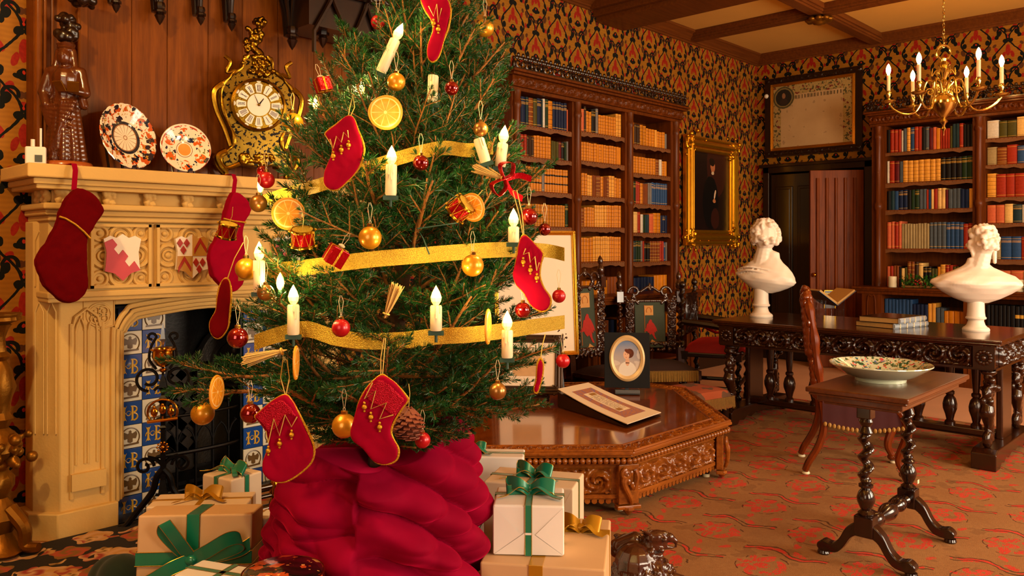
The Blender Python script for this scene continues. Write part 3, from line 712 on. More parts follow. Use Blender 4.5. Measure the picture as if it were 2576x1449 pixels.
# ------------------------------------------------------------------ panelled overmantel
om = thing('overmantel', 'tall oak panelled overmantel with dark gothic pendants above the stone mantel', 'panelling', (1.2, 4.42, 1.762))
def ob(m, name, mat, **k): m.v = [(a - 1.2, b - 4.42, c - 1.762) for a, b, c in m.v]; return m.build(name, mat, om, **k)
xs = [onY(px, 300, 4.36).x for px in (220, 332, 421, 524, 610, 700, 790, 860, 930)]
for a, b_ in zip(xs, xs[1:]):
    ob(MB().box(a + .001, b_ - .001, 4.36 + random.Random(a).uniform(0, .003), 4.42, 1.762, ZC - .13), 'plank', M_panel, smooth=0, bevel=.0025)
x0 = onY(85, 300, 4.30).x; x1 = onY(118, 300, 4.30).x
m = MB().box(x0, x1, 4.30, 4.42, 1.762, 3.61); m.cyl((x0 + .02, 4.30, 1.762), (x0 + .02, 4.30, 3.61), .018); m.cyl((x1 - .008, 4.30, 1.762), (x1 - .008, 4.30, 3.61), .008); ob(m, 'post', M_panel)
xa, xb_ = onY(130, 300, 4.36).x, onY(197, 300, 4.36).x
m = MB().box(x1, xs[0], 4.385, 4.42, 1.762, 3.6); ob(m, 'niche_back', M_panel, smooth=0)
m = MB().box(x1, xa, 4.35, 4.40, 1.762, 3.6).box(xb_, xs[0] - .002, 4.35, 4.40, 1.762, 3.6)
for x in (xa, xb_): m.cyl((x, 4.352, 1.762), (x, 4.352, 3.6), .008, n=8)
ob(m, 'stile', M_panel)
m = MB().box(xs[-1], xs[-1] + .07, 4.3, 4.42, 1.762, 3.61); m.cyl((xs[-1] + .035, 4.3, 1.762), (xs[-1] + .035, 4.3, 3.61), .02); ob(m, 'post', M_panel)
def pendant(px, py, y, spread, size, ribs=5):
    p = onY(px, py, y); m = MB()
    m.lathe([(0, 0), (.008, .012), (.014, .02), (.028, .05), (.020, .058), (.034, .066), (.034, .076), (.024, .084), (.03, .10), (.024, .12)], 8, tr(p.x, p.y, p.z) @ Matrix.Scale(size, 4))
    z0 = p.z + .08 * size
    for k in range(ribs):
        a = (k / (ribs - 1) - .5) * 2; sp = spread * a
        for dy in (0, 1):
            pts = [(p.x + sp * f, p.y - dy * .1 * f * (1 - abs(a)) + .02 * (1 - f), z0 + g) for f, g in ((.08, 0), (.14, .10), (.3, .22), (.6, .33), (1.0, .42))]
            m.tube(curvepts(pts, 4), .010 * size, 6)
    m.lathe([(.02, 0), (.03, .12), (.05, .22), (.10, .33), (.16, .42)], 8, tr(p.x, p.y + .06, z0))
    return ob(m, 'pendant', M_dark)
for px, py, y, sp, sz in ((292, 34, 4.28, .12, .8), (402, 64, 4.26, .16, 1), (505, 65, 4.28, .10, .85), (583, 80, 4.27, .10, .85), (735, 127, 4.20, .26, 1.15), (812, 122, 4.16, .26, 1.15), (905, 150, 4.18, .25, 1.1)): pendant(px, py, y, sp, sz)
q = onY(202, 12, 4.2)
o = clay('carved_boss', [((q.x - 1.2 + rnd.uniform(-.06, .06), q.y - 4.42 + rnd.uniform(-.04, .04), q.z + .03 - 1.762 + rnd.uniform(-.03, .04)), rnd.uniform(.014, .026)) for _ in range(40)], M_dark, om, .006, 1)
m = MB().box(1.24, xs[-1] + .07, 4.02, 4.42, 2.98, 3.05).box(xs[5], xs[-1] + .07, 4.02, 4.30, 2.66, 3.0)
for a, b_ in ((xs[5] + .02, xs[6] + .02), (xs[6] + .04, xs[7] + .04), (xs[7] + .05, xs[8] + .05)):
    m.tube([(a, 4.0, 2.5)] + curvepts([(a, 4.0, 2.62), ((a + b_) / 2 - .02, 4.0, 2.8), ((a + b_) / 2, 4.0, 2.85), ((a + b_) / 2 + .02, 4.0, 2.8), (b_, 4.0, 2.62)], 5), .014, 6)
ob(m, 'canopy', M_dark)
carved_o = carved('canopy_frieze', (xs[4] - 1.2, 4.0 - 4.42, 2.86 - 1.762), (xs[-1] - xs[4] + .07, 0, 0), (0, 0, .2), (0, -1, 0), .12, .035, M_dark, om, .008)
# ------------------------------------------------------------------ things on the mantel shelf
MZ = 1.7625
q = onY(90, 400, 4.12)
t = thing('thermostat_sensor', 'small white sensor box with grey screen at the mantel end', 'sensor', (q.x, q.y, MZ), VIEW * .5)
MB().box(-.042, .042, -.015, .015, 0, .085).build('case', M_white, t, smooth=0, bevel=.008, seg=3)
MB().box(-.002, .028, -.0175, -.014, .014, .046).build('screen', M_lcd, t, smooth=0)
MB().cyl((-.012, 0, .085), (-.012, 0, .118), .009).build('aerial', M_white, t); MB().cyl((.02, 0, .085), (.02, 0, .17), .005).build('aerial', M_white, t)
# statue
q = onY(165, 400, 4.2)
t = thing('statue', 'carved dark wood statue of a crowned woman reading a book on a round base', 'statue', (q.x, q.y, MZ), VIEW * .85)
MB().lathe([(.11, 0), (.118, .006), (.118, .016), (.112, .026), (.105, .03), (0, .03)], 36).build('base', wood('statue_base_wood', '#8a3d14', '#b5612a', .2, 0, 8, .6), t)
bl = []
def L(*a): bl.extend(limb(*a, 14))
for k in range(9):        # skirt folds
    a = k / 9 * 2 * PI; L((.075 * math.cos(a), .045 * math.sin(a), .045), (.04 * math.cos(a), .03 * math.sin(a), .32), .026, .022)
L((0, 0, .06), (0, 0, .36), .06, .052); L((0, 0, .34), (0, 0, .43), .052, .058)
L((-.055, 0, .46), (.055, 0, .46), .03, .03); L((0, 0, .45), (0, 0, .50), .035, .02)
bl += [((0, -.012, .53), .036, (.88, 1.0, 1.2)), ((-.014, -.042, .537), .006), ((.014, -.042, .537), .006), ((0, -.042, .527), .006), ((0, -.036, .513), .008, (1.3, .6, .5)), ((0, 0, .566), .034, (1.05, 1.05, .35)), ((0, .01, .59), .03, (1, 1, .9))]
L((-.07, 0, .46), (-.095, -.01, .36), .026, .026); L((-.095, -.01, .36), (-.075, -.035, .30), .024, .02)
L((.07, 0, .46), (.092, -.01, .36), .026, .026); L((.092, -.01, .36), (.045, -.07, .365), .022, .015)
for s2 in (-1, 1): L((s2 * .032, .004, .56), (s2 * .05, -.01, .44), .016, .016); L((s2 * .05, -.01, .44), (s2 * .085, -.0, .3), .018, .02)
for k in range(7): L((-.09 + k * .004, -.035, .29 - k * .012), (.06 - k * .008, -.055 + k * .002, .31 - k * .038), .011, .009)
for k in range(5): L((.06 - k * .014, -.05, .31), (-.06 + k * .012, -.055, .07 + k * .006), .012, .011)
body = clay('figure', bl, M_statue, t, .004, 2)
m = MB().box(-.042, .006, -.004, .004, 0, .055, tr(.035, -.085, .355) @ rotz(-.3) @ rotx(.7)).box(.0, .05, -.004, .004, 0, .055, tr(.04, -.085, .355) @ rotz(.4) @ rotx(.7)); m.build('book', M_giltwood, t, smooth=0, bevel=.002)
MB().lathe([(.036, 0), (.040, .006), (.037, .012), (.042, .024)], 12, tr(0, .004, .570)).build('crown', M_statue, t)
bl2 = [((rnd.uniform(-.04, .045), rnd.uniform(-.01, .03), .62 + rnd.uniform(0, .11)), rnd.uniform(.014, .026)) for _ in range(26)]
clay('crown_carving', bl2, M_dark, t, .005, 1)
# plates
def mantel_plate(px, py, r, label, mat, scal):
    p = onY(px, py, 4.22)
    t = thing('plate', label, 'plate', (p.x, p.y, MZ), .34 if scal else -.12)
    m = MB(); Tm = tr(0, .0, r * .98 + .012) @ rotx(PI / 2 - .18)
    wob = (lambda a, z: 1 + .018 * abs(math.sin(a * 12))) if scal else None
    m.lathe([(0, .012), (r * .45, .012), (r * .62, .022), (r * .97, .045), (r, .048), (r * .97, .05), (r * .6, .03), (r * .42, .02), (0, .02)], 72, Tm, wob)
    m.build('dish', mat, t)
    m = MB()
    for s2 in (-1, 1): m.tube([(s2 * .04, -.05, .005), (s2 * .04, .045, .006), (s2 * .04, .075, r * .9)], .006, 6); m.tube([(s2 * .04, -.052, .004), (s2 * .04, -.055, .03)], .005, 6)
    m.box(-.055, .055, -.05, .06, 0, .008); m.build('stand', M_dark, t)
def imari(kind):
    b = B('imari_glaze_%d' % kind); x, y, z = b.xyz('Object'); R0 = (.165, .13)[kind]
    cz = R0 * .98 + .012; dz = z - cz; r = (x * x + dz * dz).sqrt() / R0; th = dz.atan2(x)
    U = lambda *q: __import__('functools').reduce(lambda p, q2: p.max(q2), q)
    cream = b.mix(b.noise(9, 2), '#e9d6b2', '#f2e6cc')
    n1, n2, n3 = b.noise(38, 3), b.noise(52, 3, (1.3, 1, 1)), b.noise(30, 2, (1, 1.4, 1))
    if kind == 0:
        c = b.mix(n1.gt(.54) * r.gt(.5), cream, '#c2521c'); c = b.mix(n3.gt(.56) * r.gt(.5), c, '#1a1a28'); c = b.mix(n2.gt(.63) * r.gt(.5), c, '#b8862c')
        c = b.mix(r.gt(.42) * r.lt(.5), c, '#22262f'); pet = ((th * (16 / (2 * PI))).frac() - .5).abs().gt(.44); c = b.mix(r.lt(.42) * U(pet, r.gt(.39), (r - .06).abs().lt(.012)), c, '#9a6a44')
    else:
        k = (th * (6 / (2 * PI))).frac() - .5; bl_ = ((r - .66) * (r - .66) * 8 + k * k * 5)
        c = b.mix(bl_.lt(.42) * n1.gt(.47), cream, '#d0601c'); c = b.mix(n3.gt(.62) * r.gt(.35) * r.lt(.95), c, '#20243c'); c = b.mix(n2.gt(.64) * r.gt(.4) * r.lt(.9), c, '#5a6c38')
        c = b.mix(r.lt(.25), c, '#d9913c'); c = b.mix((r - .31).abs().lt(.012), c, '#8a4a2c'); c = b.mix((r - .95).abs().lt(.03) * n1.gt(.5), c, '#b2472a')
    return b.done(c, .14, 0, **{'Coat Weight': .6})
mantel_plate(308, 410, .165, 'large scalloped plate with a fan-petal centre and orange and dark blue border', imari(0), True)
mantel_plate(461, 425, .13, 'smaller round white plate with orange flower sprays beside the clock', imari(1), False)
# clock
q = onY(645, 440, 4.2)
t = thing('mantel_clock', 'ornate gilded bracket clock with white enamel numerals on the stone mantel', 'clock', (q.x, q.y, MZ), -.34)
def mir(p): return [(-x, y) for x, y in p[::-1]]
R_ = [(.0, .70), (.05, .695), (.075, .66), (.085, .62), (.13, .585), (.15, .56), (.185, .52), (.195, .46), (.185, .38), (.16, .31), (.13, .24), (.135, .18), (.17, .15), (.20, .11), (.17, .06), (.10, .085), (0, .07)]
prof = R_[:-1] + [(0, .07)] + mir(R_[:-1])[:-1]
CT = Matrix(((1, 0, 0, 0), (0, 0, 1, -.06), (0, 1, 0, 0), (0, 0, 0, 1)))
M_boulle = (lambda b: b.done(b.mix(b.noise(48, 4).gt(.55), b.mix(b.noise(20, 2), '#6e5210', '#a88424'), '#181006'), .25, .8))(B('boulle_marquetry'))
recalc(MB().prism(prof, 0, .12, CT).build('case', M_boulle, t, smooth=30, bevel=.008))
m = MB()
edge = curvepts([(x, -.068, z) for x, z in R_[1:-1]], 4)
for s2 in (-1, 1): m.tube([(s2 * p.x, p.y, p.z) for p in edge], lambda t_: .009 + .004 * math.sin(t_ * 40), 8); m.tube([(s2 * p.x, .062, p.z) for p in edge], .008, 6)
for s2 in (-1, 1):
    for y in (-.06, .05):
        m.tube(curvepts([(s2 * .17, y, .15), (s2 * .215, y - .01, .12), (s2 * .20, y - .01, .07), (s2 * .17, y - .01, .03), (s2 * .185, y - .015, .004)], 6), lambda t_: .02 - .008 * t_, 8)
        m.sph((s2 * .19, y - .015, .012), .017, (1.2, 1, .7))
    m.tube(curvepts([(s2 * .125, -.07, .60), (s2 * .17, -.075, .585), (s2 * .15, -.08, .64), (s2 * .18, -.08, .67)], 6), .011, 8)
    m.tube(curvepts([(s2 * .19, -.07, .52), (s2 * .235, -.075, .47), (s2 * .225, -.07, .38), (s2 * .18, -.07, .27), (s2 * .15, -.07, .18)], 6), lambda t_: .017 - .006 * t_, 8)
m.build('mount', M_gilt, t)
bl = [((rnd.gauss(0, .045), -.07 + rnd.uniform(-.012, .01), .62 + rnd.uniform(-.045, .07)), rnd.uniform(.008, .018)) for _ in range(50)]
clay('scrollwork', bl, M_gilt, t, .005, 1)
bl = [((rnd.uniform(-.10, .10), -.068, .115 + rnd.uniform(-.03, .02)), rnd.uniform(.009, .018)) for _ in range(30)]
clay('scrollwork', bl, M_gilt, t, .005, 1)
fl_ = []
for f in np.linspace(0, 1, 9): fl_.append(((.02 * math.sin(f * 7), 0, .69 + f * .10), .026 - .014 * abs(f - .3)))
fl_ += [((rnd.uniform(-.055, .03), rnd.uniform(-.02, .02), .80 + rnd.uniform(-.02, .05)), rnd.uniform(.012, .022)) for _ in range(16)]
fl_ += [((.01 + rnd.uniform(-.02, .04), rnd.uniform(-.02, .02), .87 + rnd.uniform(-.02, .055)), rnd.uniform(.010, .018)) for _ in range(16)]
fl_ += [((-.05, 0, .73), .016), ((-.06, 0, .75), .012), ((-.045, 0, .76), .012)]
clay('finial', fl_, M_gilt, t, .005, 1)
FCz = .415; FR = .148; ax = Matrix(((1, 0, 0, 0), (0, 0, -1, -.075), (0, 1, 0, FCz), (0, 0, 0, 1)))
MB().lathe([(0, 0), (FR, 0), (FR, .014), (FR - .012, .02), (FR - .018, .006), (0, .006)], 56, ax).build('dial', M_gilt, t)
M_enamel = plain('white_enamel', '#ede4d0', .12, 0, .03, **{'Coat Weight': .8}); M_ink = plain('blue_black_numerals', '#10123a', .4)
MB().lathe([(0, .006), (.062, .006), (.062, .009), (0, .010)], 40, ax).build('centre_plate', M_enamel, t)
NUM = ['XII', 'I', 'II', 'III', 'IIII', 'V', 'VI', 'VII', 'VIII', 'IX', 'X', 'XI']
for k in range(12):
    a = -k * PI / 6; Tm = tr(0, -.0745, FCz) @ roty(-a)
    D0 = Matrix(((1, 0, 0, 0), (0, 0, -1, 0), (0, 1, 0, 0), (0, 0, 0, 1)))
    card = MB(Tm @ D0).prism([(-.013, .068), (.013, .068), (.021, .112), (.012, .120), (-.012, .120), (-.021, .112)], .008, .0115).build('numeral_card', M_enamel, t, smooth=0)
    m = MB(Tm @ D0); n_ = NUM[k]; wd = {'I': .0055, 'V': .010, 'X': .010}; tot = sum(wd[c] for c in n_); x = -tot / 2
    for c in n_:
        w_ = wd[c]; xm = x + w_ / 2
        if c == 'I': m.box(xm - .0013, xm + .0013, .074, .112, .0112, .0124)
        elif c == 'V': m.add([(xm - .004, .112, .0125), (xm - .0015, .112, .0125), (xm + .001, .074, .0125), (xm - .001, .074, .0125)], [(0, 3, 2, 1)]); m.add([(xm + .003, .112, .0125), (xm + .004, .112, .0125), (xm + .0005, .074, .0125), (xm, .074, .0125)], [(0, 3, 2, 1)])
        else: m.add([(xm - .005, .112, .0125), (xm - .002, .112, .0125), (xm + .005, .074, .0125), (xm + .002, .074, .0125)], [(0, 3, 2, 1)]); m.add([(xm + .003, .112, .0125), (xm + .005, .112, .0125), (xm - .003, .074, .0125), (xm - .005, .074, .0125)], [(0, 3, 2, 1)])
        x += w_
    m.build('numeral', M_ink, card, smooth=0)
    MB(Tm @ D0).lathe([(0, .007), (.012, .007), (.012, .010), (0, .010)], 12, tr(0, .131, 0) @ Matrix.Diagonal((1, .7, 1, 1))).build('minute_card', M_enamel, t)
for nm, a, l_, w_ in (('hour_hand', -.62, .045, .004), ('minute_hand', .42, .06, .0022)):
    m = MB(tr(0, -.088, FCz) @ roty(-a)); m.add([(-w_, 0, 0), (w_, 0, 0), (w_ * .4, 0, l_), (-w_ * .4, 0, l_), (0, -.002, l_ * .5)], [(0, 1, 4), (1, 2, 4), (2, 3, 4), (3, 0, 4), (3, 2, 1, 0)]); m.build(nm, M_iron, t, smooth=0)
MB().sph((0, -.09, FCz), .008).build('hub', M_gilt, t)
# gilded torchere at the far left
q = P(-4, 1200, 3.58)
t = thing('torchere', 'gilded carved torchere stand with a round top at the left edge beside the fireplace', 'stand', (q.x, q.y, .022))
z1 = 1.4 - (800 - 615) / 2020 * 3.6
zs = lambda py: 1.4 - (py - 615) / 2020 * 3.6
pr = [(.10, 0), (.12, .02), (.09, .05), (.06, .10), (.075, .16), (.05, .22), (.035, .25), (.055, .30), (.06, .34), (.035, .37), (.05, .41), (.09, .46), (.07, .52), (.035, .56), (.055, .60), (.04, .63), (.05, .68), (.065, .74), (.05, .82), (.028, .86), (.05, .88), (.03, .90), (.025, .96), (.035, 1.0), (.05, 1.02), (.03, 1.035)]
k = (z1 - .03) / 1.04
m = MB().lathe([(r * 1.05, z * k) for r, z in pr], 28, None, lambda a, z: 1 + .06 * math.sin(a * 8 + z * 30) + .05 * math.sin(z * 90)); m.build('stem', M_giltwood, t)
MB().lathe([(.03, z1 - .05), (.075, z1 - .035), (.088, z1 - .03), (.085, z1 - .015), (.09, z1 - .005), (.09, z1), (0, z1)], 40, None, lambda a, z: 1 + .02 * math.cos(a * 20)).build('top', M_giltwood, t)
bl = [((rnd.gauss(0, .05), rnd.gauss(0, .05), .47 * k + rnd.uniform(-.08, .06)), rnd.uniform(.015, .03)) for _ in range(40)]
clay('acanthus_carving', bl, M_giltwood, t, .008, 1)
for k3 in range(3):
    a = k3 * 2.094 + 3.3; m = MB().tube(curvepts([(.05 * math.cos(a), .05 * math.sin(a), .2), (.12 * math.cos(a), .12 * math.sin(a), .12), (.13 * math.cos(a), .13 * math.sin(a), .04), (.19 * math.cos(a), .19 * math.sin(a), .035)], 6), lambda t_: .035 - .015 * t_, 10); m.build('foot', M_giltwood, t)
MB().box(.075, .078, -.06, -.045, .40, .43, rotz(-.6)).build('paper_tag', M_paper, t, smooth=0)
hr = slab('hearth_rug', -.9, 2.05, 2.35, 4.14, .012, .022, ROSES, kind='thing', bevel=.004); tag(hr, 'black needlepoint rug with cream, gold and red roses before the fireplace', 'rug')
# ------------------------------------------------------------------ bookcases
def bookcase(label, loc, rz, ups, bays, H0, ledge, side, lowrow):
    """front plane at local y = 0, back at y = dep; ups: upright spans; bays: lists of shelf heights"""
    t = thing('bookcase', label, 'bookcase', loc, rz, 'carved mahogany bookcases'); dep = .33; L0, L1 = ups[0][0], ups[-1][1]
    MB().box(L0, L1, dep - .015, dep, ledge, H0).build('back_panel', M_case, t, smooth=0)
    for i, (a, b_) in enumerate(ups):
        m = MB().box(a, b_, .012, dep - .015, ledge, H0); xm = (a + b_) / 2; r = min(.032, (b_ - a) * .42)
        m.lathe([(r * 1.15, ledge), (r * 1.15, ledge + .05), (r, ledge + .06), (r, (ledge + H0) / 2 - .04), (r * 1.35, (ledge + H0) / 2 - .02), (r * 1.35, (ledge + H0) / 2 + .02), (r, (ledge + H0) / 2 + .04), (r, H0 - .14), (r * 1.3, H0 - .12), (r * 1.2, H0 - .09), (r, H0 - .07), (r * 1.2, H0)], 14, tr(xm, .008, 0))
        m.build('upright', M_case, t)
    rnd = random.Random(label)
    for (a, b_), zs in zip([(ups[i][1], ups[i + 1][0]) for i in range(len(ups) - 1)], bays):
        for z in zs:
            m = MB().box(a, b_, .02, dep - .015, z - .024, z); m.build('shelf', M_shelf, t, smooth=0, bevel=.002)
            n = 14; pts = [(a, z - .006)] + [(b_, z - .006)] + [(b_ - (b_ - a) * k / n, z - .042 + rnd.uniform(-.012, .01)) for k in range(n + 1)]
            s_ = recalc(MB().prism(pts, 0, .003, Matrix(((1, 0, 0, 0), (0, 0, -1, .019), (0, 1, 0, 0), (0, 0, 0, 1)))).build('leather_strip', M_leather, t, smooth=0))
            m = MB()
            for k in range(int((b_ - a) / .035)): m.sph((a + .02 + k * .035, .015, z - .012), .0035, n=6, m=4)
            m.build('nails', M_brass, t, kind='stuff')
    W0, W1 = L0 - .02, L1 + .02
    MB().box(W0, W1, .0, dep, H0, H0 + .03).box(W0 - .02, W1 + .02, -.055, dep, H0 + .115, H0 + .135).box(W0 - .04, W1 + .04, -.08, dep, H0 + .135, H0 + .155).box(W0, W1, -.02, dep, H0 + .03, H0 + .115).build('cornice', M_case, t, smooth=0, bevel=.004)
    carved('carved_frieze', (W0, -.02, H0 + .035), (W1 - W0, 0, 0), (0, 0, .075), (0, -1, 0), .13, .03, M_case, t, .009)
    # pierced crest of leaves
    n = int((W1 - W0) / .055); m = MB()
    for k in range(n):
        x = W0 + (k + .5) * (W1 - W0) / n
        m.tube([p for p in spiral((x, -.055, H0 + .20), .034, .012, -PI / 2, .9, 9, 'xz', 1 if k % 2 else -1)], .008, 5)
        for dx, dz in ((0, .080), (-.017, .055), (.017, .055)): m.sph((x + dx, -.055, H0 + .19 + dz), .0155, (1, .7, 1.1), 7, 5)
    for k in range(int(dep / .055)):
        for xx in (W0 + .0, W1):
            y = -.03 + k * .055; m.sph((xx, y, H0 + .2), .022, (.6, 1, 1.6), 7, 5); m.sph((xx, y, H0 + .245), .014, (.7, 1, 1.2), 7, 5)
    m.box(W0 - .03, W1 + .03, -.065, -.045, H0 + .15, H0 + .168); m.build('crest', M_dark, t, kind='stuff')
    # base with projecting ledge and low open cupboards
    b0, b1 = L0 - .06, L1 + .06
    MB().box(b0 - .06, b1 + .06, -.24, dep, ledge - .022, ledge).box(b0 - .045, b1 + .045, -.225, dep, ledge - .04, ledge - .022).box(b0 - .02, b1 + .02, -.2, dep, ledge - .075, ledge - .04).build('ledge', M_case, t, smooth=0, bevel=.005)
    m = MB().box(b0, b1, dep - .02, dep, 0, ledge - .07).box(b0, b1, -.19, dep, 0, .1)
    m.build('plinth', M_case, t, smooth=0)
    for i, (a, b_) in enumerate(ups):
        m = MB().box(a - .03, b_ + .03, -.19, dep, .1, ledge - .07); xm = (a + b_) / 2
        m.tube(curvepts([(xm - .04, -.195, .14), (xm - .04, -.195, ledge - .16), (xm, -.195, ledge - .1), (xm + .04, -.195, ledge - .16), (xm + .04, -.195, .14)], 4), .006, 6)
        m.build('base_upright', M_case, t)
    for (a, b_) in [(ups[i][1] + .03, ups[i + 1][0] - .03) for i in range(len(ups) - 1)]:
        MB().box(a, b_, -.17, dep - .02, lowrow - .022, lowrow).build('shelf', M_shelf, t, smooth=0); MB().box(a, b_, -.17, dep - .02, .30, .32).build('shelf', M_shelf, t, smooth=0)
    return t
M_leather = plain('shelf_leather_strip', '#6e3f16', .55, 0, .4, 20)
PAL = dict(n=('navy', '#14203e'), t=('teal', '#1d3338'), b=('brown', '#7a3c12'), o=('olive', '#4a4418'), w=('white', '#cfc6b4'), g=('green', '#1c3018'), a=('tan', '#cc7c18'), r=('red', '#9c2c14'),
           d=('dark brown', '#3a2412'), k=('black', '#14100e'), s=('slate', '#4a5258'), y=('ochre', '#bc7412'), c=('cream', '#e0b468'), u=('blue', '#26456e'), m=('maroon', '#5a1418'), p=('salmon', '#c8603a'), e=('beige', '#a08a5c'), l=('labelled tan', '#ca7c1c'), q=('grey', '#77706a'), h=('light tan', '#dd9a38'))
BM = {}
for k_, (nm, hx) in PAL.items():
    b = B(nm.replace(' ', '_') + '_book_cloth'); g = b.xyz('Generated'); z = g[2]; base = srgb(hx)
    f = b.noise(11, 3, (1, 1, 1)); c = b.mix(f, tuple(x * .62 for x in base[:3]) + (1,), tuple(min(1, x * 1.2) for x in base[:3]) + (1,))
    gold = '#d6a23c' if k_ not in 'ahycel' else '#5c2c10'
    bands = ((z - .9).abs().lt(.008)).max((z - .08).abs().lt(.008))
    if k_ in 'ahyb': bands = bands.max((z * 6).frac().lt(.10))
    if k_ in 'nkgtu': bands = bands.max(((z - .78).abs().lt(.05)) * b.noise(60, 1, (1, 1, 3)).gt(.52))
    front = g[1].lt(.16); c = b.mix(bands * front * .8, c, gold)
    if k_ == 'l': c = b.mix((((z - .72).abs().lt(.035)).max((z - .36).abs().lt(.03))) * front, c, '#1c120a')
    if k_ in 'nd': c = b.mix(((z - .16).abs().lt(.11)) * (1 if k_ == 'n' else 0) * front * .0, c, '#cdb48a')
    BM[k_] = b.done(c, .5 if k_ not in 'ahyl' else .4, 0, **{'Specular IOR Level': .15})
def bookmesh(style):
    m = MB(); sp = [(0, .07), (.04, .03), (.2, .006), (.5, 0), (.8, .006), (.96, .03), (1, .07), (1, 1), (0, 1)]
    m.prism(sp, 0, 1)
    if style:
        for z in (.2, .36, .52, .68, .84): m.prism([(.02, .035), (.2, -.012), (.5, -.02), (.8, -.012), (.98, .035), (.98, .1), (.02, .1)], z - .008, z + .008)
    return m
BMESH = {}
def get_bm(k_, style):
    if (k_, style) not in BMESH:
        me = bpy.data.meshes.new('book'); mb = bookmesh(style); me.from_pydata(mb.v, [], mb.f); me.materials.append(BM[k_])
        me.polygons.foreach_set('use_smooth', [True] * len(me.polygons)); me.set_sharp_from_angle(angle=.6); BMESH[(k_, style)] = me
    return BMESH[(k_, style)]
ORD = 'first second third fourth fifth sixth seventh eighth ninth tenth eleventh twelfth thirteenth fourteenth fifteenth sixteenth seventeenth eighteenth nineteenth twentieth twenty-first twenty-second twenty-third twenty-fourth twenty-fifth twenty-sixth twenty-seventh twenty-eighth twenty-ninth thirtieth'.split()
BOOKS = []
def row(spec, T, u0, u1, z, hmax, where, shelfn, yoff=.045, dep=.19, seed=0, weight=1.0):
    """spec: 'n3.1.9' = three navy books, relative width 1, relative height .9"""
    rnd = random.Random(where + shelfn); seq = []
    for tok in spec.split():
        k_ = tok[0]; q = tok[1:].split('/'); n = int(q[0] or 1); wd = float(q[1] or 1) if len(q) > 1 else 1; h = float(q[2] or .9) if len(q) > 2 else .9
        seq += [(k_, wd * rnd.uniform(.88, 1.12), h * rnd.uniform(.985, 1.015))] * 1 + [(k_, wd * rnd.uniform(.88, 1.12), h * rnd.uniform(.985, 1.015)) for _ in range(n - 1)]
    tot = sum(s_[1] for s_ in seq); u = u0 + .004; sc_ = (u1 - u0 - .01) / tot
    for i, (k_, wd, h) in enumerate(seq):
        w_ = wd * sc_ - .0012; st = k_ in 'abyrd' and (i * 7 + len(where)) % 5 < 4
        BOOKS.append((T @ tr(u, yoff + rnd.uniform(0, .006), z + .0004), w_, dep, hmax * h, k_, st, f"{PAL[k_][0]} book, {ORD[min(i, 29)]} from left on {shelfn} of {where}", where, weight)); u += wd * sc_
A1, F1 = 0.0, 4.42
X0 = 4.585
ups1 = [(0, .102), (.75, .874), (1.517, 1.65), (2.287, 2.448)]
z1s = [[2.372, 2.118, 1.84, 1.55, 1.25], [2.395, 2.138, 1.832, 1.556, 1.246], [2.352, 2.08, 1.79, 1.513, 1.236]]
bc1 = bookcase('tall carved mahogany bookcase with pierced crest on the long wall behind the tree', (X0, 4.42, 0), 0, ups1, z1s, 2.63, .95, 1, .55)
T1 = tr(X0, 4.42, 0)
rows1 = [["n2//.9 t1/.6/.9 b1//.9 o1//.9 n1/1.1/.93 t1/.4/.92 w1/.6/.95 g1/.7/.95 a1/1.2/.93 n5/.7/.93 p1/.4/.75", "r3//.85 d3/.8/.8 a6//.88 o3/.8/.75 m1//.75 k1//.75 g1/.8/.75 q1/.6/.8", "l9/.7/.85 q1/.8/.95 l9/.7/.85", "y17/.7/.75 g1/.8/.8", "a14/.9/.8", "b6/1/.7 a6/1/.6"],
         ["p2/.8/.85 d1/.7/.95 a2/.8/.8 k1/1.4/.9 q1/.7/.95 a7/.8/.75 h2/.8/.9", "a17/.7/.78", "c1/.7/.75 a3/.8/.75 h2/.9/.7 b4/.7/.72 a1//.7 b3/.7/.7 h2//.75 a3/.8/.7", "b2//.7 a4/.8/.75 h5/.8/.85 a6/.8/.88", "a5//.8 h7/.8/.85 a5/.8/.85", "a8//.5 b4//.6"],
         ["a1/.7/.95 y1/.6/.75 d2/.8/.7 y2//.7 a3/.9/.62 h1/.7/.62 a3/.8/.58 q1/.7/.55", "a9/.8/.7 b1//.7 w1/.7/.7 a2/.8/.65", "g2//.85 r2/.8/.85 a1/.9/.8 b3/.7/.8 q2/.7/.85 u7/.8/.88", "u1//.8 c1/1.1/.85 r1/.8/.85 w1/.7/.75 g1/.6/.75 t2/.6/.75 p1/1.2/.8 a1/1.1/.85 y1/1.1/.85 n3/.7/.75", "t2//.85 g2//.85 q1/.8/.85 r1/.6/.85 k2//.75 b4/.9/.85 r2/.8/.85 u1/.8/.8 q1/.5/.8", "n7/.8/.55 a4/.8/.6"]]
names = ['top shelf', 'second shelf', 'third shelf', 'fourth shelf', 'fifth shelf', 'bottom shelf']
bayn = ['left bay, bookcase behind the tree', 'middle bay, bookcase behind the tree', 'right bay, bookcase behind the tree']
for bi in range(3):
    zs = z1s[bi] + [.95]; u0, u1 = ups1[bi][1], ups1[bi + 1][0]
    for si in range(6):
        ztop = (2.63 if si == 0 else zs[si - 1] - .045); row(rows1[bi][si], T1, u0, u1, zs[si], ztop - zs[si], bayn[bi], names[si], weight=(.12 if si == 5 else .35 if bi == 0 and si > 3 else 1))
T2 = Matrix(((0, 1, 0, 8.9), (-1, 0, 0, 3.22), (0, 0, 1, 0), (0, 0, 0, 1)))
ups2 = [(0, .139), (.971, 1.083), (1.93, 2.04)]
z2s = [[2.375, 2.052, 1.765, 1.357], [2.44, 2.18, 1.862, 1.61, 1.255]]
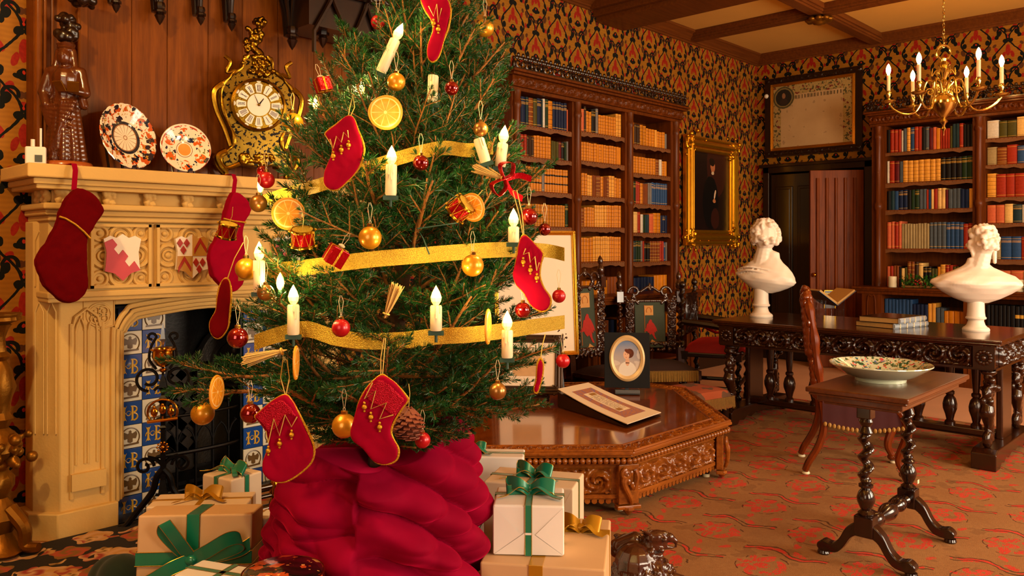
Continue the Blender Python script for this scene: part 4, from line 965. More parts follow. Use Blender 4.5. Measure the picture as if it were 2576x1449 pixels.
bc2 = bookcase('tall carved mahogany bookcase beside the doorway behind the chandelier', (8.9, 3.22, 0), -PI / 2, ups2, z2s, 2.66, .955, 1, .60)
rows2 = [["k1//.85 r3//.85 w1/.6/.8 s1//.85 h1//.88 u1//.88 r2//.88 k1//.85 s1//.85 m1//.8 p1/.8/.8 a1//.75 r4/.6/.72 o1/.6/.8 t2/.8/.85 r1//.85 k3/.8/.8", "w1/.6/.85 r1//.85 m1//.82 s1/.7/.8 h7/1.1/.82 k4//.84 g2//.84", "k1//.85 t1//.84 u1//.82 n2/1.1/.86 k1//.84 g2//.86 s2//.85 r1/.6/.84 u1/.6/.84 c1/.6/.85 r1//.86 c2//.86 m1/.6/.8 s3//.82 n2//.78 h1//.8", "p2//.78 r1//.77 p1/.8/.8 e10/.7/.72 s4//.74 u4//.74 r2//.7", "p1//.6 r1//.6 b2/.8/.62 k1/.6/.6 c1//.55 o1/.8/.57 b2//.75 d1//.75 c1/1.2/.7 k2//.6 o2/.8/.55 a1/.8/.6 h1/1.2/.68 r2//.65 o4/.8/.62 b2//.6"],
         ["w1/1.2/.8 o2/.8/.75 c2/1.2/.85 a1//.85 d3/.9/.9", "e1/1.1/.8 b1//.78 r1//.85 u1/.8/.8 r1/.6/.8 o1/.6/.8 r1//.8 p1/.6/.75 t2/.7/.8 e2//.8", "h1//.85 r9//.82", "p2//.85 c1//.88 t1//.85 w1//.82 u1/.7/.82 a1/.6/.82 n2/.8/.82 h1/1.1/.82 o2//.8", "e2/.7/.7 u2//.72 r1//.7 h1/1.2/.68 t1//.65 p3//.65", "p3/1.5/.75 c1/1.4/.72 r5/1.3/.7"]]
bay2n = ['left bay, bookcase beside the door', 'right bay, bookcase beside the door']
for bi in range(2):
    zs = z2s[bi] + [.955]; u0, u1 = ups2[bi][1], ups2[bi + 1][0]; nn = names[:len(zs) - 1] + ['bottom shelf']
    for si in range(len(zs)):
        ztop = (2.66 if si == 0 else zs[si - 1] - .045); row(rows2[bi][si], T2, u0, u1, zs[si], ztop - zs[si], bay2n[bi], nn[si], weight=1.1 if bi == 0 else (.8 if si > 0 else .9))
    row("u8//.85 n4//.7 h2//.75 s2//.6 a4/1.3/.5" if bi == 0 else "k22//.8", T2, u0 + .03, u1 - .03, .60, .27, ('left', 'right')[bi] + ' cupboard, bookcase beside the door', 'top shelf', yoff=-.12, weight=.5 if bi == 0 else .3)
for bi in range(3): row("b6//.6 n4//.6 a8//.6", T1, ups1[bi][1] + .03, ups1[bi + 1][0] - .03, .55, .3, ('left', 'middle', 'right')[bi] + ' cupboard, bookcase behind the tree', 'top shelf', yoff=-.12, weight=.01)
BOOKS.sort(key=lambda q: -q[8] * q[1] * q[3] / (q[0].translation.length ** 2))
rest = {}
cnt = {}
for i, (Tm, w_, dp, h, k_, st, lab, where, wt) in enumerate(BOOKS):
    if i < 298:
        o = bpy.data.objects.new('book', get_bm(k_, st)); C.objects.link(o); o.matrix_world = Tm @ Matrix.Diagonal((w_, dp, h, 1)); tag(o, lab, 'book', 'old books shelved in the ' + where.split(', ')[-1])
    else: rest.setdefault(k_, []).append(Tm @ Matrix.Diagonal((w_, dp, h, 1)))
me = bpy.data.meshes.new('more_books'); vs = []; fs = []; mi = []; unit = bookmesh(0)
for j, (k_, Ts) in enumerate(rest.items()):
    me.materials.append(BM[k_])
    for Tm in Ts:
        n = len(vs); vs += [tuple(Tm @ Vector(v)) for v in unit.v]; fs += [tuple(n + a for a in f) for f in unit.f]; mi += [j] * len(unit.f)
me.from_pydata(vs, [], fs); me.polygons.foreach_set('material_index', mi)
o = bpy.data.objects.new('books_in_shadow', me); C.objects.link(o); tag(o, 'remaining old books in the lowest and shaded shelves of both bookcases', 'books', kind='stuff')
# a folder box standing between the books
# candles and garland on the ledge of the second bookcase
for i, px in enumerate((2245, 2562)):
    q = onX(px, 724, 8.80); MB().lathe([(.04, 0), (.041, .004), (.041, .108), (.036, .112), (0, .106)], 24).build('candle_body', M_wax).name
    o = bpy.data.objects[-1] if False else C.objects[-1]; o.name = 'pillar_candle'; o.location = (8.80, q.y, .9555); tag(o, ('ivory pillar candle at the left end of the leafy garland', 'ivory pillar candle behind the female bust by the frame edge')[i], 'candle', 'pillar candles on the bookcase ledge')
def garland(y0, y1, label):
    t = thing('garland', label, 'garland', (8.80, (y0 + y1) / 2, .9555), 0, 'leafy garlands on the bookcase ledge'); rnd = random.Random(y0); m = MB()
    for _ in range(230):
        c = V(rnd.uniform(-.07, .07), rnd.uniform(y0, y1) - (y0 + y1) / 2, rnd.uniform(.01, .10) * (1 if rnd.random() < .7 else 1.2)); R = Matrix.Rotation(rnd.uniform(0, 6), 4, 'Z') @ Matrix.Rotation(rnd.uniform(-1, 1), 4, 'X'); s_ = rnd.uniform(.7, 1.2)
        m.add([(0, 0, 0), (.012 * s_, .014 * s_, .003), (.006 * s_, .024 * s_, 0), (.010 * s_, .036 * s_, .003), (0, .055 * s_, 0), (-.010 * s_, .036 * s_, .003), (-.006 * s_, .024 * s_, 0), (-.012 * s_, .014 * s_, .003)], [(0, 1, 2, 3, 4), (0, 4, 5, 6, 7)], tr(*c) @ R)
    m.build('leaves', M_leafgreen, t, smooth=0, kind='stuff'); m = MB()
    for _ in range(12): m.sph((rnd.uniform(-.06, -.02), rnd.uniform(-.05, .05), rnd.uniform(.03, .08)), .009, n=8, m=6)
    m.build('berries', M_berry, t, kind='stuff')
    m = MB().tube([(0, y0 - (y0 + y1) / 2, .012), (0, y1 - (y0 + y1) / 2, .012)], .012, 6).build('stem', M_twig, t)
g0, g1 = onX(2268, 720, 8.8).y, onX(2372, 720, 8.8).y
garland(g1, g0, 'holly garland with red berries right of the left pillar candle')
g1 = onX(2580, 720, 8.8).y; garland(g1 - .25, g1 - .02, 'leafy garland end just inside the right picture edge')
M_griffprint = plain('red_and_gold_print', '#b8652a', .8, 0, .5, 30)
# ------------------------------------------------------------------ pictures on the walls
def frame(t, W, Hh, fw, mat, d=.05, ornate=False, T=None):
    """rectangular moulded frame, face towards local -y, base at z=0"""
    T = T or Matrix()
    for (x0, x1, z0, z1, ax) in ((-W / 2, W / 2, 0, fw, 0), (-W / 2, W / 2, Hh - fw, Hh, 0), (-W / 2, -W / 2 + fw, fw, Hh - fw, 1), (W / 2 - fw, W / 2, fw, Hh - fw, 1)):
        m = MB(T).box(x0, x1, -d * .4, 0, z0, z1)
        if ax == 0:
            for f, r in ((.16, .16), (.5, .22), (.86, .10)):
                zz = z0 + fw * (f if z0 > 0 else 1 - f) if z0 > 0 else z0 + fw * f
                m.tube([(x0 + fw * .1, -d * .45, zz), (x1 - fw * .1, -d * .45, zz)], fw * r, 8)
        else:
            for f, r in ((.16, .16), (.5, .22), (.86, .10)):
                xx = x0 + fw * f if x0 < 0 else x1 - fw * f
                m.tube([(xx, -d * .45, z0 - fw * .8), (xx, -d * .45, z1 + fw * .8)], fw * r, 8)
        m.build('frame_rail', mat, t, bevel=0)
    if ornate:
        rnd = random.Random(W); bl = []
        for sx in (-1, 1):
            for sz in (0, 1):
                cx_, cz = sx * (W / 2 - fw * .5), fw * .5 + sz * (Hh - fw)
                bl += [((cx_ + rnd.gauss(0, fw * .42), -d * .6, cz + rnd.gauss(0, fw * .42)), rnd.uniform(fw * .08, fw * .17)) for _ in range(26)]
        for _ in range(60):
            a = rnd.uniform(-.5, .5); s2 = rnd.choice((-1, 1))
            if rnd.random() < .5: bl.append(((a * W, -d * .5, Hh / 2 + s2 * (Hh / 2 - fw * .35) + rnd.gauss(0, fw * .1)), rnd.uniform(fw * .06, fw * .11)))
            else: bl.append(((s2 * (W / 2 - fw * .35) + rnd.gauss(0, fw * .1), -d * .5, Hh / 2 + a * Hh), rnd.uniform(fw * .06, fw * .11)))
        bl = [((T @ V(*c)), r) for c, r in bl]
        clay('carved_leaves', bl, mat, t, fw * .045, 1)
x0, x1 = onY(1722, 480, 4.70).x, onY(1850, 480, 4.70).x; z0, z1 = onY(1790, 617, 4.7).z, onY(1726, 338, 4.7).z
Wp, Hp = x1 - x0, z1 - z0
t = thing('portrait_painting', 'dark oil portrait of a man in black coat in a wide carved gold frame', 'painting', ((x0 + x1) / 2, YA - .03, z0))
frame(t, Wp, Hp, .17, plain('portrait_gold_frame', '#d8961c', .28, .9, .25, 14), .09, True)
def oil():
    b = B('oil_portrait'); x, y, z = b.xyz('Object', .02, 20); z = z - Hp / 2; n = b.noise(6, 4)
    c = b.mix(n, '#060202', '#1a0803'); c = b.mix(b.ell(x, z, .12, .3, .22, .35) * .6, c, '#381208')
    c = b.mix(b.ell(x, z, -.02, -.12, .17, .30), c, '#030303'); c = b.mix(b.ell(x, z, .08, -.30, .09, .12), c, '#2c0e06')
    c = b.mix(b.ell(x, z, .03, .29, .050, .072), c, '#a0603a'); c = b.mix(b.ell(x, z, .012, .34, .062, .045, -.3), c, '#120804'); c = b.mix(b.ell(x, z, .03, .215, .03, .018), c, '#b8a080')
    c = b.mix(b.ell(x, z, .075, -.03, .016, .055, -.3), c, '#c8a888'); c = b.mix(b.ell(x, z, .06, -.10, .035, .025), c, '#a0643c'); return b.done(c, .35, 0)
MB().box(-Wp / 2 + .15, Wp / 2 - .15, -.025, -.015, .15, Hp - .15).build('canvas', oil(), t, smooth=0)
for z in (.15, Hp - .15): pass
MB().cyl((0, -.01, Hp), (0, -.005, Hp + .3), .002).build('wire', M_iron, t)
# parchment
y0, y1 = 4.555, 3.535; Wq = y0 - y1; zb, zt = 2.54, 3.352
t = thing('illuminated_parchment', 'framed illuminated parchment with round portrait above the doorway', 'parchment', (XB - .02, (y0 + y1) / 2, zb), -PI / 2)
frame(t, Wq, zt - zb, .035, plain('parchment_gold_frame', '#c07e1a', .3, .8, .2, 14), .04)
def parch():
    b = B('parchment'); x, y, z = b.xyz('Object', .012, 30); Hq = zt - zb; L0_, R0_ = -Wq / 2 + .03, Wq / 2 - .03
    c = b.mix(b.noise(4, 4), '#a8875a', '#c9a878'); c = b.mix(b.noise(16, 3).gt(.66) * .35, c, '#5a3a1c')
    side = x.lt(L0_ + .10).max(x.gt(R0_ - .11)); top = z.gt(Hq - .15); n = b.noise(34, 3); n2 = b.noise(26, 2)
    bd = side.max(top); c = b.mix(bd, c, b.mix(n, '#8a6c2e', '#c0a468')); c = b.mix(bd * n.gt(.56), c, '#4a4420'); c = b.mix(bd * n2.gt(.63), c, '#6e1c10')
    cx_, cz = L0_ + .135, Hq - .175; rr = ((x - cx_) * (x - cx_) + (z - cz) * (z - cz)).sqrt()
    c = b.mix(rr.lt(.135), c, '#7c6a3c'); c = b.mix((rr - .122).abs().lt(.006), c, '#38341a'); c = b.mix(rr.lt(.10), c, '#14120c'); c = b.mix(b.ell(x, z, cx_, cz + .02, .022, .035), c, '#8a6040'); c = b.mix(b.ell(x, z, cx_, cz - .05, .05, .04), c, '#2c1c14')
    tx = ((x * 260).sin() * (x * 97).sin()).gt(.05); tl = ((z - (Hq - .185)).abs().lt(.022)) * x.gt(L0_ + .27) * x.lt(R0_ - .12); c = b.mix(tl * tx, c, '#4a3c20')
    return b.done(c, .6, 0, **{'Coat Weight': .2})
MB().box(-Wq / 2 + .03, Wq / 2 - .03, -.008, -.003, .03, zt - zb - .03).build('sheet', parch(), t, smooth=0)
t2 = t; m = MB()
for (a, c, e, g) in ((-Wq / 2 - .075, Wq / 2 + .075, -.075, 0), (-Wq / 2 - .075, Wq / 2 + .075, zt - zb, zt - zb + .075), (-Wq / 2 - .075, -Wq / 2, 0, zt - zb), (Wq / 2, Wq / 2 + .075, 0, zt - zb)):
    m.box(a, c, -.012, .015, e, g)
m.build('outer_moulding', M_dark, t, smooth=0)
for e in (-.06, zt - zb + .012): carved('carved_edge', (-Wq / 2 - .07, -.012, e), (Wq + .14, 0, 0), (0, 0, .05), (0, -1, 0), .08, .02, M_dark, t, .01)
q = onY(1140, 285, 4.70); t = thing('wall_picture', 'small cream picture in a wooden frame on the wall behind the upper branches', 'picture', (q.x, YA - .03, q.z - .2))
frame(t, .42, .42, .035, M_panel, .03); MB().box(-.18, .18, -.012, .0, .03, .39).build('mount', M_mat, t, smooth=0); MB().box(-.11, .11, -.0135, -.012, .09, .2).build('print', M_griffprint, t, smooth=0)
q = onX(1901, 243, 9.2); o = MB().sph((0, 0, 0), .028).build('motion_sensor', M_white, None); o.location = (XB - .03, YA - .14, q.z); tag(o, 'small white round sensor high in the room corner', 'sensor')
# ------------------------------------------------------------------ low octagonal carved table
TZ = .36
oc = [(3.35, 2.375), (4.325, 2.365), (5.08, 3.14), (5.06, 3.55), (4.50, 4.06), (3.25, 4.06), (2.70, 3.6), (2.66, 3.06)]
cc = (3.87, 3.25)
t = thing('octagonal_table', 'low octagonal table of carved walnut with a polished top', 'table', (cc[0], cc[1], .012))
loc = [(x - cc[0], y - cc[1]) for x, y in oc]; Z = TZ - .012
def inset(poly, d):
    n = len(poly); out = []
    for i in range(n):
        p0, p1, p2 = map(lambda q: Vector(q), (poly[i - 1], poly[i], poly[(i + 1) % n]))
        d1 = (p1 - p0).normalized(); d2 = (p2 - p1).normalized(); n1 = Vector((-d1.y, d1.x)); n2 = Vector((-d2.y, d2.x)); b_ = (n1 + n2); b_ = b_ / (1 + n1.dot(n2)); out.append(tuple(p1 + b_ * d))
    return out
i1 = inset(loc, .012); i2 = inset(loc, .115); i3 = inset(loc, .05); i4 = inset(loc, .075)
MB().prism(i2, Z - .03, Z - .004).build('top_panel', M_octtop, t, smooth=0)
m = MB().prism(loc, Z - .028, Z - .010).prism(inset(loc, .02), Z - .045, Z - .028).prism(inset(loc, .035), Z - .085, Z - .075); m.build('top_edge', M_oct, t, smooth=0, bevel=.005)
for i in range(8):
    j = (i + 1) % 8; a0, a1, b0, b1 = V(*i1[i], Z), V(*i1[j], Z), V(*i2[i], Z), V(*i2[j], Z); Lg = (a1 - a0).length
    nu, nv = max(8, int(Lg / .007)), 13; uu, vv = np.meshgrid(np.linspace(0, 1, nu), np.linspace(0, 1, nv)); hh = scrollwork(uu * max(1, round(Lg / .11)) * .9999, vv) * .018 * np.clip(np.minimum(vv, 1 - vv) * 8, 0, 1)
    vs = [tuple((a0.lerp(a1, uu[r, c])).lerp(b0.lerp(b1, uu[r, c]), vv[r, c]) + V(0, 0, -.012 + hh[r, c])) for r in range(nv) for c in range(nu)]
    fs = [(r * nu + c, r * nu + c + 1, (r + 1) * nu + c + 1, (r + 1) * nu + c) for r in range(nv - 1) for c in range(nu - 1)]
    MB().add(vs, fs).build('carved_rim', M_oct, t, smooth=80)
    MB().tube([a0 + V(0, 0, -.006), a1 + V(0, 0, -.006)], .008, 8).tube([b0 + V(0, 0, -.006), b1 + V(0, 0, -.006)], .008, 8).build('rim_bead', M_oct, t)
    # gadrooned edge below the rim
    p0, p1 = V(*inset(loc, .018)[i], 0), V(*inset(loc, .018)[j], 0); n = int(Lg / .03); m = MB(); dd = (p1 - p0).normalized(); nn = V(dd.y, -dd.x, 0)
    for k in range(n):
        c = p0.lerp(p1, (k + .5) / n); m.sph((c.x, c.y, Z - .060), .0155, (1, 1, 1.1), 8, 6)
    m.build('gadroon', M_oct, t, kind='stuff')
    q0, q1 = V(*i4[i], 0), V(*i4[j], 0); dd = (q1 - q0).normalized(); nn = V(dd.y, -dd.x, 0); Lq = (q1 - q0).length; up = V(0, 0, 1)
    m = MB(); base = q0 - nn * .0
    def sl(a, b_, z0_, z1_, d0, d1): # slab along the side
        P_ = [q0 + dd * a + nn * d0, q0 + dd * b_ + nn * d0, q0 + dd * b_ + nn * d1, q0 + dd * a + nn * d1]
        m.add([(p.x, p.y, z0_) for p in P_] + [(p.x, p.y, z1_) for p in P_], [(3, 2, 1, 0), (4, 5, 6, 7), (0, 1, 5, 4), (1, 2, 6, 5), (2, 3, 7, 6), (3, 0, 4, 7)])
    sl(0, Lq, .075, Z - .085, -.03, 0); sl(.05, Lq - .05, .085, .105, 0, .012); sl(.05, Lq - .05, Z - .105, Z - .088, 0, .012)
    m.build('apron', M_oct, t, smooth=0)
    carved('carved_panel', q0 + dd * .075 + nn * .001 + up * .105, dd * (Lq - .15), up * (Z - .21), nn, .14, .04, M_oct, t, .007)
    # scalloped lower edge
    n = int(Lq / .035); m = MB()
    for k in range(n): c = q0 + dd * (k + .5) * Lq / n; m.cyl(c + up * .068 - nn * .02, c + up * .068 + nn * .002, .015, n=10)
    m.build('scallops', M_oct, t, kind='stuff')
    # corner bracket post with scroll, acorn and carved leaf
    c = V(*inset(loc, .055)[i], 0); rd = c.normalized(); ang = math.atan2(rd.y, rd.x); Tc = tr(c.x, c.y, 0) @ rotz(ang + PI / 2)
    m = MB(Tc).box(-.055, .055, -.01, .03, .06, Z - .085).box(-.065, .065, -.018, .03, .035, .055); m.build('corner_post', M_oct, t, smooth=0, bevel=.004)
    m = MB(Tc).tube(spiral((-.02, -.025, Z - .13), .026, .007, PI / 2, 1.3, 16, 'xz', 1), .011, 7); m.tube(curvepts([(-.03, -.03, Z - .15), (-.035, -.035, .17), (.0, -.03, .1), (.01, -.02, .065)], 5), lambda q_: .017 - .007 * q_, 8)
    for k in range(6): m.sph((.02 * math.cos(k), -.026, .15 + .018 * k * .8), .013, (1, .8, 1.3), 7, 5)
    m.tube(curvepts([(.03, -.025, Z - .11), (.04, -.03, .2), (.025, -.03, .14)], 4), .010, 6)
    m.lathe([(0, -.012), (.012, -.004), (.022, .008), (.032, .02), (.03, .035)], 10, tr(0, .0, .012)); m.build('bracket_carving', M_oct, t)
    # inner turned legs on ivory castor cups
for i in (0, 1, 2, 3, 4, 5, 6, 7):
    c = V(*inset(loc, .14)[i], 0); m = MB(); twist(m, (c.x, c.y, .05), Z - .10, .024, 2.5, .3, 10); m.lathe([(.02, 0), (.026, .02), (.02, .04)], 12, tr(c.x, c.y, .018)); m.build('leg', M_post, t)
    MB().lathe([(.022, 0), (.024, .008), (.022, .018), (0, .018)], 14, tr(c.x, c.y, 0)).build('castor_cup', M_wax, t)
# things standing on the octagonal table
q = onZ(1578, 990, TZ)
t = thing('miniature_portrait', 'miniature watercolour of a lady in white in black oval mount on easel', 'portrait', (q.x, q.y, TZ + .001), VIEW - .10)
lean = rotx(-.14); Tl = tr(0, .02, .035) @ lean
MB().box(-.085, .085, -.045, .10, 0, .012).box(-.085, .085, -.045, -.03, 0, .03).box(-.012, .012, .07, .085, .0, .22).build('easel', M_greyst, t, smooth=0, bevel=.002)
MB(Tl).box(-.158, .158, -.006, .010, 0, .385).build('mount', M_black, t, smooth=0, bevel=.003)
ax = Tl @ Matrix(((1, 0, 0, 0), (0, 0, -1, -.006), (0, 1, 0, .205), (0, 0, 0, 1))) @ Matrix.Diagonal((1, 1.3, 1, 1))
MB().lathe([(.095, 0), (.095, .010), (.112, .016), (.123, .008), (.125, 0)], 56, ax).build('oval_frame', plain('cream_oval_frame', '#dcbc84', .35, .2, .06, 8), t)
def mini():
    b = B('lady_miniature'); x, y, z = b.xyz('Generated', .012, 30); x = (x - .5) * 2; z = (z - .5) * 2.6
    c = b.mix((z * .5 + b.noise(5, 3) * .8 - .1).max(0).min(1), '#c9b8a8', '#4878b0'); c = b.mix((b.noise(4, 3)).gt(.55) * .5, c, '#e6dcd0')
    c = b.mix(b.ell(x, z, .02, -.85, .62, .62), c, '#e9e2d6'); c = b.mix(b.ell(x, z, .03, -.25, .15, .30), c, '#e0b090'); c = b.mix((z + .33).abs().lt(.03) * (x - .03).abs().lt(.14), c, '#4a2418')
    c = b.mix(b.ell(x, z, .17, .36, .32, .34, -.3), c, '#5a2c18'); c = b.mix(b.ell(x, z, -.05, .24, .22, .31, .1), c, '#e6b898'); c = b.mix(b.ell(x, z, .08, .50, .28, .14, -.5), c, '#6a3620'); c = b.mix(b.ell(x, z, -.12, .30, .03, .02).max(b.ell(x, z, .04, .30, .03, .02)), c, '#3a2420'); c = b.mix(b.ell(x, z, -.06, .06, .05, .018), c, '#b0504a')
    return b.done(c, .25, 0, **{'Coat Weight': .4})
mo = MB().lathe([(0, .004), (.096, .004), (.096, 0)], 48, ax).build('miniature', mini(), t)
L_, TL_, B_, R__ = onZ(1403, 978, .475), onZ(1480, 962, .475), onZ(1578, 1066, .385), onZ(1663, 1037, .385)
cen = (L_ + B_) / 2; t = thing('manuscript_page', 'illuminated manuscript page sloping on a black wedge stand on the octagonal table', 'manuscript', (cen.x, cen.y, TZ + .001))
def pg(u, v, dz=0): p = L_.lerp(B_, u).lerp(TL_.lerp(R__, u), v) - V(cen.x, cen.y, TZ + .001); return (p.x, p.y, p.z - .012 * math.sin(PI * u) + dz)
def illum():
    b = B('illuminated_page'); n = b.nt.nodes.new('ShaderNodeUVMap'); s_ = b.nt.nodes.new('ShaderNodeSeparateXYZ'); b.nt.links.new(n.outputs[0], s_.inputs[0]); u, v = S(b.nt, s_.outputs[0]), S(b.nt, s_.outputs[1])
    bx = lambda a, c, e, g: u.gt(a) * u.lt(c) * v.gt(e) * v.lt(g)
    nn = b.noise(60, 2); c = b.mix(0, '#e8d4b4', '#e8d4b4'); c = b.mix(bx(.12, .88, .2, .82), c, b.mix(nn, '#c8862e', '#8a5a78')); c = b.mix(bx(.12, .88, .2, .82) * nn.gt(.6), c, '#7a6ea0')
    c = b.mix(bx(.22, .74, .36, .68), c, '#ecd9b8'); tx = ((u * 52).frac().gt(.45)) * b.noise(120, 1).gt(.45) * bx(.30, .70, .40, .66); c = b.mix(tx * .8, c, '#6a4a30'); c = b.mix(bx(.235, .29, .48, .66).max(bx(.66, .72, .38, .52)), c, '#a0743a'); return b.done(c, .55)
m = MB(); nu = 16; vs = []; fs = []
for dz in (0, -.004):
    for i in range(nu + 1):
        for v_ in (0, 1): vs.append(pg(i / nu, v_, dz))
k2 = 2 * (nu + 1)
for i in range(nu): a = 2 * i; fs += [(a, a + 2, a + 3, a + 1), (k2 + a, k2 + a + 1, k2 + a + 3, k2 + a + 2), (a, k2 + a, k2 + a + 2, a + 2), (a + 1, a + 3, k2 + a + 3, k2 + a + 1)]
fs += [(0, 1, k2 + 1, k2), (2 * nu, k2 + 2 * nu, k2 + 2 * nu + 1, 2 * nu + 1)]
o = m.add(vs, fs).build('page', illum(), t, smooth=30); uv = o.data.uv_layers.new(name='uv')
for lp in o.data.loops: vi = lp.vertex_index % k2; uv.data[lp.index].uv = ((vi // 2) / nu, vi % 2)
m = MB(); vs = [pg(0, 0, -.022), pg(1, 0, -.022), pg(1, 1, -.022), pg(0, 1, -.022)]; vs += [(p[0], p[1], .0) for p in vs]; m.add(vs, [(0, 1, 2, 3), (7, 6, 5, 4), (0, 4, 5, 1), (1, 5, 6, 2), (2, 6, 7, 3), (3, 7, 4, 0)]); m.build('wedge_stand', M_dark, t, smooth=0)
def easel_picture(px, D, z0, W, Hh, fw, lab, mat, orn, lean_, art, rz=0, col='picture'):
    p = P(px, 900, D); t = thing('framed_picture', lab, col, (p.x, p.y, TZ + .001), VIEW + rz); h0 = z0 - TZ
    Tm = tr(0, 0, h0) @ rotx(-lean_); frame(t, W, Hh, fw, mat, .03, orn, Tm); MB(Tm).box(-W / 2 + fw * .8, W / 2 - fw * .8, -.008, .0, fw * .8, Hh - fw * .8).build('mount', M_mat, t, smooth=0)
    MB(Tm).box(-W / 2 + fw * .5, W / 2 - fw * .5, .0, .012, fw * .5, Hh - fw * .5).build('backing', M_dark, t, smooth=0)
    if art: MB(Tm).box(-W * .2, W * .2, -.0095, -.008, Hh * .3, Hh * .7).build('print', art, t, smooth=0)
    m = MB()
    for s2 in (-1, 1): m.tube([(s2 * W * .3, -.03, .006), (s2 * W * .28, -.0, h0 - .0), (s2 * W * .22, Hh * .75 * math.sin(lean_) + .03, h0 + Hh * .7)], .010, 6); m.tube([(s2 * W * .3, -.05, max(h0 - .008, .01)), (s2 * W * .28, .03, max(h0 - .008, .01))], .008, 6)
    m.tube([(0, .03 + Hh * .8 * math.sin(lean_), h0 + Hh * .7), (0, .22, .006)], .010, 6); m.tube([(-W * .32, -.01, max(h0 - .012, .01)), (W * .32, -.01, max(h0 - .012, .01))], .010, 6); m.build('easel', M_dark, t)
easel_picture(1352, 5.75, .60, .62, .90, .030, 'large pale picture in a thin gold frame behind the tree', plain('thin_gold_frame', '#d89a2c', .25, .9, .15, 12), False, .10, None, rz=.25)
easel_picture(1325, 5.35, .40, .48, .40, .055, 'picture in a dark ornate frame low behind the tree branches', plain('antique_dark_frame', '#4a3424', .4, .4, .4, 20), True, .28, plain('faded_print', '#c9a070', .8, 0, .3, 20), rz=-.1)
# ------------------------------------------------------------------ library desk
DH = .803; dW, dD = 1.97, 1.0
t = thing('library_desk', 'long dark carved oak desk with figure legs and turned stretcher posts', 'desk', (5.56, 3.215, .012), -PI / 2)
MB().box(0, dW, 0, dD, DH - .022, DH).box(.012, dW - .012, .012, dD - .012, DH - .036, DH - .022).box(.03, dW - .03, .03, dD - .03, DH - .048, DH - .036).build('desk_top', M_desktop, t, smooth=0, bevel=.006, seg=3)
m = MB()
for a, c, e, g in ((.05, dW - .05, .05, .07), (.05, dW - .05, dD - .07, dD - .05), (.05, .07, .05, dD - .05), (dW - .07, dW - .05, .05, dD - .05)): m.box(a, c, e, g, DH - .19, DH - .045)
m.box(.045, dW - .045, .045, .055, DH - .195, DH - .18).box(dW - .055, dW - .04, .045, dD - .05, DH - .195, DH - .18); m.build('apron', M_desk, t, smooth=0)
carved('carved_apron', (.17, .048, DH - .18), (dW - .34, 0, 0), (0, 0, .132), (0, -1, 0), .15, .035, M_desk, t, .0075)
carved('carved_apron', (dW - .048, .15, DH - .18), (0, dD - .3, 0), (0, 0, .132), (1, 0, 0), .15, .035, M_desk, t, .0075)
for x in (.045, dW - .165):
    ax = Matrix(((1, 0, 0, x + .06), (0, 0, -1, .045), (0, 1, 0, DH - .115), (0, 0, 0, 1))); m = MB().box(x, x + .12, .03, .05, DH - .185, DH - .045)
    for k in range(12): a = k * PI / 6; m.sph((x + .06 + .036 * math.cos(a), .028, DH - .115 + .036 * math.sin(a)), .014, (1, .7, 1), 8, 6)
    m.sph((x + .06, .024, DH - .115), .018); m.build('rosette_block', M_desk, t)
def figleg(x, y, sx):
    rnd = random.Random(x + y); zt = DH - .19
    bl = [((0, 0, zt - .02), .045, (1.1, 1.1, .6))]
    bl += [((rnd.gauss(0, .028), rnd.gauss(0, .028), zt - .05 - k * .006), rnd.uniform(.014, .026)) for k in range(14)]
    bl += [((0, -.03, zt - .15), .036, (.85, .9, 1.25)), ((0, -.064, zt - .155), .008), ((0, 0, zt - .15), .038), ((-.02, -.04, zt - .2), .022), ((.02, -.04, zt - .2), .022)]
    bl += limb((0, -.01, zt - .19), (0, -.035, zt - .27), .032, .046); bl += limb((0, -.035, zt - .27), (0, .0, zt - .36), .044, .024)
    bl += limb((0, .0, zt - .30), (0, .03, zt - .44), .03, .026); bl += [((0, -.025 + .022 * math.cos(a), .155 + .03 * math.sin(a) + .02), .026) for a in np.arange(0, 6.2, .6)]
    bl += [((0, .02, .17 + k * .03), .03) for k in range(5)]
    o = clay('figure_leg', bl, M_desk, t, .0065, 2); o.location = (x, y, 0)
for x in (.10, dW - .10):
    for y in (.12, dD - .14): figleg(x, y, 1)
    m = MB()
    pr = [(0.0, 0), (.10, 0), (.13, .03), (.2, .02), (.26, .05), (.32, .03), (.42, .06), (.5, .045), (.58, .06), (.68, .03), (.74, .05), (.8, .02), (.87, .03), (.9, 0), (dD - .0, 0), (dD, .10), (dD - .05, .125), (.05, .125), (0, .10)]
    m.prism(pr, x - .07, x + .07, Matrix(((0, 0, 1, 0), (1, 0, 0, 0), (0, 1, 0, 0), (0, 0, 0, 1)))); recalc(m.build('trestle_foot', M_desk, t, smooth=0, bevel=.006))
    m = MB().box(x - .02, x + .02, .38, dD - .38, .12, DH - .19); m.build('end_panel', M_desk, t, smooth=0, bevel=.01)
m = MB().box(.12, dW - .12, .40, .50, .125, .165).box(.12, dW - .12, .42, .48, .11, .125); m.build('stretcher', M_desk, t, smooth=0, bevel=.006)
bal = [(.034, 0), (.034, .02), (.022, .035), (.03, .07), (.044, .11), (.046, .14), (.036, .18), (.022, .2), (.03, .21), (.03, .225), (.02, .235), (.026, .30), (.03, .38), (.03, .455)]
for x in (.26, .42, .62, 1.36, 1.56, 1.72): MB().lathe(bal, 18, tr(x, .45, .163)).build('baluster', M_desk, t)
DT = DH + .0125
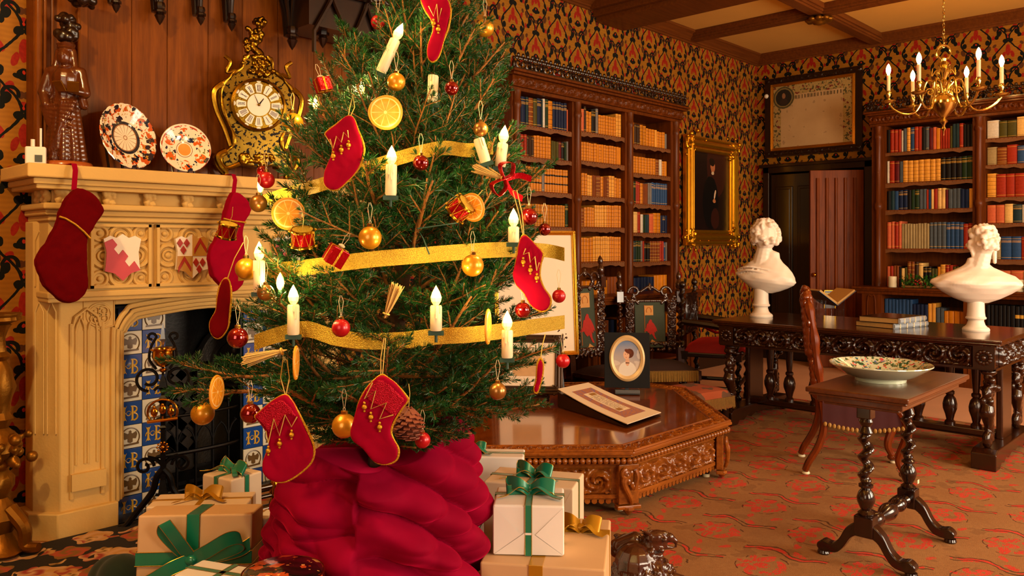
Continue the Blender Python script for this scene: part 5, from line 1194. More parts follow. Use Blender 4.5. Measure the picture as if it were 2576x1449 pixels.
# books lying on the desk
q = onZ(2240, 800, DT); q2 = onZ(2330, 815, DT)
def lying(name, lab, cx_, cy_, z, w_, d_, h, rz, cover, spine):
    t = thing(name, lab, 'book', (cx_, cy_, z), rz, 'books lying on the desk')
    MB().box(-w_ / 2, w_ / 2, -d_ / 2, d_ / 2, 0, .003).box(-w_ / 2, w_ / 2, -d_ / 2, d_ / 2, h - .003, h).build('cover', cover, t, smooth=0, bevel=.001)
    MB().box(-w_ / 2 + .004, w_ / 2 - .006, -d_ / 2 + .006, d_ / 2 - .006, .003, h - .003).build('pages', M_page, t, smooth=0)
    m = MB().prism([(w_ / 2 - .008, 0), (w_ / 2, 0), (w_ / 2 + .008, h * .3), (w_ / 2 + .008, h * .7), (w_ / 2, h), (w_ / 2 - .008, h)], -d_ / 2, d_ / 2, rotx(PI / 2)); m.build('spine', spine, t, smooth=0)
    m = MB()
    for k in (-.35, -.15, .05, .25, .4): m.box(w_ / 2 - .002, w_ / 2 + .011, d_ * k - .004, d_ * k + .004, .002, h - .002)
    m.build('raised_bands', M_paper, t, smooth=0); return t
M_sp = plain('pale_blue_spine', '#a8b0b8', .35, .2, .3, 40)
c = (onZ(2245, 822, DT) + onZ(2360, 806, DT)) / 2
lying('book', 'old book with pale spine lying flat, lower of two on the desk', 6.05, 2.05, DT, .30, .40, .036, -PI / 2 - .25, M_desk, M_sp)
lying('book', 'old dark book lying flat, upper of two on the desk', 6.04, 2.04, DT + .0365, .29, .40, .038, -PI / 2 - .12, M_desk, M_sp)
# acrylic cradle with an open book
q = onZ(2085, 802, DT)
t = thing('acrylic_bookstand', 'clear acrylic cradle standing on the desk holding an open book', 'bookstand', (q.x, q.y, DT), VIEW + .15)
for s2 in (-1, 1):
    MB().box(-.001, .001, -.09, .09, 0, .15, tr(s2 * .075, 0, 0) @ roty(0)).build('leg_sheet', M_acrylic, t, smooth=0)
    MB(tr(0, 0, .11) @ roty(-s2 * .62)).box(*sorted((0, s2 * .20)), -.11, .11, -.0015, .0015).build('support_sheet', M_acrylic, t, smooth=0)
t = thing('open_book', 'open book with gilt page edges held in the clear acrylic cradle', 'book', (q.x, q.y, DT + .115), VIEW + .15)
for s2 in (-1, 1):
    MB(roty(-s2 * .62)).box(*sorted((s2 * .004, s2 * .185)), -.125, .125, .003, .018).build('pages', M_page, t, smooth=0); MB(roty(-s2 * .62)).box(*sorted((s2 * .0, s2 * .19)), -.13, .13, -.001, .0025).build('cover', plain('purple_cover', '#2c2234', .4), t, smooth=0)
q = onZ(2085, 775, DT)
t = thing('gilt_calendar', 'small gilt framed desk calendar standing behind the open book', 'calendar', (q.x, q.y, DT), VIEW)
MB().box(-.05, .05, -.02, .02, 0, .16).build('box', M_dark, t, smooth=0); m = MB()
for k in range(6):
    for j in range(5): m.box(-.04 + k * .014, -.032 + k * .014, -.024, -.02, .06 + j * .018, .068 + j * .018)
m.build('number_tiles', M_gilt, t, smooth=0, kind='stuff')
m = MB().box(-.052, -.046, -.026, .022, 0, .165).box(.046, .052, -.026, .022, 0, .165).box(-.052, .052, -.026, .022, .16, .166).build('gilt_edge', M_gilt, t, smooth=0)
# ------------------------------------------------------------------ marble busts, seen from behind
def bust(lab, px, py, Hpx, rz, female):
    q = onZ(px, py, DT); D = q.x * FX + q.y * FY; s_ = Hpx * D / F / .80
    t = thing('marble_bust', lab, 'bust', q, rz, 'white marble busts on the desk'); t.scale = (s_,) * 3
    MB().lathe([(.09, 0), (.092, .012), (.085, .025), (.075, .03), (.062, .045), (.052, .075), (.055, .085), (.068, .09), (.07, .10), (.062, .108), (.058, .14), (.056, .20), (.06, .30), (0, .30)], 36).build('socle', M_marble, t)
    bl = []; rnd = random.Random(px)
    # head faces +y (away), z from .52 to .80
    hz = .665; hx = .03 if not female else .05
    hs = 1.30 if not female else 1.18
    bl += [((hx, .005, hz), .086 * hs, (.86, 1.05, 1.12)), ((hx, .06, hz - .06), .055 * hs, (.85, 1, 1)), ((hx, .135, hz - .02), .018, (.8, 1.2, 1.6)), ((hx, .08, hz + .035), .06, (1.1, .8, .8)), ((hx, .115, hz - .075), .02, (1.4, .7, .6)), ((hx, .08, hz - .115), .028)]
    for s2 in (-1, 1): bl.append(((hx + s2 * .1, .0, hz - .03), .024, (.5, .8, 1.3)))
    bl += limb((hx, -.0, hz - .08), (0, 0, .42), .060, .078)
    # shoulders, hollow-backed drapery
    W = .27 if female else .19
    for k in range(0):
        u = -1 + k / 8; bl.append(((u * W, .015 - .04 * (1 - u * u), .475 - .10 * u * u), .058 - .014 * abs(u), (1, .8, .9)))
        bl.append(((u * W * .97, .03, .43 - .11 * u * u), .055 - .01 * abs(u), (1, .9, 1))); bl.append(((u * W * .88, .06, .375 - .07 * abs(u)), .05, (1, .7, 1.1)))
        bl.append(((u * W * .70, .08, .31 - .02 * abs(u)), .045, (1, .6, 1.1))); bl.append(((u * W * .45, .085, .255), .042, (1, .6, 1)))
    n_ = 70 if female else 95
    for k in range(n_):
        a = rnd.uniform(-PI, PI); e = rnd.uniform(-.55, 1.45) if not female else rnd.uniform(-.3, 1.45)
        if -.75 < math.sin(a) * 0 + math.cos(a - PI / 2) - .35 and e < .55 and math.sin(a) > .35: continue
        p = V(hx + .088 * hs * math.cos(a) * math.cos(e) * .93, .005 + .098 * hs * math.sin(a) * math.cos(e), hz + .098 * hs * math.sin(e)); r = rnd.uniform(.016, .026)
        bl.append((p, r, (rnd.uniform(.7, 1.3), rnd.uniform(.7, 1.2), rnd.uniform(.8, 1.4))))
    if female:
        for k in range(12): bl.append(((hx + rnd.uniform(-.06, .06), -.118 + rnd.uniform(-.012, .01), hz - .01 + rnd.uniform(-.045, .035)), rnd.uniform(.017, .026)))
        for k in range(9): bl.append(((hx + .10 - k * .001, .06 - k * .004, hz - .01 - k * .018), .022 - k * .001))
        for k in range(8): bl.append(((hx - .09 + k * .006, -.01, hz - .05 - k * .02), .014))
    pr = [(0, .20), (.06, .205), (.12, .23), (.175, .262), (.218, .292), (.232, .318), (.222, .352), (.19, .395), (.15, .435), (.11, .468), (.085, .495), (.072, .54), (0, .56)] if not female else [(0, .20), (.08, .21), (.16, .24), (.235, .282), (.29, .322), (.315, .35), (.308, .375), (.25, .412), (.17, .446), (.11, .474), (.08, .50), (.068, .54), (0, .56)]
    def ex(m):
        m.lathe(pr, 72, (roty(.13) if not female else roty(.02)) @ Matrix.Diagonal((1, .52, 1, 1)), lambda a, z: 1 + (.03 * math.sin(5 * a + z * 50) + .016 * math.sin(11 * a - z * 70)) * (1 if z > .3 else .2))
        for k in range(2):
            m.tube(curvepts([(-.20 + k * .012, -.02, .355 + k * .03), (-.10, -.100 - k * .002, .385 + k * .028), (.02, -.108 + k * .006, .37 + k * .03), (.13, -.08, .335 + k * .034), (.2, -.02, .30 + k * .035)], 6), .010, 6)
    o = clay('bust_figure', bl, M_marble, t, .0058, 2, ex)
    if 0:
        m = MB()
        for k in range(5): m.tube(curvepts([(-.17 + k * .004, .0 - k * .004, .37 + k * .012), (-.06, -.045 - k * .003, .43 + k * .012), (.06, -.04 - k * .002, .43 + k * .008), (.165, .01, .36 + k * .006)], 6), .007, 6)
        m.build('drapery_folds', M_marble, t)
    return t
bust('white marble bust of a curly haired man seen from behind, left end of the desk', 1915, 797, 245, VIEW - .45, False)
bust('white marble bust of a woman with coiled hair seen from behind, right on the desk', 2455, 832, 270, VIEW - .15, True)
# ------------------------------------------------------------------ twist-legged side table and porcelain dish
t = thing('side_table', 'dark side table on two barley-twist posts with arched feet', 'table', (3.84, 1.315, .012))
SZ = .768
MB().box(-.43, .43, -.225, .20, SZ - .022, SZ).box(-.42, .42, -.215, .19, SZ - .034, SZ - .022).box(-.39, .39, -.19, .165, SZ - .062, SZ - .034).box(-.37, .37, -.17, .145, SZ - .075, SZ - .062).build('table_top', M_stab, t, smooth=0, bevel=.005, seg=3)
for x in (-.27, .27):
    MB().box(x - .036, x + .036, -.04, .04, .125, .215).build('post_block', M_post, t, smooth=0, bevel=.005); MB().box(x - .03, x + .03, -.03, .03, .635, SZ - .075).build('post_block', M_post, t, smooth=0, bevel=.005)
    m = MB(); T_ = tr(x, 0, 0)
    m.lathe([(.03, .215), (.034, .225), (.02, .238), (.026, .25), (.036, .275), (.038, .29), (.03, .315), (.018, .33), (.03, .338), (.03, .348), (.02, .355), (.024, .365)], 20, T_)
    twist(m, (x, 0, .362), .205, .032, 2.6, .36, 12)
    m.lathe([(.022, .565), (.03, .575), (.024, .588), (.018, .60), (.026, .61), (.03, .622), (.024, .637)], 20, T_); m.build('twist_post', M_post, t)
    for s2 in (-1, 1):
        up = curvepts([(0, .175), (.045, .165), (.085, .125), (.115, .075), (.15, .05), (.185, .06), (.20, .048)], 5); lo = curvepts([(.20, .022), (.165, .012), (.12, .022), (.085, .06), (.06, .10), (.03, .125), (0, .13)], 5) if False else None
        a = [V(p[0], p[1], 0) for p in ((0, .185), (.04, .18), (.08, .145), (.11, .09), (.145, .062), (.18, .068), (.205, .05), (.205, .03), (.185, .018), (.15, .02), (.115, .03), (.085, .065), (.06, .105), (.03, .125), (0, .13))]
        poly = [(p.x, p.y) for p in curvepts(a, 3)]
        Tp = Matrix(((0, 0, 1, x), (s2, 0, 0, 0), (0, 1, 0, 0), (0, 0, 0, 1))); o = recalc(MB().prism(poly, -.026, .026, Tp).build('foot', M_post, t, smooth=50, bevel=.005))
        MB().lathe([(.024, 0), (.028, .007), (.024, .018), (0, .018)], 14, tr(x, s2 * .185, 0)).build('bun', M_post, t)
Tx = Matrix(((0, 0, 1, -.235), (1, 0, 0, 0), (0, 1, 0, .165), (0, 0, 0, 1)))
MB(Tx).lathe([(.022, 0), (.026, .012), (.018, .03), (.03, .06), (.034, .10), (.028, .125), (.018, .14), (.024, .16), (.036, .2), (.04, .235), (.036, .27), (.024, .31), (.018, .33), (.028, .345), (.034, .37), (.03, .41), (.018, .44), (.026, .458), (.022, .47)], 22).build('stretcher', M_post, t)
MB().box(-.27, -.2665 + .02, -.0425, -.0415, .232, .25, tr(.54, 0, .01)).build('paper_tag', M_paper, t, smooth=0)
q = onZ(2243, 940, SZ + .013)
t = thing('porcelain_dish', 'wide celadon porcelain dish painted with flowers on the side table', 'dish', (3.80, 1.335, SZ + .0125))
def rose():
    b = B('famille_rose_glaze'); x, y, z = b.xyz('Object', .012, 30); r = (x * x + y * y).sqrt(); g = b.xyz('Object'); inner = z.gt(r * .0 + .012)
    n = lambda s_, k: b.noise(s_, 2, (1, 1, 0.2 + k))
    c = b.mix(b.noise(4, 2), '#bcc8ac', '#cfd6ba'); geo = b.nt.nodes.new('ShaderNodeNewGeometry'); sx = b.nt.nodes.new('ShaderNodeSeparateXYZ'); b.nt.links.new(geo.outputs['Normal'], sx.inputs[0]); up = S(b.nt, sx.outputs[2]).gt(.25)
    fld = up * r.gt(.03)
    c2 = b.mix(n(52, 0).gt(.555), c, '#2c5a3c'); c2 = b.mix(n(44, 1).gt(.64), c2, '#c83c4c'); c2 = b.mix(n(46, 2).gt(.65), c2, '#4a74b0'); c2 = b.mix(n(40, 3).gt(.64), c2, '#c8862c'); c2 = b.mix(r.gt(.222), c2, '#9cb898')
    return b.done(b.mix(fld, c, c2), .1, 0, **{'Coat Weight': .7})
M_rose = rose()
MB(Matrix.Diagonal((.93, .93, 1.1, 1))).lathe([(0, .004), (.105, .004), (.108, 0), (.115, 0), (.118, .012), (.16, .026), (.225, .062), (.235, .068), (.234, .072), (.222, .068), (.155, .034), (.10, .020), (0, .016)], 64).build('bowl', M_rose, t)
# ------------------------------------------------------------------ desk chair with red seat
t = thing('desk_chair', 'carved walnut chair with red seat and gold fringe, seen side-on at the desk', 'chair', (5.05, 1.93, .0125), -2.66)
MB().box(-.22, .22, -.20, .24, .42, .46).build('seat_frame', M_chairw, t, smooth=0, bevel=.008)
m = MB().surf(13, 13, lambda u, v: (-.22 + .44 * u, -.2 + .44 * v, .46 + .045 * (1 - (2 * u - 1) ** 4) * (1 - (2 * v - 1) ** 4))); m.build('seat', M_cushion, t)
m = MB(); m.tube([(-.225, -.2, .34), (-.225, .245, .34), (.225, .245, .34), (.225, -.2, .34)], .002, 4)
drape = MB()
for (a, b_) in (((-.228, -.2), (-.228, .248)), ((-.228, .248), (.228, .248)), ((.228, .248), (.228, -.2))):
    drape.surf(16, 6, lambda u, v, a=a, b_=b_: (a[0] + (b_[0] - a[0]) * u + .003 * math.sin(u * 60), a[1] + (b_[1] - a[1]) * u + .003 * math.cos(u * 60), .46 - v * (.14 + .03 * math.sin(u * PI))))
drape.build('seat_drape', plain('dark_seat_velvet', '#3c0408', .85, 0, .3, 12), t)
m = MB()
for (a, b_) in (((-.23, -.2), (-.23, .25)), ((-.23, .25), (.23, .25)), ((.23, .25), (.23, -.2))):
    for k in range(18):
        u = (k + .5) / 18; m.sph((a[0] + (b_[0] - a[0]) * u, a[1] + (b_[1] - a[1]) * u, .46 - (.14 + .03 * math.sin(u * PI)) - .004), .011, (1, 1, 1.3), 7, 5)
m.build('fringe', M_fringe, t, kind='stuff')
for s2 in (-1, 1):
    a = [V(*p) for p in ((s2 * .20, .21, .42), (s2 * .215, .25, .36), (s2 * .21, .26, .26), (s2 * .2, .22, .13), (s2 * .205, .235, .07), (s2 * .205, .26, .035))]
    m = MB().tube(curvepts(a, 6), lambda q_: .032 - .014 * q_ + .01 * (q_ > .9), 10); m.sph((s2 * .205, .25, .038), .028, (1, 1.2, .8)); m.sph((s2 * .21, .27, .34), .026, (1, .8, 1.4)); m.build('leg', M_chairw, t)
    a = [V(*p) for p in ((s2 * .19, -.2, .44), (s2 * .195, -.19, .30), (s2 * .2, -.22, .18), (s2 * .205, -.28, .07), (s2 * .205, -.3, .02))]
    m = MB(); pts = curvepts(a, 6); m.tube(pts, lambda q_: .034 - .008 * q_, 8, flat=.75); m.build('leg', M_chairw, t)
    for yy in (.255, -.295): MB().lathe([(.02, 0), (.024, .006), (.02, .016), (0, .016)], 14, tr(s2 * .205, yy, 0)).build('castor_cup', M_wax, t)
    a = [V(*p) for p in ((s2 * .19, -.2, .44), (s2 * .2, -.215, .56), (s2 * .21, -.235, .70), (s2 * .2, -.25, .85), (s2 * .17, -.275, 1.0), (s2 * .10, -.285, 1.07))]
    pts = curvepts(a, 8); m = MB().tube(pts, lambda q_: .024 + .006 * math.sin(q_ * 26), 8)
    for k in range(5): p = pts[6 + k * 7]; m.sph(p + V(0, -.02, 0), .018, (1, .8, 1.5), 8, 6)
    m.build('back_post', M_chairw, t)
bl = [((-.12 + k * .02, -.285 + .01 * math.sin(k), 1.06 + .03 * math.sin(k * PI / 12)), .024) for k in range(13)] + [((0, -.285, 1.10), .03), ((.03, -.29, 1.115), .018), ((-.03, -.29, 1.115), .018)]
clay('crest', bl, M_chairw, t, .006, 1)
clay('back_splat', limb((0, -.21, .46), (0, -.245, .72), .045, .03, 8) + limb((0, -.245, .72), (0, -.28, 1.05), .05, .04, 9) + limb((-.19, -.235, .70), (.19, -.235, .70), .016, .016, 14), M_chairw, t, .007, 1)
# ------------------------------------------------------------------ high-backed carved chairs
M_silver = wood('carved_chair_oak', '#24100a', '#4a2616', .16, 2, 9, .9)
M_tap = plain('grey_green_tapestry', '#3e4636', .9, 0, .15, 60, .3, 200)
M_griff = plain('red_embroidery', '#b2281c', .85, 0, .25, 60); M_flagc = plain('ochre_embroidery', '#cf9450', .85, 0, .2, 60); M_pole = plain('orange_embroidery', '#b86a2c', .85)
def flatpoly(m, poly, y, T, dy=.002): return m.prism(poly, y - dy, y, T @ Matrix(((1, 0, 0, 0), (0, 0, 1, 0), (0, 1, 0, 0), (0, 0, 0, 1))))
M_seatdark = plain('worn_brown_seat', '#2e150a', .9, 0, .3, 20)
def carved_chair(lab, loc, rz, Wc, Ht, tapestry, wdm, grp='high-backed carved chairs'):
    t = thing('carved_chair', lab, 'chair', loc, rz, grp); hw = Wc / 2; lean = tr(0, 0, .45) @ rotx(-.07) @ tr(0, 0, -.45)
    for s2 in (-1, 1):
        m = MB(lean); twist(m, (s2 * hw, 0, .50), Ht - .76, .026, 7, .32, 10, 90); m.lathe([(.028, 0), (.03, .02), (.022, .03), (.03, .05), (.03, .08), (.02, .095), (.016, .11), (.024, .13), (.02, .155), (.008, .175), (0, .185)], 12, tr(s2 * hw, 0, Ht - .185)); m.box(s2 * hw - .028, s2 * hw + .028, -.028, .028, Ht - .27, Ht - .18).box(s2 * hw - .028, s2 * hw + .028, -.028, .028, .31, .5)
        m.build('back_post', wdm, t)
        carved('carved_stile', lean @ V(s2 * hw * .70 - .04, -.012, .50), V(0, 0, Ht - .76), V(.08, 0, 0), V(0, -1, 0), .085, .025, wdm, t, .006)
        for y in (0, -.42):
            m = MB(); twist(m, (s2 * hw, y, .10), .19, .024, 2.4, .32, 10, 40); m.lathe([(.026, 0), (.03, .03), (.022, .06), (.028, .085), (.024, .105)], 12, tr(s2 * hw, y, 0)); m.box(s2 * hw - .027, s2 * hw + .027, y - .027, y + .027, .285, .36); m.build('leg', wdm, t)
        m = MB(); m.tube([(s2 * hw, -.02, .13), (s2 * hw, -.40, .13)], .016, 8).build('stretcher', wdm, t)
    m = MB(); twist(m, (0, 0, 0), Wc, .02, 5, .3, 10, 60); m.v = [(-hw + c, -.42 + a, .18 + b_) for a, b_, c in m.v]; m.build('front_stretcher', wdm, t)
    rnd = random.Random(lab); bl = []
    zc = Ht - .20
    for s2 in (-1, 1):
        for a in np.linspace(0, 5.2, 16): r = .055 - .007 * a; bl.append(((s2 * (hw * .52 + r * math.cos(a)), -.005, zc + .015 + r * math.sin(a)), .014))
        bl += [((s2 * (hw * .9 - k * .012), -.005, zc - .05 + .03 * math.sin(k)), .014) for k in range(12)]
        bl += [((s2 * (.02 + k * .012), -.008, zc + .06 - k * .008), .012) for k in range(6)]
    bl += [((0, -.01, zc + .04 + k * .012), .018 - k * .002) for k in range(5)] + limb((-hw, 0, zc - .06), (hw, 0, zc - .06), .014, .014, 30)
    bl = [((lean @ V(*b_[0]) if not isinstance(b_[0], Vector) else lean @ b_[0]), b_[1]) for b_ in bl]
    clay('crest', bl, wdm, t, .005, 1)
    bl = limb((-hw, 0, .54), (hw, 0, .54), .013, .013, 30) + [((rnd.uniform(-hw * .8, hw * .8), -.006, .50 + rnd.uniform(-.03, .035)), rnd.uniform(.010, .018)) for _ in range(40)]
    clay('lower_rail', [((lean @ Vector(b_[0])), b_[1]) for b_ in bl], wdm, t, .005, 1)
    MB(lean).box(-hw * .50, hw * .50, -.004, .012, .50, Ht - .25).build('back_panel', M_tap, t, smooth=0)
    if tapestry:
        z0 = .545; s_ = (Ht - .28 - z0) / .42; Ts = lean @ tr(0, 0, z0) @ Matrix.Scale(s_, 4) if False else lean @ tr(0, 0, z0)
        k = s_
        sc2 = lambda P_: [(x * k * .8, z * k) for x, z in P_]
        m = MB(); flatpoly(m, sc2([(-.075, .02), (-.068, .02), (-.075, .40), (-.082, .40)]), -.006, Ts); m.build('pole', M_pole, t, smooth=0)
        m = MB(); flatpoly(m, sc2([(-.075, .29), (.045, .29), (.045, .395), (-.075, .395)]), -.006, Ts); m.build('flag', M_flagc, t, smooth=0)
        m = MB(); m.tube([tuple(Ts @ V((-.015 + .034 * math.cos(a)) * k * .8, -.009, (.34 + .034 * math.sin(a)) * k)) for a in np.linspace(-.6, PI + .6, 16)], .003, 5); m.build('flag_emblem', M_pole, t)
        gp = [(-.02, .225), (.0, .245), (.02, .24), (.028, .215), (.05, .2), (.085, .15), (.10, .11), (.08, .125), (.072, .10), (.055, .115), (.06, .07), (.085, .03), (.06, .035), (.045, .055), (.02, .09), (-.005, .08), (-.03, .1), (-.045, .12), (-.07, .115), (-.09, .12), (-.06, .15), (-.045, .2), (-.03, .2)]
        m = MB(); flatpoly(m, sc2(gp), -.006, Ts); recalc(m.build('griffin', M_griff, t, smooth=0))
        m = MB(); flatpoly(m, sc2([(.02, .03), (.07, .005), (.10, .0), (.11, -.012), (.085, -.02), (.02, -.02), (.0, .0)]), -.006, Ts); m.build('fish', M_flagc, t, smooth=0)
    MB().box(-hw - .01, hw + .01, -.44, .02, .33, .37).build('seat_rail', wdm, t, smooth=0, bevel=.006)
    MB().surf(13, 13, lambda u, v: (-hw + Wc * u, -.44 + .44 * v, .37 + .05 * (1 - (2 * u - 1) ** 4) * (1 - (2 * v - 1) ** 4))).build('seat', M_seatdark, t)
    m = MB()
    for k in range(60):
        x = -hw + Wc * (k + .5) / 60; m.tube([(x, -.452, .365), (x + rnd.uniform(-.003, .003), -.456, .28)], .0035, 4)
    m.build('fringe', M_fringe, t, kind='stuff'); return t
q = P(1614, 900, 7.0); carved_chair('high-backed carved chair with red griffin tapestry back panel behind the portrait', (q.x + .03 - .04, q.y - .10, .0125), VIEW + .12, .53, 1.16, True, M_silver)
carved_chair('taller narrow carved chair left of the griffin tapestry chair', (5.14, 4.10, .0125), -.10, .40, 1.30, True, M_silver)
# armchair with red cushion
q = P(1795, 900, 7.1)
t = thing('armchair', 'dark twist-legged armchair with red velvet cushion by the corner of the desk', 'chair', (q.x, q.y, .0125), .35)
for s2 in (-1, 1):
    for y in (-.25, .2):
        m = MB(); twist(m, (s2 * .26, y, .1), .32, .028, 3.5, .33, 10, 50); m.lathe([(.03, 0), (.034, .03), (.024, .06), (.03, .09), (.026, .105)], 12, tr(s2 * .26, y, 0)); m.box(s2 * .26 - .03, s2 * .26 + .03, y - .03, y + .03, .40, .47); m.build('leg', M_dark, t)
    m = MB(); twist(m, (s2 * .26, -.24, .46), .18, .024, 2, .3, 10, 30); m.tube(curvepts([(s2 * .26, .22, .72), (s2 * .27, .0, .70), (s2 * .27, -.2, .67), (s2 * .27, -.29, .66)], 6), .03, 8); m.sph((s2 * .27, -.29, .645), .045, (.9, 1, 1.1)); m.build('arm', M_dark, t)
    m = MB(); twist(m, (s2 * .26, .22, .46), .55, .026, 6, .32, 10, 70); m.sph((s2 * .26, .22, 1.04), .03); m.build('back_post', M_dark, t)
    MB().tube([(s2 * .26, -.25, .16), (s2 * .26, .2, .16)], .018, 8).build('stretcher', M_dark, t)
MB().tube([(-.26, -.25, .2), (.26, -.25, .2)], .02, 8).build('front_stretcher', M_dark, t)
carved('carved_back', (-.22, .2, .60), (.44, 0, 0), (0, 0, .36), (0, -1, 0), .15, .03, M_dark, t, .012)
MB().box(-.28, .28, -.27, .24, .42, .46).build('seat_rail', M_dark, t, smooth=0, bevel=.008)
MB().surf(15, 15, lambda u, v: (-.27 + .54 * u, -.28 + .5 * v, .46 + .10 * max(0, (1 - (2 * u - 1) ** 4) * (1 - (2 * v - 1) ** 4)) ** .6)).build('cushion', M_cushion, t)
m = MB().tube(curvepts([(-.27, .1, .72), (-.1, -.05, .62), (.1, -.1, .68), (.28, -.15, .60)], 6), .011, 6).build('barrier_cord', M_redfelt, t)
# footstool
t = thing('footstool', 'small needlework footstool with gold fringe behind the octagonal table', 'stool', (5.34, 3.24, .0125), -.2)
for x in (-.16, .16):
    for y in (-.16, .16): MB().lathe([(.02, 0), (.03, .02), (.022, .05), (.03, .09), (.03, .16)], 12, tr(x, y, 0)).build('leg', M_post, t)
MB().surf(15, 15, lambda u, v: (-.21 + .42 * u, -.21 + .42 * v, .25 + .06 * max(0, (1 - (2 * u - 1) ** 6) * (1 - (2 * v - 1) ** 6)) ** .5)).box(-.2, .2, -.2, .2, .16, .25).build('cushion', (lambda b: b.done(b.mix(b.noise(7, 2).gt(.5), '#6a4a34', '#a8502c'), .95))(B('stool_needlework')), t)
m = MB(); rnd = random.Random(3)
for side in range(4):
    for k in range(34):
        a = -.21 + .42 * (k + .5) / 34; x, y = ((a, -.215), (.215, a), (a, .215), (-.215, a))[side]; m.tube([(x, y, .25), (x * 1.02, y * 1.02, .165 + rnd.uniform(-.01, .01))], .0045, 4)
m.build('fringe', M_fringe, t, kind='stuff')
q = onZ(2491, 1078, .013); o = MB().lathe([(.022, 0), (.022, .01), (.012, .02), (.011, .72), (.016, .73), (.013, .75), (0, .755)], 14).build('barrier_pole', plain('pale_wood', '#b09a68', .5), None); o.location = (q.x, q.y, .0005 if q.x > 6.98 else .0125); tag(o, 'slim pale pole standing behind the right end of the desk', 'pole')
# ------------------------------------------------------------------ chandelier
cc_ = P(2374, 262, 6.9); t = thing('chandelier', 'brass six-armed chandelier with lit candle bulbs hanging from a chain', 'chandelier', (cc_.x, cc_.y, cc_.z - .2))
zc = .2; k = 6.9 / F
def Zp(py): return (250 - py) * k + zc
m = MB().lathe([(0, Zp(330)), (.006, Zp(318)), (.022, Zp(312)), (.01, Zp(306)), (.016, Zp(300)), (.034, Zp(294)), (.014, Zp(286)), (.035, Zp(280)), (.085, Zp(264)), (.108, Zp(250)), (.098, Zp(238)), (.06, Zp(226)), (.03, Zp(222)), (.045, Zp(216)), (.045, Zp(212)), (.026, Zp(204)), (.04, Zp(196)), (.02, Zp(188)), (.03, Zp(182)), (.052, Zp(172)), (.046, Zp(162)), (.028, Zp(158)), (.05, Zp(152)), (.046, Zp(147)), (.02, Zp(142)), (.024, Zp(136)), (.012, Zp(132))], 30); m.build('stem', M_chand, t)
ring = [(.06 * math.cos(a), 0, Zp(120) + .062 * math.sin(a)) for a in np.linspace(0, 2 * PI, 25)[:-1]]
MB(rotz(VIEW)).tube(ring, .009, 10, True).build('ring', M_chand, t)
ph = [math.radians(a) for a in (-23, 37, 97, 157, 217, 277)]
for i, a in enumerate(ph):
    Ta = rotz(VIEW + a); R_ = .43
    m = MB(Ta).tube(curvepts([(.03, 0, Zp(222)), (.07, 0, Zp(196)), (.125, 0, Zp(190)), (.155, 0, Zp(212)), (.17, 0, Zp(240)), (.22, 0, Zp(266)), (.30, 0, Zp(270)), (.38, 0, Zp(258)), (R_, 0, Zp(240))], 7), .0095, 8)
    m.tube(spiral((.105, 0, Zp(218)), .035, .012, 0, 1.2, 16, 'xz', 1), .006, 6); m.tube(curvepts([(.03, 0, Zp(170)), (.06, 0, Zp(165)), (.09, 0, Zp(178)), (.085, 0, Zp(160))], 5), .005, 6); m.build('arm', M_chand, t)
    Tb = Ta @ tr(R_, 0, 0)
    m = MB(Tb).lathe([(.01, Zp(242)), (.05, Zp(238)), (.062, Zp(234)), (.06, Zp(233)), (.012, Zp(236)), (.016, Zp(230)), (.010, Zp(226)), (.022, Zp(218)), (.022, Zp(212)), (.018, Zp(208)), (0, Zp(208))], 24); m.build('drip_pan', M_chand, t)
    cndl = MB(Tb).lathe([(.0155, Zp(212)), (.0155, Zp(168)), (.013, Zp(167)), (0, Zp(167))], 16).build('candle_tube', M_wax, t)
    MB(Tb).lathe([(.006, Zp(168)), (.015, Zp(161)), (.0205, Zp(155)), (.018, Zp(148)), (.010, Zp(142)), (.002, Zp(138)), (0, Zp(137))], 16).build('bulb', M_bulb, cndl)
m = MB(); z = Zp(103); n = 0
while z < ZC - (cc_.z - .2) - .02:
    Tl = tr(0, 0, z) @ rotz(n * PI / 2 + VIEW); m.tube([tuple(Tl @ V(.009 * math.cos(a), 0, .018 * math.sin(a))) for a in np.linspace(0, 2 * PI, 11)[:-1]], .0028, 6, True); z += .029; n += 1
m.build('chain', M_chand, t); MB().lathe([(.05, 0), (.045, -.02), (.015, -.035), (.006, -.05)], 20, tr(0, 0, ZC - (cc_.z - .2))).build('ceiling_rose', M_chand, t)
# ------------------------------------------------------------------ carved wooden bird on the carpet
q = onZ(1640, 1500, .05); s_ = 1
t = thing('carved_eagle', 'dark carved wooden eagle-headed creature crouching on the carpet beside the gold-ribboned present', 'carving', (onZ(1630, 1470, .012).x, onZ(1630, 1470, .012).y, .0125), VIEW); t['label'] = 'dark carved wooden eagle crouching on the carpet beside the large gold-ribboned present'
D = 3.25; kk = D / F
def ep(px, py, dy=0): return V((px - 1630) * kk, dy, 1.4 - (py - YH) * kk - .0125)
M_eagle = wood('carved_eagle_walnut', '#2a120a', '#5a2c18', .2, 0, 9, .8)
bl = [(ep(1605, 1455), .10, (1.15, 1, .75)), (ep(1640, 1450, .0), .085, (1, 1, .9)), (ep(1600, 1490), .11)]
bl += limb(ep(1560, 1392, .06), ep(1602, 1378, .06), .028, .034, 9) + limb(ep(1560, 1405, .08), ep(1600, 1400, .08), .04, .042, 7)   # raised wing behind
bl += limb(ep(1640, 1425, .03), ep(1645, 1375, .03), .052, .046, 9)
bl += [(ep(1652, 1360), .038, (1.2, .8, .9)), (ep(1648, 1378), .036, (1.1, .8, .9)), (ep(1666, 1348), .017, (1.7, .8, .7)), (ep(1664, 1372), .026, (1, .8, .9))]
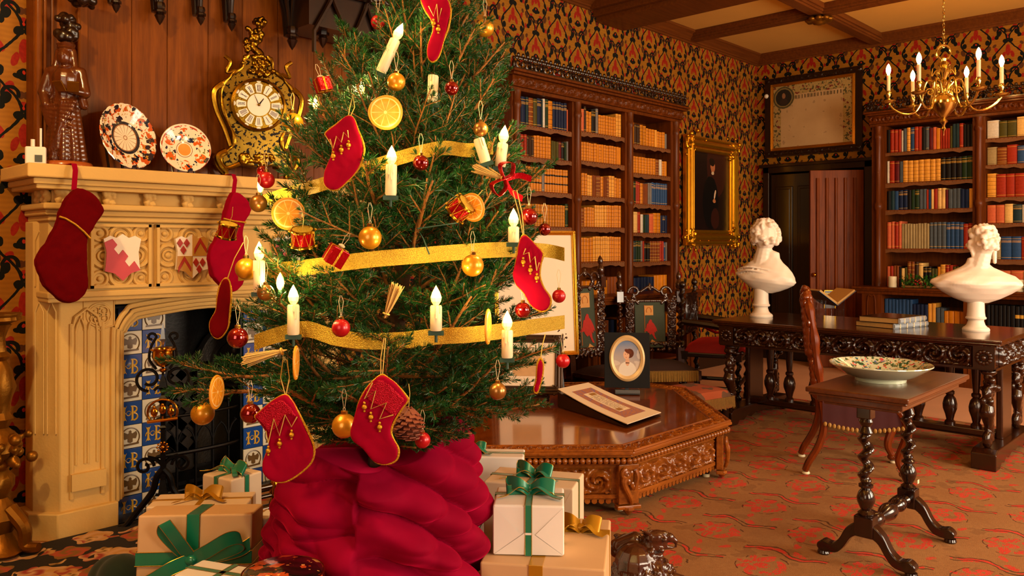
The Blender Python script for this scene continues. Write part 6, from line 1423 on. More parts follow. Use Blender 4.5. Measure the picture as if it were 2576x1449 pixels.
bl += limb(ep(1668, 1358), ep(1688, 1360), .020, .017, 9) + [(ep(1684, 1358, -.004), .020, (1, .8, 1))] + limb(ep(1688, 1359), ep(1700, 1368), .015, .011, 8) + limb(ep(1700, 1368), ep(1702, 1384), .009, .003, 8) + limb(ep(1668, 1383), ep(1694, 1384), .011, .005, 9)
for k in range(3): bl += [(b_[0], b_[1], (1.6, .7, .8)) for b_ in limb(ep(1646, 1352 + k * 7, -.012 + .012 * k), ep(1608 + k * 6, 1336 + k * 10, -.012 + .01 * k), .012, .004, 16)]
bl += [(ep(1634, 1388, -.035), .015), (ep(1662, 1386, -.025), .012), (ep(1669, 1358, -.03), .010)]
rnd = random.Random(8)
for _ in range(210):
    a = rnd.uniform(-1.7, 1.7); e = rnd.uniform(-.1, 1.3); p = ep(1618, 1462) + V(.135 * math.sin(a) * math.cos(e), -.10 * math.cos(a) * math.cos(e), .085 * math.sin(e)); bl.append((p, rnd.uniform(.007, .012), (.7, .7, 2.1), roty(rnd.uniform(-.7, .7))))
for _ in range(40): bl.append((ep(rnd.uniform(1556, 1612), rnd.uniform(1372, 1405), .085), rnd.uniform(.008, .012), (1.6, .7, .8)))
bl += limb(ep(1690, 1447, -.05), ep(1718, 1450, -.06), .020, .014) + limb(ep(1650, 1450, 0), ep(1690, 1450, -.04), .03, .02)
bl = [b_ for b_ in bl if b_[0].z > .02]
bl += [(V(0, 0, .03), .07, (1.5, 1.2, .5)), (V(-.05, 0, .08), .09)]
clay('eagle_body', bl, M_eagle, t, .0042, 1)
# ------------------------------------------------------------------ spruce tree
TD = 2.6; SX = TD / F
def axis_px(py): return 1105 - (py + 50) * .125
def radius(py):
    xs = [-200, 0, 200, 400, 600, 830, 930, 1060, 1180]; ys = [.03, .17, .33, .44, .52, .60, .62, .50, .22]
    return float(np.interp(py, xs, ys))
def zof(py): return EYE - (py - YH) * SX
def axis_at(z):
    py = YH + (EYE - z) / SX; return P(axis_px(py), py, TD)
base = axis_at(.62); RV, FV = V(RX, RY, 0), V(FX, FY, 0)
tree = thing('christmas_tree', 'bushy green spruce christmas tree standing in a crimson velvet sack', 'tree', (base.x, base.y, .03))
TB = Vector((base.x, base.y, .03))
rn = np.random.RandomState(7)
def make_branch(L, seed, side=True):
    """a spruce branch along +x: wood tubes and a cloud of needles"""
    r = random.Random(seed); wood_ = MB(); segs = []
    def twig(p, d, l, rad, lvl):
        n = max(3, int(l / .03)); pts = [p]; dd = d.normalized()
        for i in range(n):
            dd = (dd + V(r.gauss(0, .05), r.gauss(0, .05), r.gauss(0, .04) + (.03 if lvl == 0 else .015))).normalized(); pts.append(pts[-1] + dd * l / n)
        wood_.tube(pts, lambda t: rad * (1 - .65 * t), 5 if lvl == 0 else 4); segs.append((pts, lvl))
        if lvl < 2:
            step = .042 if lvl == 0 else .05; k = l * (.22 if lvl == 0 else .3); sg = 1
            while k < l * .93:
                i = min(n - 1, int(k / l * n)); f = k / l * n - i; q = pts[i].lerp(pts[i + 1], f); t_ = (pts[i + 1] - pts[i]).normalized()
                up = V(0, 0, 1); sd = t_.cross(up).normalized() * sg; ll = (l - k) * (.62 if lvl == 0 else .55) + .025
                if ll > .03: twig(q, t_ * .80 + sd * .62 + V(0, 0, r.uniform(-.12, .25)), min(ll, .24) * r.uniform(.8, 1.1), rad * .5, lvl + 1)
                sg = -sg; k += step * r.uniform(.75, 1.25)
    twig(V(0, 0, 0), V(1, 0, .0), L, .0062, 0)
    vs = []; q_ = np.random.RandomState(seed)
    P0 = []; Tn = []; sc_ = []
    for pts, lvl in segs:
        for a, b_ in zip(pts, pts[1:]):
            l = (b_ - a).length; n = int(l * (980 if lvl else 620)); 
            if n < 1: continue
            t = q_.rand(n, 1); P0.append(np.array(a) * (1 - t) + np.array(b_) * t); Tn.append(np.repeat(np.array([(b_ - a).normalized()]), n, 0)); 
            if lvl == 0: sc_.append(np.full(n, 1.0))
            else: sc_.append(np.full(n, 1.0))
        # tuft at the tip
        n = 16; a = pts[-1]; d = (pts[-1] - pts[-2]).normalized(); P0.append(np.repeat(np.array([a]), n, 0)); Tn.append(np.repeat(np.array([d]), n, 0)); sc_.append(np.full(n, -1.0))
    P0 = np.concatenate(P0); Tn = np.concatenate(Tn); sc_ = np.concatenate(sc_); n = len(P0)
    rv = q_.normal(size=(n, 3)); rv -= Tn * np.sum(rv * Tn, 1, keepdims=True); rv /= np.linalg.norm(rv, axis=1, keepdims=True) + 1e-9
    rv[:, 2] += .25; ang = np.where(sc_ < 0, .25, .85) + q_.normal(0, .14, n)
    D = Tn * np.cos(ang)[:, None] + rv * np.sin(ang)[:, None]; D /= np.linalg.norm(D, axis=1, keepdims=True)
    ln = .0190 * (1 + q_.normal(0, .15, n)); W = np.cross(D, q_.normal(size=(n, 3))); W /= np.linalg.norm(W, axis=1, keepdims=True) + 1e-9
    hw = .00085
    v = np.empty((n, 4, 3)); v[:, 0] = P0 - W * hw * .6; v[:, 1] = P0 + W * hw * .6; v[:, 2] = P0 + D * ln[:, None] * .75 + W * hw; v[:, 3] = P0 + D * ln[:, None]
    v2 = np.concatenate([v, (P0 + D * ln[:, None] * .75 - W * hw)[:, None, :]], 1)
    me = bpy.data.meshes.new('needles'); me.vertices.add(n * 5); me.vertices.foreach_set('co', v2.reshape(-1)); me.loops.add(n * 5); me.polygons.add(n)
    me.loops.foreach_set('vertex_index', (np.arange(n)[:, None] * 5 + np.array([0, 1, 2, 3, 4])).reshape(-1)); me.polygons.foreach_set('loop_start', np.arange(n) * 5); me.polygons.foreach_set('loop_total', np.full(n, 5)); me.update(calc_edges=True)
    me.materials.append(M_needle)
    wm = bpy.data.meshes.new('branch'); wm.from_pydata(wood_.v, [], wood_.f); wm.materials.append(M_twig); wm.polygons.foreach_set('use_smooth', [True] * len(wm.polygons))
    return wm, me, L
PROT = [make_branch(L, i + 3) for i, L in enumerate((.62, .62, .58, .50, .48, .42, .40, .32, .30, .22))]
def place_branch(p, d, L, roll):
    c = [q for q in PROT if abs(q[2] - L) < .10] or [min(PROT, key=lambda q: abs(q[2] - L))]; wm, nm, L0 = c[int(roll * 97) % len(c)]
    x = d.normalized(); y = V(0, 0, 1).cross(x).normalized(); z = x.cross(y); s_ = L / L0
    M = Matrix(((x.x, y.x, z.x), (x.y, y.y, z.y), (x.z, y.z, z.z))) @ Matrix.Rotation((roll - .5) * .8, 3, 'X')
    o = bpy.data.objects.new('branch', wm); C.objects.link(o); o.parent = tree; M4 = M.to_4x4(); M4.translation = p - TB; o.matrix_basis = M4 @ Matrix.Scale(s_, 4)
    n_ = bpy.data.objects.new('needles', nm); C.objects.link(n_); n_.parent = o; n_['kind'] = 'stuff'; return o
ztop = 2.36; m = MB(); pts = [axis_at(z) - TB for z in np.linspace(.55, ztop, 16)]; pts[0] = pts[0]
m.tube(pts, lambda t: .034 * (1 - .85 * t) + .004, 10); m.build('trunk', M_bark, tree)
rb = random.Random(21); az0 = 0
z = .90
while z < 2.33:
    py = YH + (EYE - z) / SX; t = (z - .9) / 1.4; R = radius(py); el = math.radians(-6 + 66 * min(1, t) ** .9)
    n = 9 if t < .75 else 7
    for k in range(n):
        a = az0 + k * 2 * PI / n + rb.uniform(-.2, .2); e = el + rb.uniform(-.14, .12)
        # where does the branch reach the silhouette cone when it climbs
        L = R / math.cos(e) * rb.uniform(.74, 1.06)
        zt = z + L * math.sin(e); L = min(L, max(.12, radius(YH + (EYE - zt) / SX) / math.cos(e) * rb.uniform(.84, 1.16)))
        d = (RV * math.cos(a) + FV * math.sin(a)) * math.cos(e) + V(0, 0, math.sin(e))
        place_branch(axis_at(z) + V(0, 0, rb.uniform(-.03, .03)), d, L, rb.random())
    az0 += 1.31; z += .083 if t < .8 else .09
for px, py, dpx, dpy, L in ((720, 945, -1, .02, .36), (700, 985, -1, .0, .30), (1010, 1060, .5, .2, .22), (860, 1060, -.5, .15, .22), (1130, 1020, .8, .1, .28), (1090, 20, .35, -1, .3), (1110, 60, -.25, -1, .3), (1120, 120, .8, -1, .32), (1060, 150, -.7, -1, .3), (1110, 40, .1, -1, .3)):
    place_branch(P(px, py, 2.45), RV * dpx + V(0, 0, -dpy), L, rb.random())
for z_, n_, L_, e_ in ((.78, 10, .27, -.02), (.84, 11, .36, -.03), (.90, 9, .46, .0)):
    for k in range(n_):
        a = k * 2 * PI / n_ + z_ * 9; place_branch(axis_at(z_), (RV * math.cos(a) + FV * math.sin(a)) * math.cos(e_) + V(0, 0, math.sin(e_)), L_ * rb.uniform(.85, 1.05), rb.random())
# small forward-facing shoots that fill the near side
for k in range(48):
    py = rb.uniform(60, 1080); a = -PI / 2 + rb.uniform(-1.25, 1.25); z = zof(py); R = radius(py); p = axis_at(z) + (RV * math.cos(a) + FV * math.sin(a)) * R * .42
    e = rb.uniform(.3, 1.05); place_branch(p, (RV * math.cos(a) + FV * math.sin(a)) * math.cos(e) + V(0, 0, math.sin(e)), min(.30, R * .62), rb.random())
def tp(px, py, k=1.04):
    """point on the near surface of the tree behind this pixel"""
    D = TD
    for _ in range(6):
        z = EYE - (py - YH) * D / F; pz = YH + (EYE - z) / SX; R = radius(pz) * k; X = (px - CX) * D / F - (axis_px(pz) - CX) * SX; D = TD - math.sqrt(max(R * R - X * X, 0)) * .93
    return P(px, py, D), D
# ------------------------------------------------------------------ baubles
def hook(m, top, s_, h=.05):
    m.tube([(-.001 * s_, 0, top), (-.006, 0, top + h * .7), (-.002, 0, top + h)], .0007, 4); m.tube([(.001, 0, top), (.006, 0, top + h * .7), (.001, 0, top + h)], .0007, 4)
def bauble(px, py, r, mat, label, grp, hk=.05, thread=None, dk=1.04):
    p, D = tp(px, py, dk); R = r * D / F; t = thing('bauble', label, 'bauble', p, VIEW, grp)
    MB().sph((0, 0, 0), R, n=28, m=18).build('ball', mat, t, smooth=180)
    MB().lathe([(R * .26, R * .93), (R * .26, R * 1.2), (R * .22, R * 1.25), (0, R * 1.25)], 14, None, lambda a, z: 1 + .06 * math.cos(a * 7)).build('cap', M_cap, t)
    m = MB().tube([(R * .09 * math.cos(a), 0, R * 1.34 + R * .12 * math.sin(a)) for a in np.linspace(0, 6.28, 10)], .0009, 4); hook(m, R * 1.4, 1, hk); m.build('thread', thread or M_twine, t); return t
G = 'gold baubles on the tree'; GB = 'bronze baubles on the tree'; RM = 'red baubles on the tree'
for a in ((1220, 71, 23, M_ballgold, 'gold bauble hanging at the top right beside the highest stocking', G), (997, 206, 23, M_ballgold, 'gold bauble just below the tilted candle near the top', G), (736, 311, 27, M_ballgold, 'gold bauble right of the clock face at the left of the tree', G),
          (1209, 325, 19, M_ballbronze, 'small bronze bauble left of the bookcase near the upper right', GB), (931, 598, 29, M_ballgold, 'gold bauble in the middle of the tree above the central ribbon', G), (619, 676, 27, M_ballgold, 'gold bauble at the left end of the middle ribbon', G),
          (1189, 668, 28, M_ballgold, 'gold bauble hanging over the middle ribbon at the right', G), (668, 736, 21, M_ballbronze, 'matt bronze bauble just under the left end of the middle ribbon', GB), (510, 1040, 29, M_ballgold, 'gold bauble on the lowest left branch before the fireplace', G),
          (866, 1071, 31, M_ballgold, 'gold bauble between the two low sequinned stockings', G), (1252, 984, 22, M_ballbronze, 'matt bronze bauble hanging low on the right of the tree', GB), (650, 512, 22, M_ballbronze, 'dim bronze bauble below the red one near the mantel', GB),
          (951, 56, 18, M_ballmatred, 'matt red bauble high on the left near the tree top', RM), (1136, 222, 18, M_ballred, 'glossy red bauble upper right below the top stocking', RM), (670, 453, 21, M_ballmatred, 'matt red bauble below the clock at the left edge of the tree', RM), (660, 430, 14, M_ballred, 'dark red bauble half hidden behind the matt red one', RM),
          (1059, 410, 20, M_ballred, 'glossy red bauble over the upper gold ribbon', RM), (1331, 545, 22, M_ballred, 'larger glossy red bauble on the right edge above the stocking', RM), (1370, 577, 16, M_ballred, 'small glossy red bauble against the white picture mount', RM), (858, 825, 23, M_ballmatred, 'matt red bauble above the lowest ribbon left of centre', RM),
          (1315, 780, 20, M_ballred, 'glossy red bauble under the toe of the right stocking', RM), (1406, 745, 17, M_ballmatred, 'small red bauble at the far right tips of the tree', RM), (598, 850, 26, M_ballred, 'dark glossy red bauble before the fireplace tiles', RM), (630, 1040, 25, M_ballred, 'dark red bauble left of the low left stocking', RM),
          (1416, 908, 18, M_ballmatred, 'red bauble on the lowest right tip before the ornate frame', RM), (1063, 1107, 20, M_ballmatred, 'red bauble resting on the velvet sack rim below the pinecone', RM)): bauble(*a, dk=1.04 if a[0] < 1380 and a[0] > 560 else 1.02)
# ------------------------------------------------------------------ gold ribbons round the tree
def garl(pts, w_, label):
    t = thing('ribbon_garland', label, 'ribbon', tp(*pts[len(pts) // 2][:2])[0], 0, 'gold ribbons wound round the tree'); o = t.location.copy()
    P3 = curvepts([tp(q[0], q[1], .84)[0] - o for q in pts], 8)
    MB().strip(P3, V(0, 0, w_ / 2), .0008).build('band', M_lame, t); return t
garl([(640, 512), (720, 487), (800, 467), (900, 432), (980, 405), (1060, 382), (1120, 372), (1180, 378), (1240, 372)], .040, 'uppermost gold lame ribbon running up to the right round the tree')
garl([(600, 690), (660, 682), (740, 676), (840, 664), (940, 652), (1050, 643), (1160, 634), (1270, 628), (1370, 630), (1420, 640)], .044, 'middle gold lame ribbon across the widest part of the tree')
garl([(640, 862), (700, 842), (770, 828), (840, 848), (920, 858), (1010, 856), (1100, 846), (1180, 842), (1270, 832), (1350, 820), (1420, 810)], .044, 'lowest gold lame ribbon dipping across the tree above the low stockings')
# ------------------------------------------------------------------ tree candles
def tcandle(px, py, h, label, tilt=0, lit=True, flame=True, k=1.0):
    p, D = tp(px, py, k); s_ = D / F; H_ = h * s_; t = thing('tree_candle', label, 'candle', p, 0, 'candle lights clipped to the tree', rot=(0, tilt, VIEW))
    t.rotation_euler = (Matrix.Rotation(VIEW, 3, 'Z') @ Matrix.Rotation(tilt, 3, 'Y')).to_euler(); R = .0155
    m = MB().lathe([(R * .9, 0), (R, .005), (R, H_ - .004), (R * .86, H_), (0, H_ - .002)], 18); rr = random.Random(px)
    for _ in range(3): a = rr.uniform(3.6, 5.8); m.tube([(R * .98 * math.cos(a), R * .98 * math.sin(a), H_), (R * math.cos(a), R * math.sin(a), H_ * rr.uniform(.5, .8))], .0025, 5)
    m.build('candle_body', M_wax, t)
    if flame: MB().lathe([(.006, H_), (.0125, H_ + .010), (.0145, H_ + .020), (.010, H_ + .034), (.004, H_ + .045), (0, H_ + .052)], 8).build('flame_bulb', M_flame, t, smooth=20)
    m = MB().box(-.02, .02, -.006, .006, -.012, 0).cyl((0, 0, -.03), (0, 0, 0), .004); m.build('clip', M_wire, t, smooth=0)
    if flame: pl = point('candle_glow', tuple(p + (Matrix.Rotation(VIEW, 3, 'Z') @ Matrix.Rotation(tilt, 3, 'Y')) @ V(0, -.035, H_ + .065)), 1.1, (1, .68, .22), .012)
for a in ((958, 182, 90, 'tilted lit candle near the top of the tree', .42), (983, 492, 78, 'lit candle standing in front of the upper gold ribbon', .02), (738, 842, 76, 'lit candle at the left above the lowest ribbon', 0), (1097, 832, 64, 'lit candle right of centre above the lowest ribbon', 0),
          (1258, 420, 60, 'lit candle at the upper right against the bookcase', .12), (1276, 900, 70, 'brightly lit candle low on the right of the tree', 0), (1292, 610, 40, 'half hidden lit candle beside the right-hand red stocking', 0), (652, 735, 80, 'lit candle behind the left end of the middle ribbon', 0)): tcandle(*a, k=1.0)
tcandle(1222, 408, 62, 'tilted unlit candle at the upper right of the tree', -.3, flame=False); tcandle(1088, 260, 70, 'candle half hidden behind the branches near the top', .03, flame=False, k=.8)
for px, py, lab in ((908, 222, 'bare glowing bulb left of the orange slice near the top'), (795, 262, 'glowing bulb behind the branches beside the gold bauble by the clock'), (705, 712, 'small glowing bulb under the middle ribbon at the left'), (655, 470, 'small glowing bulb beside the red bauble near the mantel')):
    p, D = tp(px, py, .92); t = thing('light_bulb', lab, 'bulb', p, VIEW, 'candle lights clipped to the tree'); MB().lathe([(.004, -.02), (.009, -.012), (.0115, 0), (.009, .014), (.003, .026), (0, .03)], 8).build('glass', M_flame, t, smooth=20); MB().cyl((0, 0, -.045), (0, 0, -.018), .006).build('socket', M_wire, t)
    point('candle_glow', tuple(p - FV * .03), 1.1, (1, .68, .22), .012)
t = thing('light_cable', 'dark green light cable looping across the branches behind the ribbons', 'cable', tp(1050, 470)[0]); o = t.location.copy()
MB().tube([tp(*q, .9)[0] - o for q in ((1005, 448), (1050, 452), (1100, 470), (1140, 492), (1160, 520), (1155, 560), (1050, 575), (1065, 600), (1080, 640))], .002, 6).build('strand', M_wire, t)
# ------------------------------------------------------------------ orange slices, drums, parcels, straw, pinecone
def slice_(px, py, r, label, rot, kind=None):
    p, D = tp(px, py); R = r * D / F; t = thing('orange_slice', label, 'orange slice', p, 0, 'dried orange slices on the tree'); t.rotation_euler = (Matrix.Rotation(VIEW + rot[2], 3, 'Z') @ Matrix.Rotation(rot[0], 3, 'X') @ Matrix.Rotation(rot[1], 3, 'Y')).to_euler(); s_ = R / .05; rr = random.Random(px)
    m = MB(); vs = [(0, -.003, 0)]; n = 48
    ax = Matrix(((1, 0, 0, 0), (0, 0, -1, 0), (0, 1, 0, 0), (0, 0, 0, 1))); w1 = rr.uniform(0, 6)
    m.lathe([(0, -.004), (.03, -.003), (.044, -.004), (.048, -.0035), (.0505, 0), (.048, .0035), (.03, .003), (0, .004)], n, ax, lambda a, z: 1 + .02 * math.sin(3 * a + w1) + .012 * math.sin(7 * a)); o = m.build('slice', M_orange, t, smooth=180); o.scale = (s_,) * 3
    m = MB().tube([(.0505 * s_ * math.cos(a) * (1 + .02 * math.sin(3 * a + w1)), 0, .0505 * s_ * math.sin(a) * (1 + .02 * math.sin(3 * a + w1))) for a in np.linspace(0, 2 * PI, 40)[:-1]], .0028, 6, True); m.build('rind', M_rind, t)
slice_(970, 283, 41, 'large round orange slice facing forward near the top of the tree', (0, 0, 0)); slice_(725, 537, 38, 'orange slice left of centre above the small drum', (0, 0, .35)); slice_(1188, 522, 34, 'curled orange slice behind the tilted drum', (.2, .3, -.5))
slice_(745, 912, 40, 'orange slice seen edge-on under the lit left candle', (0, 0, 1.68)); slice_(545, 986, 40, 'orange slice turned sideways on the lowest left branch', (0, .1, 1.52)); slice_(1228, 822, 42, 'dried orange slice seen edge-on over the lowest ribbon at the right', (0, .45, 1.45))
def drum(px, py, label, tilt):
    p, D = tp(px, py); t = thing('toy_drum', label, 'ornament', p, 0, 'toy drums on the tree'); t.rotation_euler = (Matrix.Rotation(VIEW, 3, 'Z') @ Matrix.Rotation(tilt[0], 3, 'Y') @ Matrix.Rotation(tilt[1], 3, 'X')).to_euler(); R, Hd = .030, .042
    MB().lathe([(R * .96, -Hd / 2), (R * .96, Hd / 2)], 28).build('shell', M_redfoil, t)
    for z in (-Hd / 2, Hd / 2):
        m = MB().lathe([(R, z - .004), (R * 1.05, z - .002), (R * 1.05, z + .002), (R, z + .004), (R * .9, z + .003 * (1 if z > 0 else -1)), (0, z + .003 * (1 if z > 0 else -1))], 28); m.build('hoop', M_gilt, t)
    MB().lathe([(0, Hd / 2 + .003), (R * .9, Hd / 2 + .0035), (R * .9, Hd / 2 + .001)], 28).build('skin', M_lame, t)
    m = MB()
    for k in range(8): a, b_ = k * PI / 4, (k + .5) * PI / 4; m.tube([(R * math.cos(a), R * math.sin(a), -Hd / 2), (R * math.cos(b_), R * math.sin(b_), Hd / 2), (R * math.cos(a + PI / 4), R * math.sin(a + PI / 4), -Hd / 2)], .0011, 4); m.sph((R * 1.12 * math.cos(a), R * 1.12 * math.sin(a), -Hd / 2), .0035, n=7, m=5); m.sph((R * 1.12 * math.cos(b_), R * 1.12 * math.sin(b_), Hd / 2), .0035, n=7, m=5)
    m.build('lacing', M_goldcord, t); MB().tube([(0, 0, Hd / 2), (.004, 0, Hd / 2 + .03), (0, 0, Hd / 2 + .06)], .0008, 4).build('thread', M_thread, t)
drum(762, 598, 'small red and gold drum below the left orange slice', (.05, .35)); drum(1158, 525, 'tilted red and gold drum in front of the curled orange slice', (.9, .3)); drum(572, 580, 'dark red ornament half hidden by the left edge branches', (.3, .2))
def parcel(px, py, r, label, rot):
    p, D = tp(px, py); t = thing('parcel_ornament', label, 'ornament', p, 0, 'red foil parcels on the tree'); t.rotation_euler = (Matrix.Rotation(VIEW, 3, 'Z') @ Matrix.Rotation(rot[0], 3, 'Y') @ Matrix.Rotation(rot[1], 3, 'Z')).to_euler(); a = r * D / F
    MB().box(-a, a, -a, a, -a, a).build('box', M_redfoil, t, smooth=0, bevel=.002); e = a * 1.03; w_ = .0028
    MB().box(-w_, w_, -e, e, -e, e).box(-e, e, -w_, w_, -e, e).build('ribbon', M_goldcord, t, smooth=0); m = MB(); hook(m, a, 1, .045); m.sph((0, 0, a + .006), .006, (1.6, 1, .8)); m.build('thread', M_twine, t)
parcel(845, 643, 23, 'red foil parcel ornament over the middle ribbon', (.55, .5)); parcel(812, 214, 17, 'small red foil parcel ornament at the upper left of the tree', (-.3, .6))
def straw(px, py, label, ang, l, tie):
    p, D = tp(px, py); t = thing('straw_bundle', label, 'ornament', p, 0, 'straw bundles on the tree'); t.rotation_euler = (Matrix.Rotation(VIEW, 3, 'Z') @ Matrix.Rotation(ang, 3, 'Y')).to_euler(); rr = random.Random(px); m = MB()
    for _ in range(70):
        a, r_ = rr.uniform(0, 6.28), rr.uniform(0, 1); m.tube([(0, 0, 0), (r_ * .008 * math.cos(a), r_ * .008 * math.sin(a), l * .25), (r_ * .020 * math.cos(a), r_ * .016 * math.sin(a), l * rr.uniform(.85, 1))], .0011, 3)
    m.build('straws', M_straw, t, kind='stuff'); MB().lathe([(.009, l * .1), (.010, l * .12), (.009, l * .14)], 10).build('binding', M_thread, t)
    if tie:
        m = MB()
        for s2 in (-1, 1): m.strip(curvepts([(0, -.01, l * .06), (s2 * .03, -.014, l * .1 + .02), (s2 * .05, -.01, l * .02), (s2 * .02, -.012, -.01), (0, -.01, l * .05)], 5), V(0, .008, .006)); m.strip(curvepts([(0, -.01, .0), (s2 * .025, -.012, -.03), (s2 * .03, -.008, -.065)], 5), V(.008, 0, .002))
        m.build('bow', M_redfoil, t)
straw(1272, 452, 'straw broom ornament with red foil bow at the upper right', -1.15, .10, True); straw(722, 880, 'golden straw tassel at the left below the lowest ribbon', -1.85, .12, False); straw(968, 800, 'small dried straw sprig in the middle above the lowest ribbon', .35, .095, False)
p, D = tp(1028, 1064); t = thing('pinecone', 'brown pinecone hanging beside the low right sequinned stocking', 'pinecone', p, VIEW); m = MB().lathe([(0, -.045), (.02, -.03), (.026, 0), (.016, .03), (0, .04)], 12); rr = random.Random(2)
for i in range(78):
    f = i / 78; a = i * 2.39996; zz = -.042 + .08 * f; r0 = .030 * math.sin(PI * (.12 + .83 * f)) ** .7; T_ = tr(r0 * math.cos(a), r0 * math.sin(a), zz) @ rotz(a) @ roty(-.5 + 1.0 * f + .3); m.box(-.006, .012, -.008, .008, -.0016, .0016, T_)
m.build('scales', M_cone, t, smooth=0, bevel=.0008); MB().tube([(0, 0, .04), (.003, 0, .075), (0, 0, .10)], .0009, 4).build('thread', M_thread, t)
# ------------------------------------------------------------------ stockings
def stocking(label, outline, place, thick, mat, cuffn=None, loop=None, trim=M_goldcord, grp=None, fancy=0, zig=None, flat=True, name='stocking', cordall=True, inner=None):
    """outline: pixels; place: pixel -> point; puffed cloth with cord trim"""
    pts = [place(*q) for q in outline]; n = len(pts); c0 = sum(pts, V(0, 0, 0)) / n; t = thing(name, label, 'stocking', c0, 0, grp)
    L3 = curvepts([p - c0 for p in pts], 4, True)
    e1 = (place(outline[0][0] + 100, outline[0][1]) - place(*outline[0])).normalized(); nrm = e1.cross(V(0, 0, 1)).normalized()   # out of the cloth, towards the viewer
    xs = [p.dot(e1) for p in L3]; zs = [p.z for p in L3]; cy = sum(p.dot(nrm) for p in L3) / len(L3); poly = list(zip(xs, zs)); T_ = Matrix(((e1.x, 0, nrm.x, nrm.x * cy), (e1.y, 0, nrm.y, nrm.y * cy), (0, 1, 0, 0), (0, 0, 0, 1)))
    o = recalc(MB().prism(poly, -thick / 2, thick / 2, T_).build('sock', mat, t, smooth=0)); vx = .0055 if thick > .03 else .0042
    r = o.modifiers.new('remesh', 'REMESH'); r.mode = 'VOXEL'; r.voxel_size = vx; r.use_smooth_shade = True; q = o.modifiers.new('smooth', 'SMOOTH'); q.iterations = 9; q.factor = .6
    tx = bpy.data.textures.get('folds') or bpy.data.textures.new('folds', 'CLOUDS'); tx.noise_scale = .09; dm = o.modifiers.new('folds', 'DISPLACE'); dm.texture = tx; dm.strength = thick * .45; dm.mid_level = .5
    if cordall: MB().tube([p + nrm * (thick * .12) for p in L3], .0032 if thick < .03 else .003, 6, True).build('cord_trim', trim, t)
    if cuffn:
        a = [V(x, 0, 0) * 0 + (place(*q) - c0) for q in cuffn]; px_ = [(p.dot(e1), p.z) for p in a]; o = recalc(MB().prism(px_, thick * .30, thick * .62, T_).build('sequin_cuff', M_sequin, t, smooth=0)); r = o.modifiers.new('remesh', 'REMESH'); r.mode = 'VOXEL'; r.voxel_size = .0042; r.use_smooth_shade = False
    if zig:
        z3 = [place(*q) - c0 + nrm * thick * .66 for q in zig]; MB().tube(z3, .0016, 5).build('zigzag_braid', M_thread, t); m = MB()
        for i in range(1, len(z3), 2):
            b_ = z3[i] - V(0, 0, .010); m.sph(b_, .0035, n=8, m=6); m.sph(b_ - V(0, 0, .010), .0065, n=10, m=8); m.sph(b_ - V(0, 0, .020), .003, n=8, m=6)
        m.build('beads', M_goldcord, t, kind='stuff')
    if loop: MB().tube([place(*q) - c0 for q in loop], .0014, 5).build('loop', M_thread, t)
    if inner: MB().tube([place(*q) - c0 + nrm * thick * .55 for q in inner], .005, 7).build('gold_braid', trim, t)
    return t
mant = lambda px, py: onY(px, py, 3.945)
s1 = stocking('large plain dark red stocking hanging from the left end of the stone mantel', [(182, 474), (200, 474), (225, 492), (248, 520), (252, 535), (240, 560), (222, 590), (217, 620), (219, 660), (224, 715), (215, 745), (195, 760), (165, 758), (130, 735), (105, 700), (90, 665), (95, 640), (118, 605), (138, 560), (145, 535), (160, 500)], mant, .05, M_darkfelt, cordall=False, grp='large stockings on the mantel', inner=[(144, 545), (160, 550), (185, 565), (205, 582), (222, 600)])
s2 = stocking('large red stocking hanging from the mantel half hidden by the tree', [(576, 486), (592, 484), (612, 505), (624, 530), (608, 570), (612, 620), (618, 670), (612, 715), (590, 735), (560, 720), (535, 690), (524, 640), (540, 600), (556, 560), (566, 520)], mant, .05, M_redfelt, cordall=False, grp='large stockings on the mantel', inner=[(556, 550), (580, 556), (612, 560)])
for o, px in ((s1, 186), (s2, 587)):
    c = Vector(o.location); a = onY(px, 415 if px < 300 else 440, 3.965) - c; a.z = 1.766 - c.z; b_ = onY(px, 478 if px < 300 else 490, 3.945) - c
    MB().strip([V(a.x, .13, a.z + .002), V(a.x, .03, a.z + .002), V(a.x, .018, a.z), V(a.x + .0, .0, a.z - .03), b_], V(.011, 0, 0), .0012).build('hanging_ribbon', M_redfelt, o)
def view(D): return lambda px, py: P(px, py, D)
GS = 'red stockings on the tree'
stocking('sequinned red stocking hanging low at the left over the sack', [(718, 993), (735, 1010), (758, 1050), (778, 1090), (791, 1125), (785, 1160), (755, 1190), (720, 1210), (690, 1208), (668, 1190), (664, 1165), (672, 1140), (680, 1115), (672, 1085), (655, 1060), (643, 1048), (650, 1040), (685, 1010)], view(tp(715, 1100)[1] - .05), .026, M_redfelt, [(714, 1000), (735, 1020), (750, 1046), (725, 1040), (712, 1055), (700, 1075), (680, 1085), (662, 1062), (648, 1047), (684, 1014)], [(718, 995), (706, 950), (712, 905), (722, 905), (728, 950), (719, 995)], grp=GS, zig=[(752, 1045), (738, 1070), (722, 1040), (708, 1092), (694, 1050), (680, 1110), (674, 1080)])
stocking('sequinned red stocking hanging low right of the gold bauble', [(958, 944), (975, 950), (1000, 970), (1024, 998), (1026, 1008), (1010, 1030), (992, 1060), (984, 1085), (990, 1105), (1003, 1130), (998, 1155), (975, 1166), (945, 1160), (915, 1125), (890, 1105), (885, 1085), (895, 1050), (905, 1010), (925, 975)], view(tp(955, 1050)[1] - .05), .026, M_redfelt, [(957, 950), (980, 962), (1020, 1002), (1004, 1030), (995, 1045), (985, 1040), (960, 1020), (935, 1010), (920, 990), (930, 975)], [(958, 946), (958, 900), (966, 850), (970, 850), (962, 946)], grp=GS, zig=[(992, 1040), (958, 1050), (975, 1010), (936, 1025), (948, 980), (920, 1000), (940, 960)])
